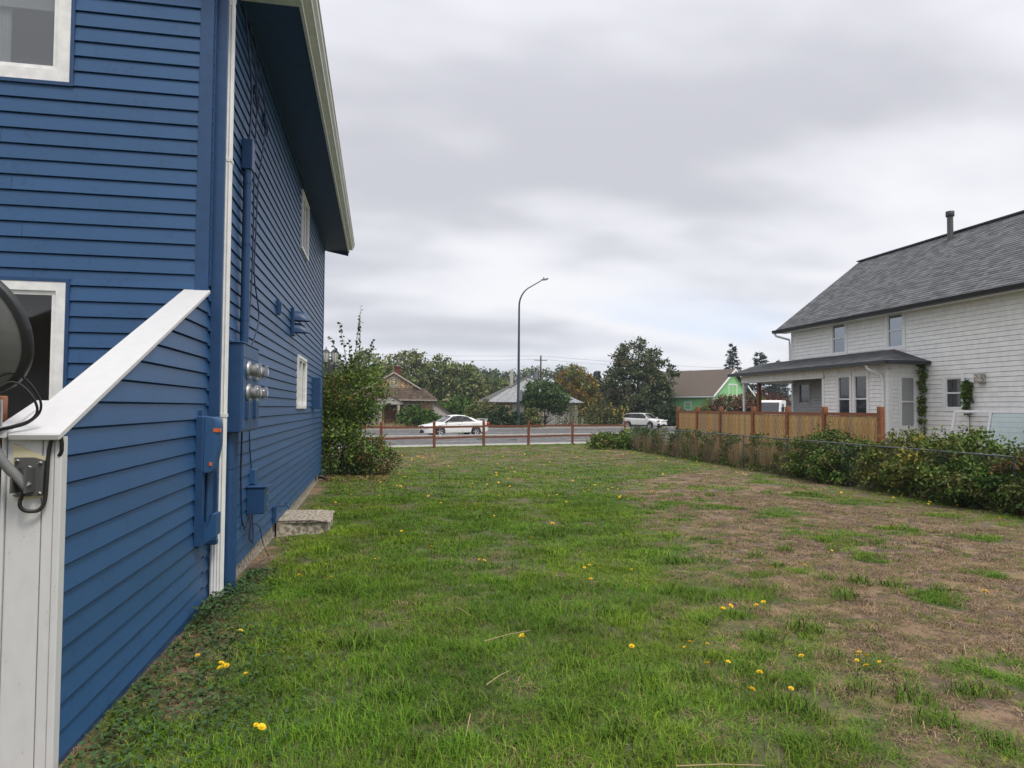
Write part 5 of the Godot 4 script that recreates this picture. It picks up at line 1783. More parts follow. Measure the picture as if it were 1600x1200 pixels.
	b.lathe([Vector2(0.0, 0.105), Vector2(0.05, 0.095), Vector2(0.085, 0.06), Vector2(0.1, 0.0), Vector2(0.098, -0.03)], Transform3D(Basis(Vector3.BACK, 0.45), Vector3(0.038, 1.385, 0.44)), 16)
	obj("hair", b, M.hair, t)

func truck() -> void:
	var t := thing("white_truck", "white flatbed truck cab seen between the porch posts", "truck", Vector3(37.0, -0.3, -61.0), "", PI + 0.75)
	base = Vector3.ZERO
	var b := mb()
	b.prism(PackedVector2Array([Vector2(-0.9, 0.8), Vector2(0.95, 0.8), Vector2(1.0, 1.75), Vector2(0.62, 2.78), Vector2(0.45, 2.92), Vector2(-0.8, 2.92), Vector2(-0.9, 2.8)]), -1.05, 1.05)
	obj("cab", b, M.car_white, t)
	b = mb()
	b.prism(PackedVector2Array([Vector2(1.0, 0.7), Vector2(2.35, 0.7), Vector2(2.4, 1.35), Vector2(2.25, 1.55), Vector2(1.0, 1.72)]), -0.92, 0.92)
	obj("hood", b, M.car_white, t)
	b = mb()
	b.quad(Vector3(1.0, 1.82, 0.9), Vector3(1.0, 1.82, -0.9), Vector3(0.67, 2.7, -0.86), Vector3(0.67, 2.7, 0.86))
	obj("windscreen", b, M.pane, t)
	for s in [-1.0, 1.0]:
		b = mb()
		b.poly([Vector3(0.78, 1.78, s * 1.055), Vector3(-0.3, 1.78, s * 1.055), Vector3(-0.3, 2.6, s * 1.055), Vector3(0.5, 2.6, s * 1.055)])
		obj("side_window", b, M.pane, t)
		b = mb()
		b.bev(Vector3(0.95, 2.1, s * 1.3), Vector3(0.1, 0.42, 0.22), 0.03)
		b.bar(Vector3(0.85, 2.15, s * 1.04), Vector3(0.95, 2.1, s * 1.3), 0.03, 0.03)
		obj("wing_mirror", b, M.trim_black, t)
		for x in [1.7, -2.6]:
			b = mb()
			b.lathe([Vector2(0.0, 0.0), Vector2(0.42, 0.0), Vector2(0.47, 0.05), Vector2(0.47, 0.22), Vector2(0.42, 0.27), Vector2(0.0, 0.27)], Transform3D(Basis(Vector3(1, 0, 0), s * PI / 2), Vector3(x, 0.47, s * 0.75)), 20)
			obj("wheel", b, M.tyre, t)
		b = mb()
		b.bev(Vector3(2.36, 1.1, s * 0.72), Vector3(0.08, 0.2, 0.28), 0.03)
		obj("headlight", b, M.lens, t)
	for z in [-0.5, 0.0, 0.5]:
		b = mb()
		b.bev(Vector3(0.35, 2.95, z), Vector3(0.14, 0.08, 0.1), 0.02)
		obj("roof_lamp", b, M.orange, t)
	b = mb()
	b.bev(Vector3(2.42, 1.1, 0), Vector3(0.06, 0.45, 0.9), 0.02)
	obj("grille", b, M.trim_black, t)
	b = mb()
	b.mm(Vector3(-4.6, 0.95, -1.1), Vector3(-1.0, 1.1, 1.1))
	b.mm(Vector3(-4.6, 0.6, -0.4), Vector3(2.2, 0.95, 0.4))
	obj("flatbed", b, M.trim_black, t)

# ---------------------------------------------------------------- houses across the street
func far_houses() -> void:
	var b: MB
	# boarded-up cottage
	var h := thing("derelict_cottage", "weathered tan cottage with brown roof and rusty door across the street", "house", Vector3(1.35, -0.2, -70))
	var f := face(Vector3(0, 0, -66), Vector3(1, 0, 0))
	wall("front_wall", h, f, -2.4, 5.05, -0.2, 2.5, [[2.5, 3.75, 1.36, 2.0], [0.5, 1.6, -0.2, 1.85]], M.peeling, 0.2)
	b = mb()
	b.mm(Vector3(-2.4, -0.2, -74), Vector3(5.05, 2.5, -66.25))
	obj("body", b, M.peeling, h)
	siding(h, f, -2.38, 0.0, -0.1, 2.4, 0.16, [], M.old_white, 0.02)
	siding(h, f, 2.0, 3.85, 0.0, 2.4, 0.16, [[2.4, 3.85, 1.3, 2.06]], M.peeling, 0.02)
	siding(h, f, 3.85, 5.03, 0.0, 2.4, 0.16, [], M.peeling, 0.02)
	window(h, f, 2.45, 3.8, 1.32, 2.04, "single", 0.09, M.old_white)
	b = mb(f)
	b.mm(Vector3(5.0, -0.1, 0), Vector3(5.1, 2.4, 0.04))
	b.mm(Vector3(3.86, -0.1, 0.02), Vector3(3.94, 2.1, 0.04))
	obj("corner_board", b, M.old_white, h)
	for k in 7:
		b = mb(f)
		b.mm(Vector3(0.5 + k * 0.157, -0.2, -0.06), Vector3(0.5 + k * 0.157 + 0.15, 1.85 - rng.randf() * 0.02, -0.02))
		obj("door_plank", b, M.door_wood, h)
	b = mb(f)
	for x in [0.08, 1.72]: b.mm(Vector3(x, -0.2, 0.5), Vector3(x + 0.2, 1.95, 0.7))
	obj("porch_post", b, M.old_white, h)
	b = mb(f)
	b.prism(PackedVector2Array([Vector2(-0.25, 1.95), Vector2(2.25, 1.95), Vector2(2.25, 2.1), Vector2(1.0, 2.72), Vector2(-0.25, 2.1)]), 0.0, 0.75)
	obj("porch_gable", b, M.old_white, h)
	b = mb(f)
	b.prism(PackedVector2Array([Vector2(-0.4, 2.08), Vector2(1.0, 2.82), Vector2(2.4, 2.08), Vector2(2.4, 2.02), Vector2(1.0, 2.74), Vector2(-0.4, 2.02)]), -0.4, 0.85)
	obj("porch_roof", b, M.brown_roof, h)
	b = mb(f)
	b.mm(Vector3(0.82, 1.98, 0.75), Vector3(1.12, 2.06, 0.77))
	obj("house_number", b, M.trim_black, h)
	b = mb(f)
	b.quad(Vector3(-2.7, 2.4, 0.7), Vector3(5.35, 2.4, 0.7), Vector3(4.1, 3.5, 0.0), Vector3(-1.4, 3.5, 0.0))
	b.mm(Vector3(-2.7, 2.33, 0.62), Vector3(5.35, 2.4, 0.7))
	b.quad(Vector3(-2.7, 2.35, 0.7), Vector3(5.35, 2.35, 0.7), Vector3(5.35, 2.45, -0.1), Vector3(-2.7, 2.45, -0.1))
	var rf := obj("roof", b, M.brown_roof, h)
	shingles("roof_shingles", rf, Transform3D(Basis(Vector3(1, 0, 0), Vector3(0, 1.1, -0.7).normalized(), Vector3(0, 0.7, 1.1).normalized()), Vector3(-2.7, 2.4, -65.3)), 8.05, 1.28, Color(0.12, 0.085, 0.065), 0.4, 0.2, 0.99)
	b = mb(f)
	b.mm(Vector3(-2.7, 2.32, 0.7), Vector3(5.36, 2.4, 0.78))
	obj("gutter", b, M.old_white, h)
	b = mb(f)
	b.prism(PackedVector2Array([Vector2(-1.1, 3.4), Vector2(3.8, 3.4), Vector2(1.35, 4.85)]), -0.1, -0.02)
	obj("gable_wall", b, M.peeling, h)
	b = mb(f)
	b.prism(PackedVector2Array([Vector2(1.35, 5.02), Vector2(5.4, 2.55), Vector2(5.4, 2.43), Vector2(1.35, 4.9), Vector2(-2.7, 2.43), Vector2(-2.7, 2.55)]), -8.3, 0.15)
	obj("main_roof", b, M.brown_roof, h)
	b = mb(f)
	b.prism(PackedVector2Array([Vector2(1.35, 5.0), Vector2(3.9, 3.45), Vector2(3.9, 3.32), Vector2(1.35, 4.86), Vector2(-1.2, 3.32), Vector2(-1.2, 3.45)]), 0.15, 0.19)
	obj("barge_board", b, M.old_white, h)
	window(h, face(Vector3(0, 0, -66.02), Vector3(1, 0, 0)), 0.98, 1.72, 3.62, 4.5, "hung", 0.08, M.gray_vinyl)
	b = mb()
	b.mm(Vector3(1.45, 4.5, -67.4), Vector3(2.0, 5.45, -66.9))
	b.mm(Vector3(1.4, 5.45, -67.45), Vector3(2.05, 5.6, -66.85))
	obj("chimney", b, M.brick, h)
	b = mb()
	b.tube([Vector3(1.3, 4.9, -66.8), Vector3(1.3, 6.4, -66.8)], 0.02, 5)
	b.tube([Vector3(1.1, 6.3, -66.8), Vector3(2.3, 6.35, -66.8)], 0.015, 5)
	for k in 5: b.tube([Vector3(1.25 + k * 0.22, 6.33, -67.1), Vector3(1.25 + k * 0.22, 6.33, -66.5)], 0.01, 4)
	obj("aerial", b, M.galv, h)
	b = mb(f)
	b.prism(PackedVector2Array([Vector2(5.12, -0.2), Vector2(7.0, -0.2), Vector2(7.0, 0.9), Vector2(5.12, 2.25)]), -5.0, -0.3)
	obj("lean_to", b, M.old_white, h)
	siding(h, face(Vector3(0, 0, -66.3), Vector3(1, 0, 0)), 5.12, 7.0, -0.1, 2.3, 0.2, [], M.old_white, 0.02, func(u): return 2.25 - (u - 5.12) * 0.718)
	b = mb(f)
	b.prism(PackedVector2Array([Vector2(5.1, 2.32), Vector2(7.2, 0.82), Vector2(7.2, 0.7), Vector2(5.1, 2.2)]), -5.1, -0.15)
	obj("lean_to_roof", b, M.brown_roof, h)
	b = mb(f)
	b.mm(Vector3(5.2, 0.85, -0.25), Vector3(6.6, 0.95, -0.2))
	for x in [5.2, 5.85, 6.5]: b.mm(Vector3(x, -0.2, -0.25), Vector3(x + 0.08, 0.95, -0.2))
	obj("hand_rail", b, M.gray_vinyl, h)
	# hip-roofed house with pale metal roof
	h = thing("hip_roof_house", "house with pale metal hip roof behind the round tree", "house", Vector3(17.5, -0.2, -80))
	b = mb()
	b.mm(Vector3(12.6, -0.2, -88), Vector3(22.8, 2.4, -78.4))
	obj("body", b, M.peeling, h)
	f = face(Vector3(0, 0, -78.4), Vector3(1, 0, 0))
	b = mb(f)
	b.mm(Vector3(15.0, -0.2, 0.0), Vector3(16.6, 2.3, 0.06))
	b.mm(Vector3(18.6, -0.2, 0.0), Vector3(22.8, 2.3, 0.06))
	obj("white_panel", b, M.old_white, h)
	window(h, f, 14.2, 14.7, 1.2, 2.0, "hung", 0.07)
	window(h, f, 16.7, 18.2, 0.9, 2.0, "slider", 0.09)
	b = mb()
	var pk := Vector3(17.7, 5.45, -83)
	var c := [Vector3(11.9, 2.35, -77.8), Vector3(23.4, 2.35, -77.8), Vector3(23.4, 2.35, -88.6), Vector3(11.9, 2.35, -88.6)]
	b.tri(c[3], c[0], pk)
	b.tri(c[2], c[3], pk)
	b.quad(c[0], c[3], c[2], c[1])
	rf = obj("roof", b, M.gray_roof, h)
	# metal sheets on the two near slopes
	for k in 10:
		var a0 := k / 10.0
		var a1 := (k + 0.985) / 10.0
		b = mb()
		var p0 := Vector3(lerpf(c[0].x, c[1].x, a0), c[0].y, c[0].z)
		var p1 := Vector3(lerpf(c[0].x, c[1].x, a1), c[0].y, c[0].z)
		b.tri(p0, p1, pk)
		b.tube([p1 + Vector3(0, 0.02, 0), pk], 0.02, 4, false)
		obj("roof_sheet", b, M.metal_roof, rf)
	b = mb()
	b.tri(c[1], c[2], pk)
	obj("roof_sheet", b, M.metal_roof, rf)
	b = mb()
	b.bar(c[0] + Vector3(0, -0.05, 0.02), c[1] + Vector3(0, -0.05, 0.02), 0.05, 0.14)
	obj("gutter", b, M.trim_black, rf)
	b = mb()
	b.mm(Vector3(15.4, 4.0, -82.2), Vector3(15.75, 6.2, -81.8))
	obj("chimney", b, M.old_white, h)
	b = mb()
	b.bar(c[0].lerp(pk, 0.55) + Vector3(0, 0.06, 0), pk + Vector3(0, 0.06, 0), 0.3, 0.06)
	obj("roof_cap", b, M.gray_roof, rf)
	# green house, turned
	h = thing("green_house", "bright green house with brown roof and white trim behind cedar fence", "house", Vector3(40.5, -0.3, -75), "", 0.55)
	base = Vector3.ZERO
	var G := 4.2
	b = mb()
	b.mm(Vector3(-G, -0.1, -11), Vector3(G, 3.5, 0))
	b.prism(PackedVector2Array([Vector2(-G, 3.5), Vector2(G, 3.5), Vector2(0, 6.35)]), -11.0, 0.0)
	obj("body", b, M.green_wall, h)
	b = mb()
	b.prism(PackedVector2Array([Vector2(0, 6.75), Vector2(G + 0.45, 3.55), Vector2(G + 0.45, 3.4), Vector2(0, 6.55), Vector2(-G - 0.45, 3.4), Vector2(-G - 0.45, 3.55)]), -11.4, 0.38)
	rf = obj("roof", b, M.brown_roof, h)
	b = mb()
	b.prism(PackedVector2Array([Vector2(0, 6.78), Vector2(G + 0.5, 3.55), Vector2(G + 0.5, 3.35), Vector2(0, 6.52), Vector2(-G - 0.5, 3.35), Vector2(-G - 0.5, 3.55)]), 0.38, 0.45)
	b.mm(Vector3(-G - 0.5, 3.36, -11.4), Vector3(-G - 0.42, 3.5, 0.38))
	obj("white_trim", b, M.white, h)
	var fg := face(Vector3(0, 0, 0), Vector3(1, 0, 0))
	siding(h, fg, -G, G, 0.0, 6.3, 0.2, [[-1.0, 1.0, 3.4, 5.0]], M.green_wall, 0.016, func(u): return minf(6.2 - absf(u) * 0.66, 6.2) if absf(u) > 50.0 else 3.45)
	window(h, fg, -0.95, 0.95, 3.5, 5.0, "slider", 0.12)
	window(h, fg, 2.0, 3.0, 1.2, 2.5, "hung", 0.12)
	var fl := face(Vector3(-G, 0, 0), Vector3(0, 0, 1))
	window(h, fl, -3.8, -2.8, 1.9, 2.9, "hung", 0.1)
	b = mb(fl)
	b.mm(Vector3(-8.2, 0.0, 0.0), Vector3(-7.0, 2.6, 0.05))
	obj("door", b, M.red, h)
	b = mb(fl)
	frame_bars(b, -8.4, -6.6, 0.0, 2.8, 0.16, 0.0, 0.08)
	b.mm(Vector3(-6.9, 0.1, 0.0), Vector3(-6.75, 2.6, 0.07))
	obj("door_frame", b, M.white, h)
	b = mb(fl)
	b.mm(Vector3(-0.12, 0, -0.1), Vector3(0.1, 3.4, 0.1))
	obj("corner_board", b, M.white, h)

# ---------------------------------------------------------------- lamps, poles, wires
func street_furniture() -> void:
	var b: MB
	var t := thing("street_light", "tall slender street light with curved arm across the street", "street light", Vector3(13.12, -0.2, -65.5))
	b = mb()
	var pts := [Vector3(13.12, -0.2, -65.5), Vector3(13.13, 4.0, -65.5), Vector3(13.14, 11.4, -65.5)]
	for k in 9:
		var a := PI * 0.5 * (k + 1) / 9.0 * 0.72
		pts.append(Vector3(13.14 + 1.9 * (1 - cos(a)), 11.5 + 2.1 * sin(a), -65.5))
	pts.append(Vector3(15.3, 14.05, -65.5))
	var rr := [0.15, 0.13, 0.09]
	while rr.size() < pts.size(): rr.append(lerpf(0.085, 0.045, (rr.size() - 3) / float(pts.size() - 3)))
	b.tube(pts, rr, 12)
	b.tube([Vector3(13.12, -0.2, -65.5), Vector3(13.12, 0.3, -65.5)], 0.19, 12)
	obj("pole", b, M.lamp_metal, t)
	b = mb()
	b.bev(Vector3(15.65, 14.2, -65.5), Vector3(0.75, 0.12, 0.3), 0.05, Basis(Vector3.BACK, 0.22))
	var hd := obj("lamp_head", b, M.galv, t)
	b = mb()
	b.bev(Vector3(15.72, 14.13, -65.5), Vector3(0.45, 0.05, 0.22), 0.02, Basis(Vector3.BACK, 0.22))
	obj("lens", b, M.lamp_glass, hd)
	b = mb()
	b.tube([Vector3(15.55, 14.2, -65.5), Vector3(15.55, 14.38, -65.5)], 0.06, 8)
	obj("photocell", b, M.trim_black, hd)
	b = mb()
	b.bev(Vector3(13.3, 2.9, -65.45), Vector3(0.3, 1.1, 0.2), 0.03)
	obj("sign_panel", b, M.galv, t)
	# twin lantern lamp
	t = thing("lantern_lamp", "old twin-lantern street lamp rising behind the corner shrub", "street lamp", Vector3(-2.55, -0.25, -38))
	b = mb()
	b.lathe([Vector2(0.2, -0.25), Vector2(0.2, 0.4), Vector2(0.12, 0.6), Vector2(0.09, 1.2), Vector2(0.08, 3.2), Vector2(0.13, 3.3), Vector2(0.15, 3.45), Vector2(0.12, 3.9), Vector2(0.06, 4.0), Vector2(0.0, 4.0)], Transform3D(Basis(), Vector3(-2.55, 0, -38)), 14)
	obj("post", b, M.lamp_black, t)
	b = mb()
	for s in [-1, 1]: b.tube([Vector3(-2.55, 3.5, -38), Vector3(-2.55 + s * 0.14, 3.55, -38), Vector3(-2.55 + s * 0.22, 3.8, -38), Vector3(-2.55 + s * 0.22, 4.05, -38)], [0.06, 0.05, 0.05, 0.06], 8)
	obj("arm", b, M.lamp_black, t)
	for s in [-1, 1]:
		var q := Transform3D(Basis(), Vector3(-2.55 + s * 0.22, 4.05, -38))
		b = mb()
		b.lathe([Vector2(0.09, 0.0), Vector2(0.2, 0.48), Vector2(0.2, 0.5)], q, 8)
		var ln := obj("lantern_glass", b, M.lamp_glass, t)
		b = mb()
		b.lathe([Vector2(0.21, 0.5), Vector2(0.21, 0.53), Vector2(0.1, 0.66), Vector2(0.02, 0.7), Vector2(0.035, 0.78), Vector2(0.0, 0.84)], q, 8)
		for k in 8:
			var a := TAU * k / 8.0
			b.tube([q * Vector3(0.095 * cos(a), 0, 0.095 * sin(a)), q * Vector3(0.205 * cos(a), 0.5, 0.205 * sin(a))], 0.01, 4)
		obj("lantern_cap", b, M.lamp_black, ln)
	# utility pole
	t = thing("utility_pole", "wooden utility pole with transformer rising behind the metal roof", "utility pole", Vector3(28.05, -0.3, -120))
	b = mb()
	b.tube([Vector3(28.05, -0.4, -120), Vector3(28.05, 11.0, -120)], [0.2, 0.13], 10)
	obj("pole", b, M.pole_wood, t)
	b = mb()
	b.bar(Vector3(26.9, 10.2, -120.15), Vector3(29.2, 10.2, -120.15), 0.12, 0.14)
	obj("crossarm", b, M.pole_wood, t)
	b = mb()
	b.tube([Vector3(27.1, 6.8, -119.8), Vector3(27.1, 8.1, -119.8)], 0.36, 12)
	b.bar(Vector3(27.1, 7.4, -119.9), Vector3(28.05, 7.4, -120), 0.08, 0.1)
	obj("transformer", b, M.galv, t)
	for q in [["upper left power line running from the utility pole", Vector3(28.05, 10.95, -120), Vector3(-60, 11.2, -104)], ["lower left power line running from the utility pole", Vector3(27.0, 10.3, -120.1), Vector3(-60, 9.4, -104)], ["upper right power line running from the utility pole", Vector3(28.05, 10.95, -120), Vector3(120, 11.8, -150)], ["lower right power line running from the utility pole", Vector3(29.1, 10.3, -120.1), Vector3(120, 10.6, -150)], ["low power line sagging in front of the tree line", Vector3(27.5, 6.3, -120), Vector3(-60, 5.4, -104)]]:
		base = q[1]
		b = mb()
		var p := []
		for k in 21:
			var f := k / 20.0
			p.append(q[1].lerp(q[2], f) - Vector3(0, 2.0 * 4.0 * f * (1 - f) * 0.5, 0))
		b.tube(p, 0.016, 4)
		tag(obj("power_line", b, M.trim_black), q[0], "power line", "power lines")

# ---------------------------------------------------------------- trees across the street
func background() -> void:
	var gd := "trees behind the far houses"
	var dg := [Color(0.125, 0.165, 0.055), Color(0.165, 0.19, 0.065), Color(0.1, 0.14, 0.048), Color(0.19, 0.195, 0.08)]
	var i := 0
	for q in [[-8.0, -106, 10.0, 3.6, "leftmost broad tree of the tree line, behind the corner shrub"], [-1.5, -108, 10.4, 3.8, "round-topped tree above the left half of the cottage roof"], [4.2, -112, 11.2, 4.2, "tallest tree, rising straight behind the cottage chimney"], [9.2, -110, 9.8, 3.6, "olive birch-like tree right of the cottage chimney"], [12.8, -108, 8.9, 3.0, "smaller tree at the right end of the near tree line"], [15.4, -116, 7.9, 3.0, "dark tree behind the sedan's bushes"], [19.5, -118, 6.6, 3.6, "low rounded tree behind the hip-roofed house"]]:
		var h: float = q[2]
		var w: float = q[3]
		tree("broadleaf_tree", q[4], Vector3(q[0], -0.3, q[1]), h * 0.7, 0.22, [[Vector3(0, h * 0.66, 0), Vector3(w * 0.85, h * 0.33, w * 0.8)], [Vector3(-w * 0.5, h * 0.48, 0.5), Vector3(w * 0.6, h * 0.3, w * 0.6)], [Vector3(w * 0.55, h * 0.5, 0.3), Vector3(w * 0.6, h * 0.32, w * 0.6)], [Vector3(0.2, h * 0.25, 0.8), Vector3(w * 0.9, h * 0.25, w * 0.6)]], 250, 40, 0.8, 0.5, dg, 100 + i, gd)
		i += 1
	for q in [[22.5, -165, 11.2, 4.2, "flat-topped distant tree left of the street light pole"], [29.5, -170, 11.6, 4.0, "flat-topped distant tree right of the street light pole"], [37.0, -165, 11.8, 4.2, "distant dark tree left of the utility pole"], [44.5, -160, 12.4, 4.0, "distant tree right of the utility pole"], [16.0, -168, 9.5, 4.0, "distant low tree seen over the hedge"], [57.0, -170, 9.0, 3.2, "distant tree right of the yellowing tree"], [64.0, -150, 9.6, 3.6, "distant green tree left of the big dark tree"]]:
		var h: float = q[2]
		var w: float = q[3]
		tree("distant_tree", q[4], Vector3(q[0], -0.3, q[1]), h * 0.75, 0.25, [[Vector3(0, h * 0.78, 0), Vector3(w, h * 0.2, w)], [Vector3(-w * 0.4, h * 0.6, 0), Vector3(w * 0.7, h * 0.18, w * 0.6)], [Vector3(0, h * 0.3, 0), Vector3(w * 1.1, h * 0.3, w * 0.6)]], 170, 34, 0.9, 0.62, [Color(0.1, 0.13, 0.07), Color(0.12, 0.15, 0.08), Color(0.09, 0.12, 0.065)], 130 + i, "far trees on the skyline")
		i += 1
	tree("yellowing_tree", "round tree turning yellow and orange behind the sunflowers", Vector3(30.6, -0.3, -106), 5.0, 0.2, [[Vector3(0, 4.9, 0), Vector3(3.2, 3.5, 3.0)], [Vector3(-1.4, 3.2, 0.5), Vector3(2.4, 2.6, 2.4)], [Vector3(1.5, 3.0, 0.5), Vector3(2.4, 2.4, 2.4)]], 240, 40, 0.6, 0.44, [Color(0.17, 0.15, 0.025), Color(0.26, 0.17, 0.025), Color(0.11, 0.13, 0.025), Color(0.2, 0.12, 0.02)], 151)
	tree("dark_fruit_tree", "large dark green fruit tree with ragged top above the white wagon", Vector3(29.6, -0.3, -77), 8.6, 0.28, [[Vector3(0, 4.0, 0), Vector3(3.9, 3.6, 3.4)], [Vector3(-0.5, 7.2, 0), Vector3(2.3, 2.4, 2.2)], [Vector3(2.6, 5.5, 0.2), Vector3(1.8, 2.3, 2.0)], [Vector3(-2.4, 5.0, 0.2), Vector3(1.6, 2.4, 2.0)], [Vector3(0.4, 2.0, 1.2), Vector3(3.8, 1.9, 2.6)], [Vector3(0.1, 9.3, 0), Vector3(0.5, 1.1, 0.5)], [Vector3(2.2, 8.2, 0), Vector3(0.8, 1.0, 0.6)], [Vector3(-1.6, 8.3, 0), Vector3(0.7, 0.8, 0.6)]], 480, 44, 0.42, 0.3, [Color(0.065, 0.09, 0.04), Color(0.075, 0.1, 0.045), Color(0.09, 0.115, 0.05), Color(0.11, 0.105, 0.055)], 152)
	tree("clipped_tree", "small round-headed green tree in front of the metal roof", Vector3(16.6, -0.3, -69), 2.6, 0.1, [[Vector3(-0.3, 3.3, 0), Vector3(1.9, 1.45, 1.7)], [Vector3(1.3, 2.6, 0.2), Vector3(1.15, 1.0, 1.1)], [Vector3(-1.3, 2.7, 0.2), Vector3(1.05, 1.0, 1.0)]], 260, 44, 0.3, 0.25, [Color(0.06, 0.1, 0.035), Color(0.07, 0.12, 0.042), Color(0.085, 0.135, 0.05)], 153)
	# bushes between the street and the houses
	i = 0
	for q in [[-3.6, -64, 2.2, 2.0, "dark bush left of the cottage porch", 2], [3.2, -64.2, 2.2, 1.6, "round green bush below the cottage window", 1], [4.5, -63.6, 1.5, 1.0, "small bush right of the cottage window", 1], [8.8, -76, 3.4, 2.2, "tall green bush behind the sedan roof", 1], [10.4, -71, 2.7, 1.7, "pale olive bush above the sedan boot", 3], [12.0, -66.2, 2.0, 1.7, "dark evergreen bush left of the street light base", 2], [10.3, -66.0, 1.4, 1.3, "low dark bush behind the sedan tail", 2], [14.6, -67, 1.9, 1.0, "leafy plant clump right of the street light base", 3], [24.6, -74, 3.0, 2.3, "brownish bush behind the tallest sunflowers", 4], [31.8, -72.6, 2.6, 1.8, "dark hedge behind the white wagon", 2], [34.2, -70, 1.8, 1.7, "dark bush between wagon and cedar fence", 2], [5.6, -88, 3.4, 3.0, "broad green bush behind the cottage lean-to", 1], [47.5, -82, 4.0, 3.0, "green bush far behind the porch opening", 1], [52.0, -90, 4.4, 3.4, "bush deep behind the porch window", 1]]:
		var pal: Array = [[], [Color(0.06, 0.12, 0.025), Color(0.09, 0.16, 0.03), Color(0.05, 0.09, 0.02)], [Color(0.03, 0.055, 0.022), Color(0.045, 0.075, 0.028)], [Color(0.13, 0.15, 0.06), Color(0.09, 0.12, 0.045), Color(0.17, 0.17, 0.06)], [Color(0.1, 0.085, 0.045), Color(0.12, 0.11, 0.04), Color(0.09, 0.1, 0.03)]][q[5]]
		var h: float = q[2]
		var w: float = q[3]
		tree("garden_bush", q[4], Vector3(q[0], -0.3, q[1]), h * 0.6, 0.05, [[Vector3(0, h * 0.5, 0), Vector3(w * 0.9, h * 0.5, w * 0.7)], [Vector3(w * 0.45, h * 0.35, 0.2), Vector3(w * 0.6, h * 0.38, w * 0.5)], [Vector3(-w * 0.45, h * 0.4, 0.2), Vector3(w * 0.6, h * 0.36, w * 0.5)]], 130, 36, 0.24, 0.22, pal, 170 + i, "bushes across the street", "bush", 8)
		i += 1
	tree("maple_shrub", "bronze red-leaved shrub in front of the green house", Vector3(38.2, -0.3, -71.0), 2.6, 0.08, [[Vector3(0, 2.1, 0), Vector3(2.6, 1.5, 1.8)], [Vector3(-2.0, 1.6, 0), Vector3(1.5, 1.3, 1.4)], [Vector3(2.0, 2.2, 0), Vector3(1.6, 1.6, 1.4)]], 260, 38, 0.3, 0.22, [Color(0.1, 0.05, 0.03), Color(0.13, 0.07, 0.035), Color(0.08, 0.08, 0.03), Color(0.16, 0.08, 0.05)], 190, "", "shrub")
	tree("yellow_shrub", "small yellow-green upright shrub beside the bronze shrub", Vector3(34.9, -0.3, -70.4), 1.6, 0.05, [[Vector3(0, 1.6, 0), Vector3(0.6, 1.5, 0.6)]], 40, 26, 0.2, 0.13, [Color(0.2, 0.2, 0.03), Color(0.13, 0.16, 0.03)], 191, "", "shrub")
	tree("red_leaved_tree", "dark red tree seen through the porch opening", Vector3(50.0, -0.3, -84.0), 3.0, 0.1, [[Vector3(0, 3.0, 0), Vector3(3.0, 1.3, 2.0)]], 110, 28, 0.4, 0.2, [Color(0.13, 0.035, 0.025), Color(0.1, 0.05, 0.03)], 192)
	conifer("tall ragged conifer left of the white porch roof", Vector3(70.2, -0.3, -130), 15.6, 3.6, [Color(0.022, 0.036, 0.026), Color(0.03, 0.045, 0.03)], 200)
	conifer("rounded dark conifer right behind the white porch roof", Vector3(76.2, -0.3, -130), 14.0, 5.5, [Color(0.025, 0.045, 0.025), Color(0.035, 0.055, 0.028)], 201)
	conifer("pale slender conifer beside the white house corner", Vector3(83.0, -0.3, -134), 12.8, 3.0, [Color(0.06, 0.075, 0.06), Color(0.05, 0.065, 0.05)], 202)
	conifer("dark conifer right of the yellowing tree", Vector3(40.0, -0.3, -125), 9.2, 2.6, [Color(0.022, 0.036, 0.026), Color(0.03, 0.045, 0.03)], 203)
	# sunflowers
	var r := RandomNumberGenerator.new()
	r.seed = 61
	var protos := []
	base = Vector3.ZERO
	for k in 4:
		var h := 1.5 + 0.35 * k
		var b := mb()
		b.tube([Vector3(0, -0.1, 0), Vector3(0.05, h * 0.6, 0.03), Vector3(0.02, h, 0.08)], [0.025, 0.02, 0.014], 5)
		var st := b.mesh()
		b = mb()
		for j in 44:
			var y := h * (0.15 + 0.8 * j / 44.0)
			var a := r.randf() * TAU
			var d := Vector3(cos(a), r.randf_range(-0.5, 0.2), sin(a)).normalized()
			b.leaf(Vector3(0, y, 0), d, d.cross(Vector3.UP).normalized(), r.randf_range(0.25, 0.42), 0.2, shade([Color(0.12, 0.16, 0.045), Color(0.17, 0.19, 0.06), Color(0.2, 0.17, 0.07)][r.randi() % 3], r.randf_range(0.7, 1.2)))
		var lv := b.mesh()
		b = mb()
		for q in 3:
			var o := Vector3(r.randf_range(-0.22, 0.22), h - 0.25 * q, 0.1 + r.randf_range(0, 0.12))
			for j in 14:
				var a := TAU * j / 14.0
				var d := Vector3(cos(a), sin(a), 0.15).normalized()
				b.leaf(o, d, d.cross(Vector3.BACK).normalized(), 0.085, 0.04, Color(0.62, 0.46, 0.05))
		var fl := b.mesh()
		protos.append([st, lv, fl])
	for k in 46:
		var x := lerpf(17.9, 26.6, (k % 23) / 22.0) + r.randf_range(-0.15, 0.15)
		var z := -68.4 - (0.9 if k >= 23 else 0.0) - (x - 18.0) * 0.32 + r.randf_range(-0.3, 0.3)
		var p: Array = protos[(r.randi() % 3) + (1 if k >= 23 else 0)]
		var t := thing("sunflower", "sunflower plant in the bed left of the white wagon", "sunflower", Vector3(x, -0.25, z), "sunflowers along the far kerb", r.randf_range(-0.6, 0.6))
		inst("stalk", p[0], M.stem, t)
		inst("leaf_mass", p[1], M.leaf, t)
		if r.randf() < 0.3: inst("flower_head", p[2], M.leaf, t)
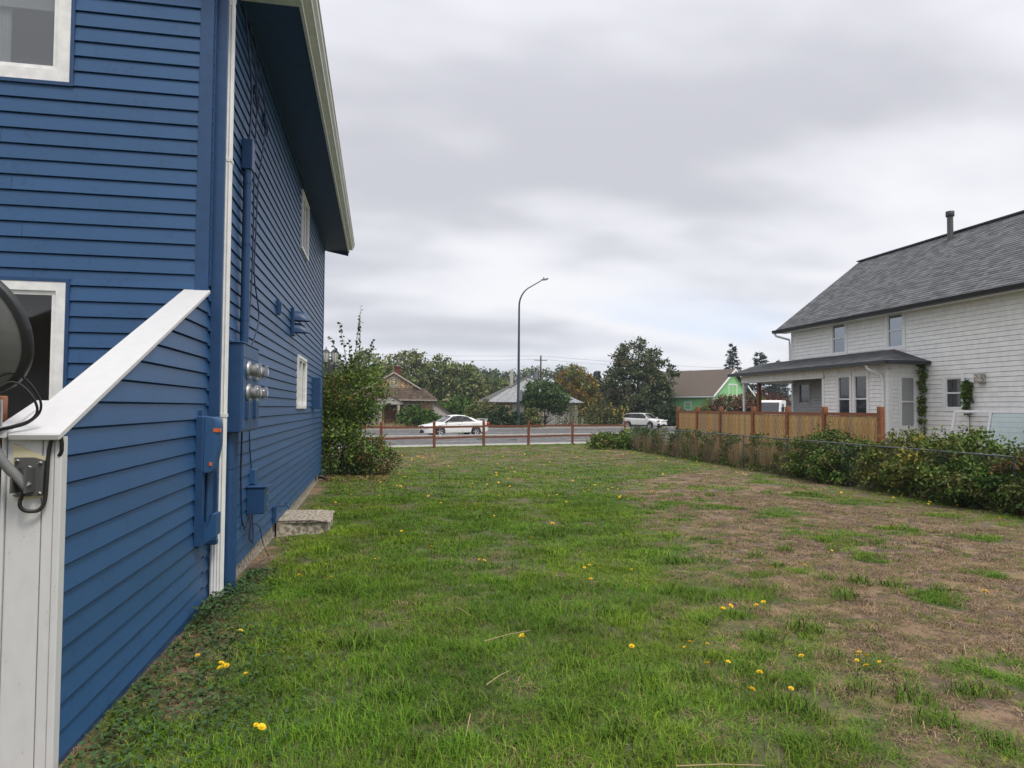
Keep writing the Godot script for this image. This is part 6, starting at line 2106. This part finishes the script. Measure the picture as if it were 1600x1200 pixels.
	# white picket fence glimpsed behind the round tree
	var t := thing("picket_fence", "white picket fence glimpsed behind the round tree and sunflowers", "fence", Vector3(16.5, -0.25, -71))
	for k in 30:
		var b := mb()
		var x := 13.9 + k * 0.19
		b.prism(PackedVector2Array([Vector2(x, -0.25), Vector2(x + 0.1, -0.25), Vector2(x + 0.1, 0.95), Vector2(x + 0.05, 1.05), Vector2(x, 0.95)]), -71.0, -70.97)
		obj("picket", b, M.white, t)
	var b := mb()
	b.mm(Vector3(13.9, 0.2, -71.05), Vector3(19.6, 0.3, -71.0))
	b.mm(Vector3(13.9, 0.7, -71.05), Vector3(19.6, 0.8, -71.0))
	obj("rail", b, M.white, t)
	# dead grass before the cottage
	base = Vector3(2, -0.3, -63)
	b = mb()
	for k in 2600:
		var x := r.randf_range(-6.0, 7.0)
		var z := -62.6 - (x - 2.0) * 0.3 - r.randf_range(0.0, 2.2)
		var d := Vector3(r.randf_range(-0.4, 0.4), 1, r.randf_range(-0.3, 0.3)).normalized()
		b.leaf(Vector3(x, -0.33, z), d, d.cross(rdir(r)).normalized(), r.randf_range(0.3, 0.75), 0.05, shade(Color(0.33, 0.25, 0.13), r.randf_range(0.6, 1.2)))
	tag(obj("dead_grass", b, M.dry), "tall straw-coloured dead grass in front of the cottage", "grass").set_meta("kind", "stuff")
	# the wood that closes the view
	base = Vector3(20, -0.3, -190)
	b = mb()
	for k in 9000:
		var x := r.randf_range(-120, 170)
		var p := Vector3(x, -0.3 + pow(r.randf(), 1.4) * (5.5 + 1.8 * sin(x * 0.21) + 1.2 * sin(x * 0.07)), -192 + r.randf_range(-5, 5))
		var d := rdir(r)
		b.leaf(p, d, d.cross(rdir(r)).normalized(), 1.5, 1.1, shade([Color(0.05, 0.07, 0.035), Color(0.065, 0.085, 0.045), Color(0.045, 0.065, 0.04)][r.randi() % 3], r.randf_range(0.7, 1.2)))
	tag(obj("far_wood", b, M.leaf), "far green wood closing the view behind the houses", "wood").set_meta("kind", "stuff")

# ---------------------------------------------------------------- the lawn
const LX0 := -12.0
const LX1 := 30.0
func lawn_end(x: float) -> float: return -32.8 - 0.3 * (x - 2.57) - 1.18
func lawn() -> void:
	base = Vector3.ZERO
	var b := mb()
	var nx := 84
	var nz := 110
	for i in nx + 1:
		for j in nz + 1:
			var x := lerpf(LX0, LX1, i / float(nx))
			var f := j / float(nz)
			var z := lerpf(8.0, lawn_end(x), f)
			var y := ground_y(x, z) + gn2.get_noise_2d(x * 0.7, z * 0.7) * 0.018 * smoothstep(-1.2, -0.4, x)
			var k := b.put(Vector3(x, y, z), Vector3.UP, Vector2((x + 2.0) / 18.0, (1.0 - z) / 40.0))
			if i < nx and j < nz:
				b.ix.append_array([k, k + nz + 2, k + nz + 1, k, k + 1, k + nz + 2])
	var W := 1024
	var H := 2048
	var px := PackedByteArray()
	px.resize(W * H * 3)
	var fine := FastNoiseLite.new()
	fine.seed = 8
	fine.frequency = 6.0
	fine.fractal_octaves = 2
	for j in H:
		var z := 1.0 - 40.0 * (j + 0.5) / H
		for i in W:
			var x := -2.0 + 18.0 * (i + 0.5) / W
			var c: Color
			if x < -1.6 or x > 13.0 or z > -1.6 or x > 2.2 - z or z < lawn_end(x) - 0.3: c = Color(0.1, 0.095, 0.045)
			else:
				var g := green(x, z)
				var n := fine.get_noise_2d(x, z) + 0.45 * fine.get_noise_2d(x * 4.0, z * 4.0)
				c = Color(0.21, 0.14, 0.082).lerp(Color(0.085, 0.056, 0.038), smoothstep(-0.25, 0.4, n * 0.8 + gn2.get_noise_2d(x + 50, z) * 0.9))
				c = c.lerp(Color(0.06, 0.07, 0.025), smoothstep(0.15, 0.75, g) * 0.85)
			c = c.linear_to_srgb()
			var k := (j * W + i) * 3
			px[k] = int(c.r * 255)
			px[k + 1] = int(c.g * 255)
			px[k + 2] = int(c.b * 255)
	var m := mat(Color.WHITE, 0.95)
	m.albedo_texture = ImageTexture.create_from_image(Image.create_from_data(W, H, false, Image.FORMAT_RGB8, px))
	m.texture_repeat = false
	structure(obj("lawn", b, m))

func grass_patch(sd: int, n: int, rad: float, h0: float, h1: float, w: float, lean: float, cols: Array) -> ArrayMesh:
	var r := RandomNumberGenerator.new()
	r.seed = sd
	var b := MB.new()
	for k in n:
		var a := r.randf() * TAU
		var o := Vector3(cos(a), 0, sin(a)) * rad * sqrt(r.randf()) * r.randf_range(0.6, 1.15)
		var h := lerpf(h0, h1, pow(r.randf(), 1.6))
		var t := r.randf() * TAU
		var d := Vector3(cos(t), 0, sin(t)) * lean * r.randf_range(0.3, 1.4) * h
		var s := Vector3(-sin(t), 0, cos(t)) * w * 0.5 * r.randf_range(0.6, 1.3)
		var c: Color = shade(cols[r.randi() % cols.size()], r.randf_range(0.7, 1.3))
		var m := o + Vector3(0, h * 0.55, 0) + d * 0.3
		var e := o + Vector3(0, h * (1.0 - 0.25 * lean), 0) + d
		var nn := (Vector3.UP * 0.5 + s.cross(m - o).normalized()).normalized()
		var i := b.v.size()
		for p in [o - s, o + s, m - s * 0.85, m + s * 0.85, e]:
			b.v.append(p)
			b.n.append(nn)
			b.c.append(c)
			b.uv.append(Vector2.ZERO)
		b.ix.append_array([i, i + 2, i + 1, i + 1, i + 2, i + 3, i + 2, i + 4, i + 3])
	return b.mesh()

func sow(called: String, label: String, meshes: Array, spots: Array, m: Material) -> void:
	# one field of blades: spots are [position, scale, tint]
	for k in meshes.size():
		var own := []
		for j in range(k, spots.size(), meshes.size()): own.append(spots[j])
		var mm := MultiMesh.new()
		mm.transform_format = MultiMesh.TRANSFORM_3D
		mm.use_colors = true
		mm.mesh = meshes[k]
		mm.instance_count = own.size()
		for j in own.size():
			var s: float = own[j][1]
			mm.set_instance_transform(j, Transform3D(Basis(Vector3.UP, rng.randf() * TAU).scaled(Vector3(s, s * own[j][3], s)), own[j][0]))
			mm.set_instance_color(j, own[j][2])
		var o := MultiMeshInstance3D.new()
		o.multimesh = mm
		o.material_override = m
		o.name = numbered(called)
		add_child(o)
		tag(o, label, "grass")
		o.set_meta("kind", "stuff")

func grass() -> void:
	var tall := FastNoiseLite.new()
	tall.seed = 44
	tall.frequency = 0.9
	var hue := FastNoiseLite.new()
	hue.seed = 45
	hue.frequency = 0.35
	hue.fractal_octaves = 3
	var zones := [[-1.4, -7.5, 0.085, 0], [-7.5, -15.0, 0.13, 1], [-15.0, -44.0, 0.2, 2]]
	var lush := [[], [], []]
	var dead := [[], [], []]
	for q in zones:
		var st: float = q[2]
		var z: float = q[0]
		while z > q[1]:
			var x := -1.44
			while x < 11.9:
				var p := Vector2(x + rng.randf_range(-0.5, 0.5) * st, z + rng.randf_range(-0.5, 0.5) * st)
				x += st
				if p.y < lawn_end(p.x) + 0.05 or p.x < -1.43: continue
				if p.x < -0.68 and p.y > -12.1 and p.y < -10.85: continue
				if p.y < -6.8 and p.x < -1.34 + 0.08 * tall.get_noise_2d(p.y * 3.0, 5.0): continue
				if p.x > 1.6 + 0.95 * -p.y or p.x < -0.5 + 0.45 * p.y: continue      # beside the view
				var g := green(p.x, p.y)
				var y := ground_y(p.x, p.y) + gn2.get_noise_2d(p.x * 0.7, p.y * 0.7) * 0.018 * smoothstep(-1.2, -0.4, p.x)
				var hn := hue.get_noise_2d(p.x, p.y)
				if rng.randf() < g * (1.05 - 0.4 * smoothstep(0.05, 0.55, tall.get_noise_2d(p.x * 2.0 + 40, p.y * 2.0))):
					var tint := Color(1, 1, 1).lerp(Color(1.5, 1.2, 1.0), clampf(hn * 1.3 + 0.25 + rng.randf_range(-0.2, 0.2), 0, 1))
					var val := 1.0 + 0.5 * hue.get_noise_2d(p.x * 3.0 + 70, p.y * 3.0) + rng.randf_range(-0.12, 0.12)
					tint = Color(tint.r * val, tint.g * val, tint.b * val)
					tint = tint.lerp(Color(1.9, 1.15, 1.6), smoothstep(0.62, 0.3, g) * rng.randf() * 0.9)
					var up := 0.75 + 0.55 * g * smoothstep(-0.35, 0.5, tall.get_noise_2d(p.x, p.y)) + 0.1 * g
					up *= 0.5 + 0.4 * g
					if p.y < -15.0: up *= 0.8
					lush[q[3]].append([Vector3(p.x, y - 0.004, p.y), rng.randf_range(0.8, 1.2) * (0.75 + 0.25 * g), tint, up])
				var bare := smoothstep(0.1, 0.45, gn2.get_noise_2d(p.x + 50, p.y) + 0.3 * gn.get_noise_2d(p.x * 1.7, p.y * 1.7 + 30))
				if g < 0.45 and rng.randf() < 0.3:
					lush[q[3]].append([Vector3(p.x, y - 0.004, p.y), rng.randf_range(0.2, 0.7), Color(1.1, 1.0, 1.0).lerp(Color(1.7, 1.2, 1.4), rng.randf()), rng.randf_range(0.8, 1.3)])
				if rng.randf() < ((1.0 - g) * 0.5 + 0.05) * (1.0 - 0.8 * bare):
					var k := rng.randf_range(0.75, 1.25)
					dead[q[3]].append([Vector3(p.x, y - 0.003, p.y), rng.randf_range(0.7, 1.3), Color(k, k, k), rng.randf_range(0.6, 1.3)])
			z -= st
	var gc := [Color(0.078, 0.172, 0.012), Color(0.108, 0.205, 0.018), Color(0.056, 0.138, 0.01), Color(0.145, 0.21, 0.03)]
	var dc := [Color(0.33, 0.225, 0.125), Color(0.24, 0.16, 0.09), Color(0.155, 0.1, 0.058), Color(0.12, 0.105, 0.05)]
	var names := ["green lawn grass in the foreground", "green lawn grass in the middle of the yard", "lawn grass at the far end of the yard"]
	var dn := ["dry straw grass lying in the foreground", "dry straw grass on the bare middle ground", "dry straw grass near the far fence"]
	for k in 3:
		var w: float = [0.0036, 0.0055, 0.01][k]
		var nb: int = [95, 95, 80][k]
		var rad: float = [0.1, 0.14, 0.2][k]
		var ms := []
		var ds := []
		for j in 4:
			ms.append(grass_patch(300 + k * 10 + j, nb if j < 3 else nb / 2, rad, 0.014, 0.075 if j < 3 else 0.13, w, 1.25, gc))
			ds.append(grass_patch(400 + k * 10 + j, nb, rad * 1.1, 0.012, 0.05, w * 0.9, 2.2, dc))
		var la := []
		var lb := []
		for j in 4:
			la.append(names[k] + ["", ", finer tufts", ", coarser tufts", ", scattered tufts"][j])
			lb.append(dn[k] + ["", ", finer wisps", ", coarser wisps", ", scattered wisps"][j])
		sow_all("lawn_grass", la, ms, lush[k], M.grass)
		sow_all("dry_grass", lb, ds, dead[k], M.dry)
	print("grass ", lush[0].size(), " ", lush[1].size(), " ", lush[2].size(), " dead ", dead[0].size(), " ", dead[1].size(), " ", dead[2].size())
func sow_all(called: String, labels: Array, meshes: Array, spots: Array, m: Material) -> void:
	for k in meshes.size():
		var own := []
		for j in range(k, spots.size(), meshes.size()): own.append(spots[j])
		if own.size(): sow(called, labels[k], [meshes[k]], own, m)

func weeds() -> void:
	var r := RandomNumberGenerator.new()
	r.seed = 91
	var b: MB
	# dandelions: one flower of each kind, then copies
	base = Vector3.ZERO
	var heads := []
	for k in 3:
		b = mb()
		for ring in 3:
			for j in 13:
				var a := TAU * (j + ring * 0.4) / 13.0
				var d := Vector3(cos(a), [0.12, 0.45, 1.0][ring], sin(a)).normalized()
				b.leaf(Vector3.ZERO, d, d.cross(Vector3.UP).normalized(), [0.021, 0.018, 0.013][ring], 0.0085, Color(0.85, 0.6, 0.012) if ring < 2 else Color(0.8, 0.5, 0.008))
		heads.append(b.mesh())
	b = mb()
	b.tube([Vector3(0, -0.12, 0), Vector3(0.004, -0.05, 0), Vector3(0, 0, 0)], 0.0016, 5, false)
	var stem := b.mesh()
	var near := [[400, 1133], [409, 1136], [346, 1036], [354, 1040], [344, 1043], [384, 1052], [309, 1024], [376, 985], [467, 898], [473, 899], [517, 902], [586, 873], [751, 874], [757, 876], [815, 993], [819, 995], [749, 874], [907, 863], [921, 883], [913, 887], [923, 905], [937, 888], [919, 943], [1069, 1011], [1078, 1003], [1105, 1006], [1105, 1037], [1138, 1034], [1187, 1051], [1175, 1078], [1127, 952], [1142, 947], [1130, 951], [1343, 1019], [1340, 1024], [1354, 1025], [1339, 1032], [1353, 1040], [1374, 1034], [1252, 1025], [1193, 941], [1182, 946], [1207, 887], [1257, 883], [1258, 882], [1300, 860], [880, 822], [905, 857], [987, 890], [1538, 923], [1543, 925], [1236, 1076], [987, 1010], [548, 758], [556, 776], [586, 773]]
	var cam: Camera3D = get_node("camera")
	var made := 0
	for q in near:
		var o := cam.position
		var d := pixel_ray(q[0], q[1])
		var p := o + d * ((0.085 - o.y) / d.y)
		p = o + d * ((ground_y(p.x, p.z) + 0.085 - o.y) / d.y)
		var lab := "yellow dandelion flower standing in the near grass"
		if p.x < -0.5: lab = "yellow dandelion flower near the foot of the blue wall"
		elif p.x > 2.4: lab = "yellow dandelion flower at the edge of the dry ground"
		dandelion(p, heads[made % 3], stem, lab, r, 1.15)
		made += 1
	while made < 296:
		var z := -7.0 - pow(r.randf(), 0.75) * 22.0
		var x := r.randf_range(-0.8, 11.2)
		var g := green(x, z)
		var cl := gn.get_noise_2d(x * 0.8 + 200, z * 0.8)
		if cl < -0.02 or g < 0.25 or (x < 3.0 and z > -14.0 and r.randf() < 0.7): continue
		dandelion(Vector3(x, ground_y(x, z) + 0.085, z), heads[made % 3], stem, "small yellow dandelion flower in the far lawn" if z < -16.0 else "small yellow dandelion flower in the middle lawn", r, 1.7)
		made += 1
	# seed heads
	b = mb()
	for j in 90:
		var d := rdir(r)
		b.leaf(d * 0.004, d, d.cross(rdir(r)).normalized(), 0.017, 0.004, Color(0.6, 0.58, 0.54))
	var clock := b.mesh()
	for q in [[612, 1030, "below the short dry stalk"], [900, 1013, "left of the three dandelions"], [887, 1058, "in the lower middle grass"], [1056, 1077, "below the paired dandelions"], [770, 1062, "beside the lower dry stalk"], [1203, 945, "at the rim of the dry ground"], [642, 1134, "near the bottom frame edge"], [880, 752, "in the far lawn, left one"], [905, 760, "in the far lawn, right one"]]:
		var o := cam.position
		var d := pixel_ray(q[0], q[1])
		var p := o + d * ((0.1 - o.y) / d.y)
		p = o + d * ((ground_y(p.x, p.z) + 0.1 - o.y) / d.y)
		var t := thing("seed_head", "pale dandelion seed head " + q[2], "seed head", p, "dandelion seed heads", r.randf() * TAU)
		inst("seed_ball", clock, M.petal_v, t)
		inst("stem", stem, M.stem, t)
	# rosettes of broad leaves
	var rs := []
	for k in 3:
		b = mb()
		for j in 16 + k * 4:
			var a := r.randf() * TAU
			var l := r.randf_range(0.07, 0.16)
			var d := Vector3(cos(a), r.randf_range(0.2, 0.9), sin(a)).normalized()
			var s := d.cross(Vector3.UP).normalized()
			var c := shade([Color(0.075, 0.145, 0.05), Color(0.1, 0.17, 0.07), Color(0.13, 0.18, 0.1)][r.randi() % 3], r.randf_range(0.8, 1.2))
			var g := []
			b.col = c
			for i in 6:
				var f := i / 5.0
				var w: float = 0.022 * sin(PI * pow(f, 0.7) * 0.93 + 0.15) * (1.0 if i % 2 == 0 else 0.72)
				var o := d * l * f - Vector3(0, l * 0.55 * f * f, 0)
				g.append([o - s * w + Vector3(0, w * 0.3, 0), o, o + s * w + Vector3(0, w * 0.3, 0)])
			b.grid(g)
		rs.append(b.mesh())
	var ws := [[480, 925], [530, 920], [440, 1010], [560, 1060], [720, 1090], [640, 1130], [420, 1150], [300, 1070], [245, 1110], [960, 995], [990, 1000], [1080, 1095], [1000, 1110], [1115, 1120], [1310, 1025], [1320, 905], [1300, 1000], [870, 1040], [920, 1130], [700, 1000], [790, 905], [860, 930], [600, 905], [350, 945], [380, 1100], [1200, 960], [1260, 1085], [1420, 1075], [540, 975], [760, 1150], [1160, 1145], [490, 1100], [335, 930], [365, 915]]
	for k in 44:                                      # and more of them strewn through the lawn
		var q := cam.basis.inverse() * (Vector3(r.randf_range(-1.2, 3.2), 0.0, -3.2 - 7.0 * r.randf()) - cam.position)
		ws.append([800.0 - 1090.0 * q.x / q.z, 600.0 + 1090.0 * q.y / q.z])
	for k in ws.size():
		var o := cam.position
		var d := pixel_ray(ws[k][0], ws[k][1])
		var p := o + d * ((0.01 - o.y) / d.y)
		p = o + d * ((ground_y(p.x, p.z) + 0.01 - o.y) / d.y)
		var t := thing("weed_rosette", "broad-leaved weed in the grass near the blue wall" if p.x < -0.3 else ("broad-leaved weed in the middle of the green grass" if p.x < 1.5 else "broad-leaved weed at the border of dry ground"), "weed", p, "broad-leaved weeds in the lawn", r.randf() * TAU)
		var mi := inst("leaf_rosette", rs[k % 3], M.leaf, t)
		mi.scale = Vector3.ONE * r.randf_range(1.5, 2.3)
	# long-bladed clumps in the dry part
	var cl := []
	for k in 3: cl.append(grass_patch(500 + k, 120, 0.13, 0.03, 0.14, 0.0055, 1.1, [Color(0.09, 0.17, 0.016), Color(0.12, 0.2, 0.024), Color(0.065, 0.13, 0.016)]))
	for q in [[1310, 1030], [1100, 975], [1150, 965], [1255, 985], [1215, 885], [1290, 905], [1340, 912], [1400, 918], [1470, 925], [1240, 815], [1180, 870], [1370, 850], [1160, 1050], [1080, 1060], [1240, 1110], [1270, 1120], [1350, 1080], [1430, 1095], [1190, 1000], [1500, 1085], [1040, 1110], [1300, 860], [1225, 860], [1060, 880], [950, 960], [1180, 1030], [1090, 780], [1110, 775], [1320, 935], [970, 1150], [880, 1120], [1330, 1160], [1250, 1170], [1460, 1130], [700, 1120], [620, 1090], [560, 1010], [1000, 1060], [1560, 1170], [1540, 1085]]:
		var o := cam.position
		var d := pixel_ray(q[0], q[1])
		var p := o + d * ((0.0 - o.y) / d.y)
		p = o + d * ((ground_y(p.x, p.z) - o.y) / d.y)
		var t := thing("grass_clump", "green grass clump standing on the bare dry ground" if p.x > 2.6 else "long-bladed grass clump in the near lawn", "grass clump", p, "grass clumps in the lawn", r.randf() * TAU)
		var mi := inst("blades", cl[r.randi() % 3], M.grass, t)
		mi.scale = Vector3.ONE * r.randf_range(0.75, 1.3)
	# clover at the foot of the wall and the downspout
	base = Vector3(-1.25, 0, -6.5)
	b = mb()
	for k in 4200:
		var z := -3.5 - 4.9 * r.randf()
		var w := 0.28 if z < -5.8 else 0.85
		var x := -1.42 + absf(r.randfn()) * w * 0.6
		var y := ground_y(x, z) + r.randf_range(0.01, 0.07 if z < -5.9 and z > -7.2 else 0.04) * (2.0 if z < -5.9 and z > -7.0 and x < -1.2 else 1.0)
		var d := Vector3(r.randfn(), 0.3, r.randfn()).normalized()
		b.leaf(Vector3(x, y, z), d, d.cross(Vector3.UP + rdir(r) * 0.4).normalized(), 0.032, 0.028, shade([Color(0.045, 0.09, 0.03), Color(0.06, 0.11, 0.035), Color(0.04, 0.075, 0.03)][r.randi() % 3], r.randf_range(0.7, 1.3)))
	tag(obj("clover", b, M.leaf), "low clover and weeds along the foot of the blue wall", "clover").set_meta("kind", "stuff")
	# crumbs of soil and small stones on the bare ground
	var crumbs := []
	for k in 3:
		b = MB.new()
		for j in 7:
			var o := Vector3(r.randf_range(-0.06, 0.06), 0.001, r.randf_range(-0.06, 0.06))
			var s := r.randf_range(0.003, 0.009)
			b.col = shade([Color(0.12, 0.085, 0.055), Color(0.2, 0.17, 0.14), Color(0.07, 0.05, 0.035)][r.randi() % 3], r.randf_range(0.7, 1.3))
			b.box(o, Vector3(s * 1.5, s, s * 1.2), Basis(rdir(r), r.randf() * 3.0))
		crumbs.append(b.mesh())
	var spots := []
	for k in 5200:
		var z := -2.6 - 12.0 * pow(r.randf(), 1.5)
		var x := r.randf_range(1.0, 10.5)
		if x > 1.6 - 0.95 * z or r.randf() < green(x, z) * 1.3: continue
		spots.append([Vector3(x, ground_y(x, z) + gn2.get_noise_2d(x * 0.7, z * 0.7) * 0.018, z), r.randf_range(0.7, 1.6), Color.WHITE, 1.0])
	for k in 3:
		sow_all("soil_crumb", [["brown soil crumbs and small stones on the dry ground", "finer soil crumbs on the dry ground", "scattered pebbles on the dry ground"][k]], [crumbs[k]], spots.slice(k * spots.size() / 3, (k + 1) * spots.size() / 3), M.dry)
	# dead leaves below the shrub, twigs
	base = Vector3(-0.9, -0.2, -19.2)
	b = mb()
	for k in 700:
		var p := Vector3(r.randf_range(-1.4, 0.3), -0.19, r.randf_range(-19.8, -18.2))
		var d := Vector3(r.randfn(), 0.2, r.randfn()).normalized()
		b.leaf(p, d, d.cross(Vector3.UP + rdir(r) * 0.6).normalized(), 0.07, 0.045, shade(Color(0.2, 0.11, 0.06), r.randf_range(0.5, 1.5)))
	tag(obj("leaf_litter", b, M.dry), "brown dead leaves on the ground below the corner shrub", "leaf litter").set_meta("kind", "stuff")
	for q in [[756, 1002, 828, 985, "dry straw stalk lying left of two dandelions"], [712, 949, 735, 962, "short dry stalk lying in the near grass"], [760, 1070, 795, 1048, "dry stalk lying across the lower middle grass"], [735, 1115, 728, 1150, "thin dry stalk pointing to the camera"], [1057, 1197, 1195, 1196, "brown twig lying at the bottom frame edge"]]:
		var p := []
		for e in 2:
			var d := pixel_ray(q[e * 2], q[e * 2 + 1])
			p.append(cam.position + d * ((0.05 - cam.position.y) / d.y))
		base = p[0] - Vector3(0, 0.05, 0)
		b = mb()
		b.tube([p[0], p[0].lerp(p[1], 0.5) + Vector3(0.0, 0.012, 0.01), p[1]], [0.0035, 0.003, 0.002], 5)
		tag(obj("dry_twig", b, M.straw), q[4], "twig", "dry stalks in the grass")
func dandelion(p: Vector3, head: Mesh, stem: Mesh, lab: String, r: RandomNumberGenerator, s: float) -> void:
	var t := thing("dandelion", lab, "dandelion", p, "dandelions in the lawn", r.randf() * TAU)
	var h := inst("flower_head", head, M.petal_v, t)
	h.rotation = Vector3(r.randf_range(-0.5, 0.5), 0, r.randf_range(-0.5, 0.5))
	h.scale = Vector3(1, r.randf_range(0.7, 1.5), 1) * s * r.randf_range(0.55, 1.15)
	inst("stem", stem, M.stem, t)
func pixel_ray(x: float, y: float) -> Vector3:       # where a spot noted on the photograph lies on the lawn
	var cam: Camera3D = get_node("camera")
	return cam.basis * Vector3((x - 800.0) / 1090.0, (600.0 - y) / 1090.0, -1.0)

# ---------------------------------------------------------------- put together
func _ready() -> void:
	rng.seed = 4
	var cam := Camera3D.new()
	cam.name = "camera"
	cam.fov = 57.66
	cam.near = 0.05
	cam.far = 3000.0
	cam.position = Vector3(0, 1.7, 0)
	cam.rotation_order = EULER_ORDER_YXZ
	cam.rotation_degrees = Vector3(1.97, -10.8, 0.43)
	add_child(cam)
	cam.current = true
	var we := WorldEnvironment.new()
	we.name = "world_environment"
	var en := Environment.new()
	en.background_mode = Environment.BG_SKY
	var sk := Sky.new()
	var pm := PanoramaSkyMaterial.new()
	pm.panorama = sky_image()
	pm.energy_multiplier = 1.0
	sk.sky_material = pm
	en.sky = sk
	en.tonemap_mode = Environment.TONE_MAPPER_LINEAR
	en.tonemap_exposure = 1.55
	en.sdfgi_enabled = true
	en.ssao_enabled = true
	en.ssil_enabled = true
	en.fog_enabled = true
	en.fog_density = 0.0004
	en.fog_light_color = Color(0.78, 0.82, 0.88)
	we.environment = en
	add_child(we)
	var sun := DirectionalLight3D.new()
	sun.name = "sun"
	sun.light_energy = 0.45
	sun.light_angular_distance = 14.0
	sun.light_color = Color(1.0, 0.97, 0.92)
	sun.shadow_enabled = true
	sun.rotation_degrees = Vector3(-58, 30, 0)
	add_child(sun)

	gn.seed = 2
	gn.frequency = 0.45
	gn.fractal_octaves = 3
	gn2.seed = 6
	gn2.frequency = 1.6
	gn2.fractal_octaves = 2
	make_materials()
	M.far_ground = mat(lin(0.1, 0.11, 0.05), 0.95)
	M.petal_v = vcol(0.6)
	street()
	lawn()
	print("lawn ", Time.get_ticks_msec())
	blue_house()
	white_house()
	garage()
	cedar_fence()
	chain_fence()
	rail_fence()
	far_houses()
	print("built ", Time.get_ticks_msec())
	street_furniture()
	vehicles()
	print("cars ", Time.get_ticks_msec())
	side_plants()
	background()
	print("plants ", Time.get_ticks_msec())
	grass()
	weeds()
	print("done ", Time.get_ticks_msec())
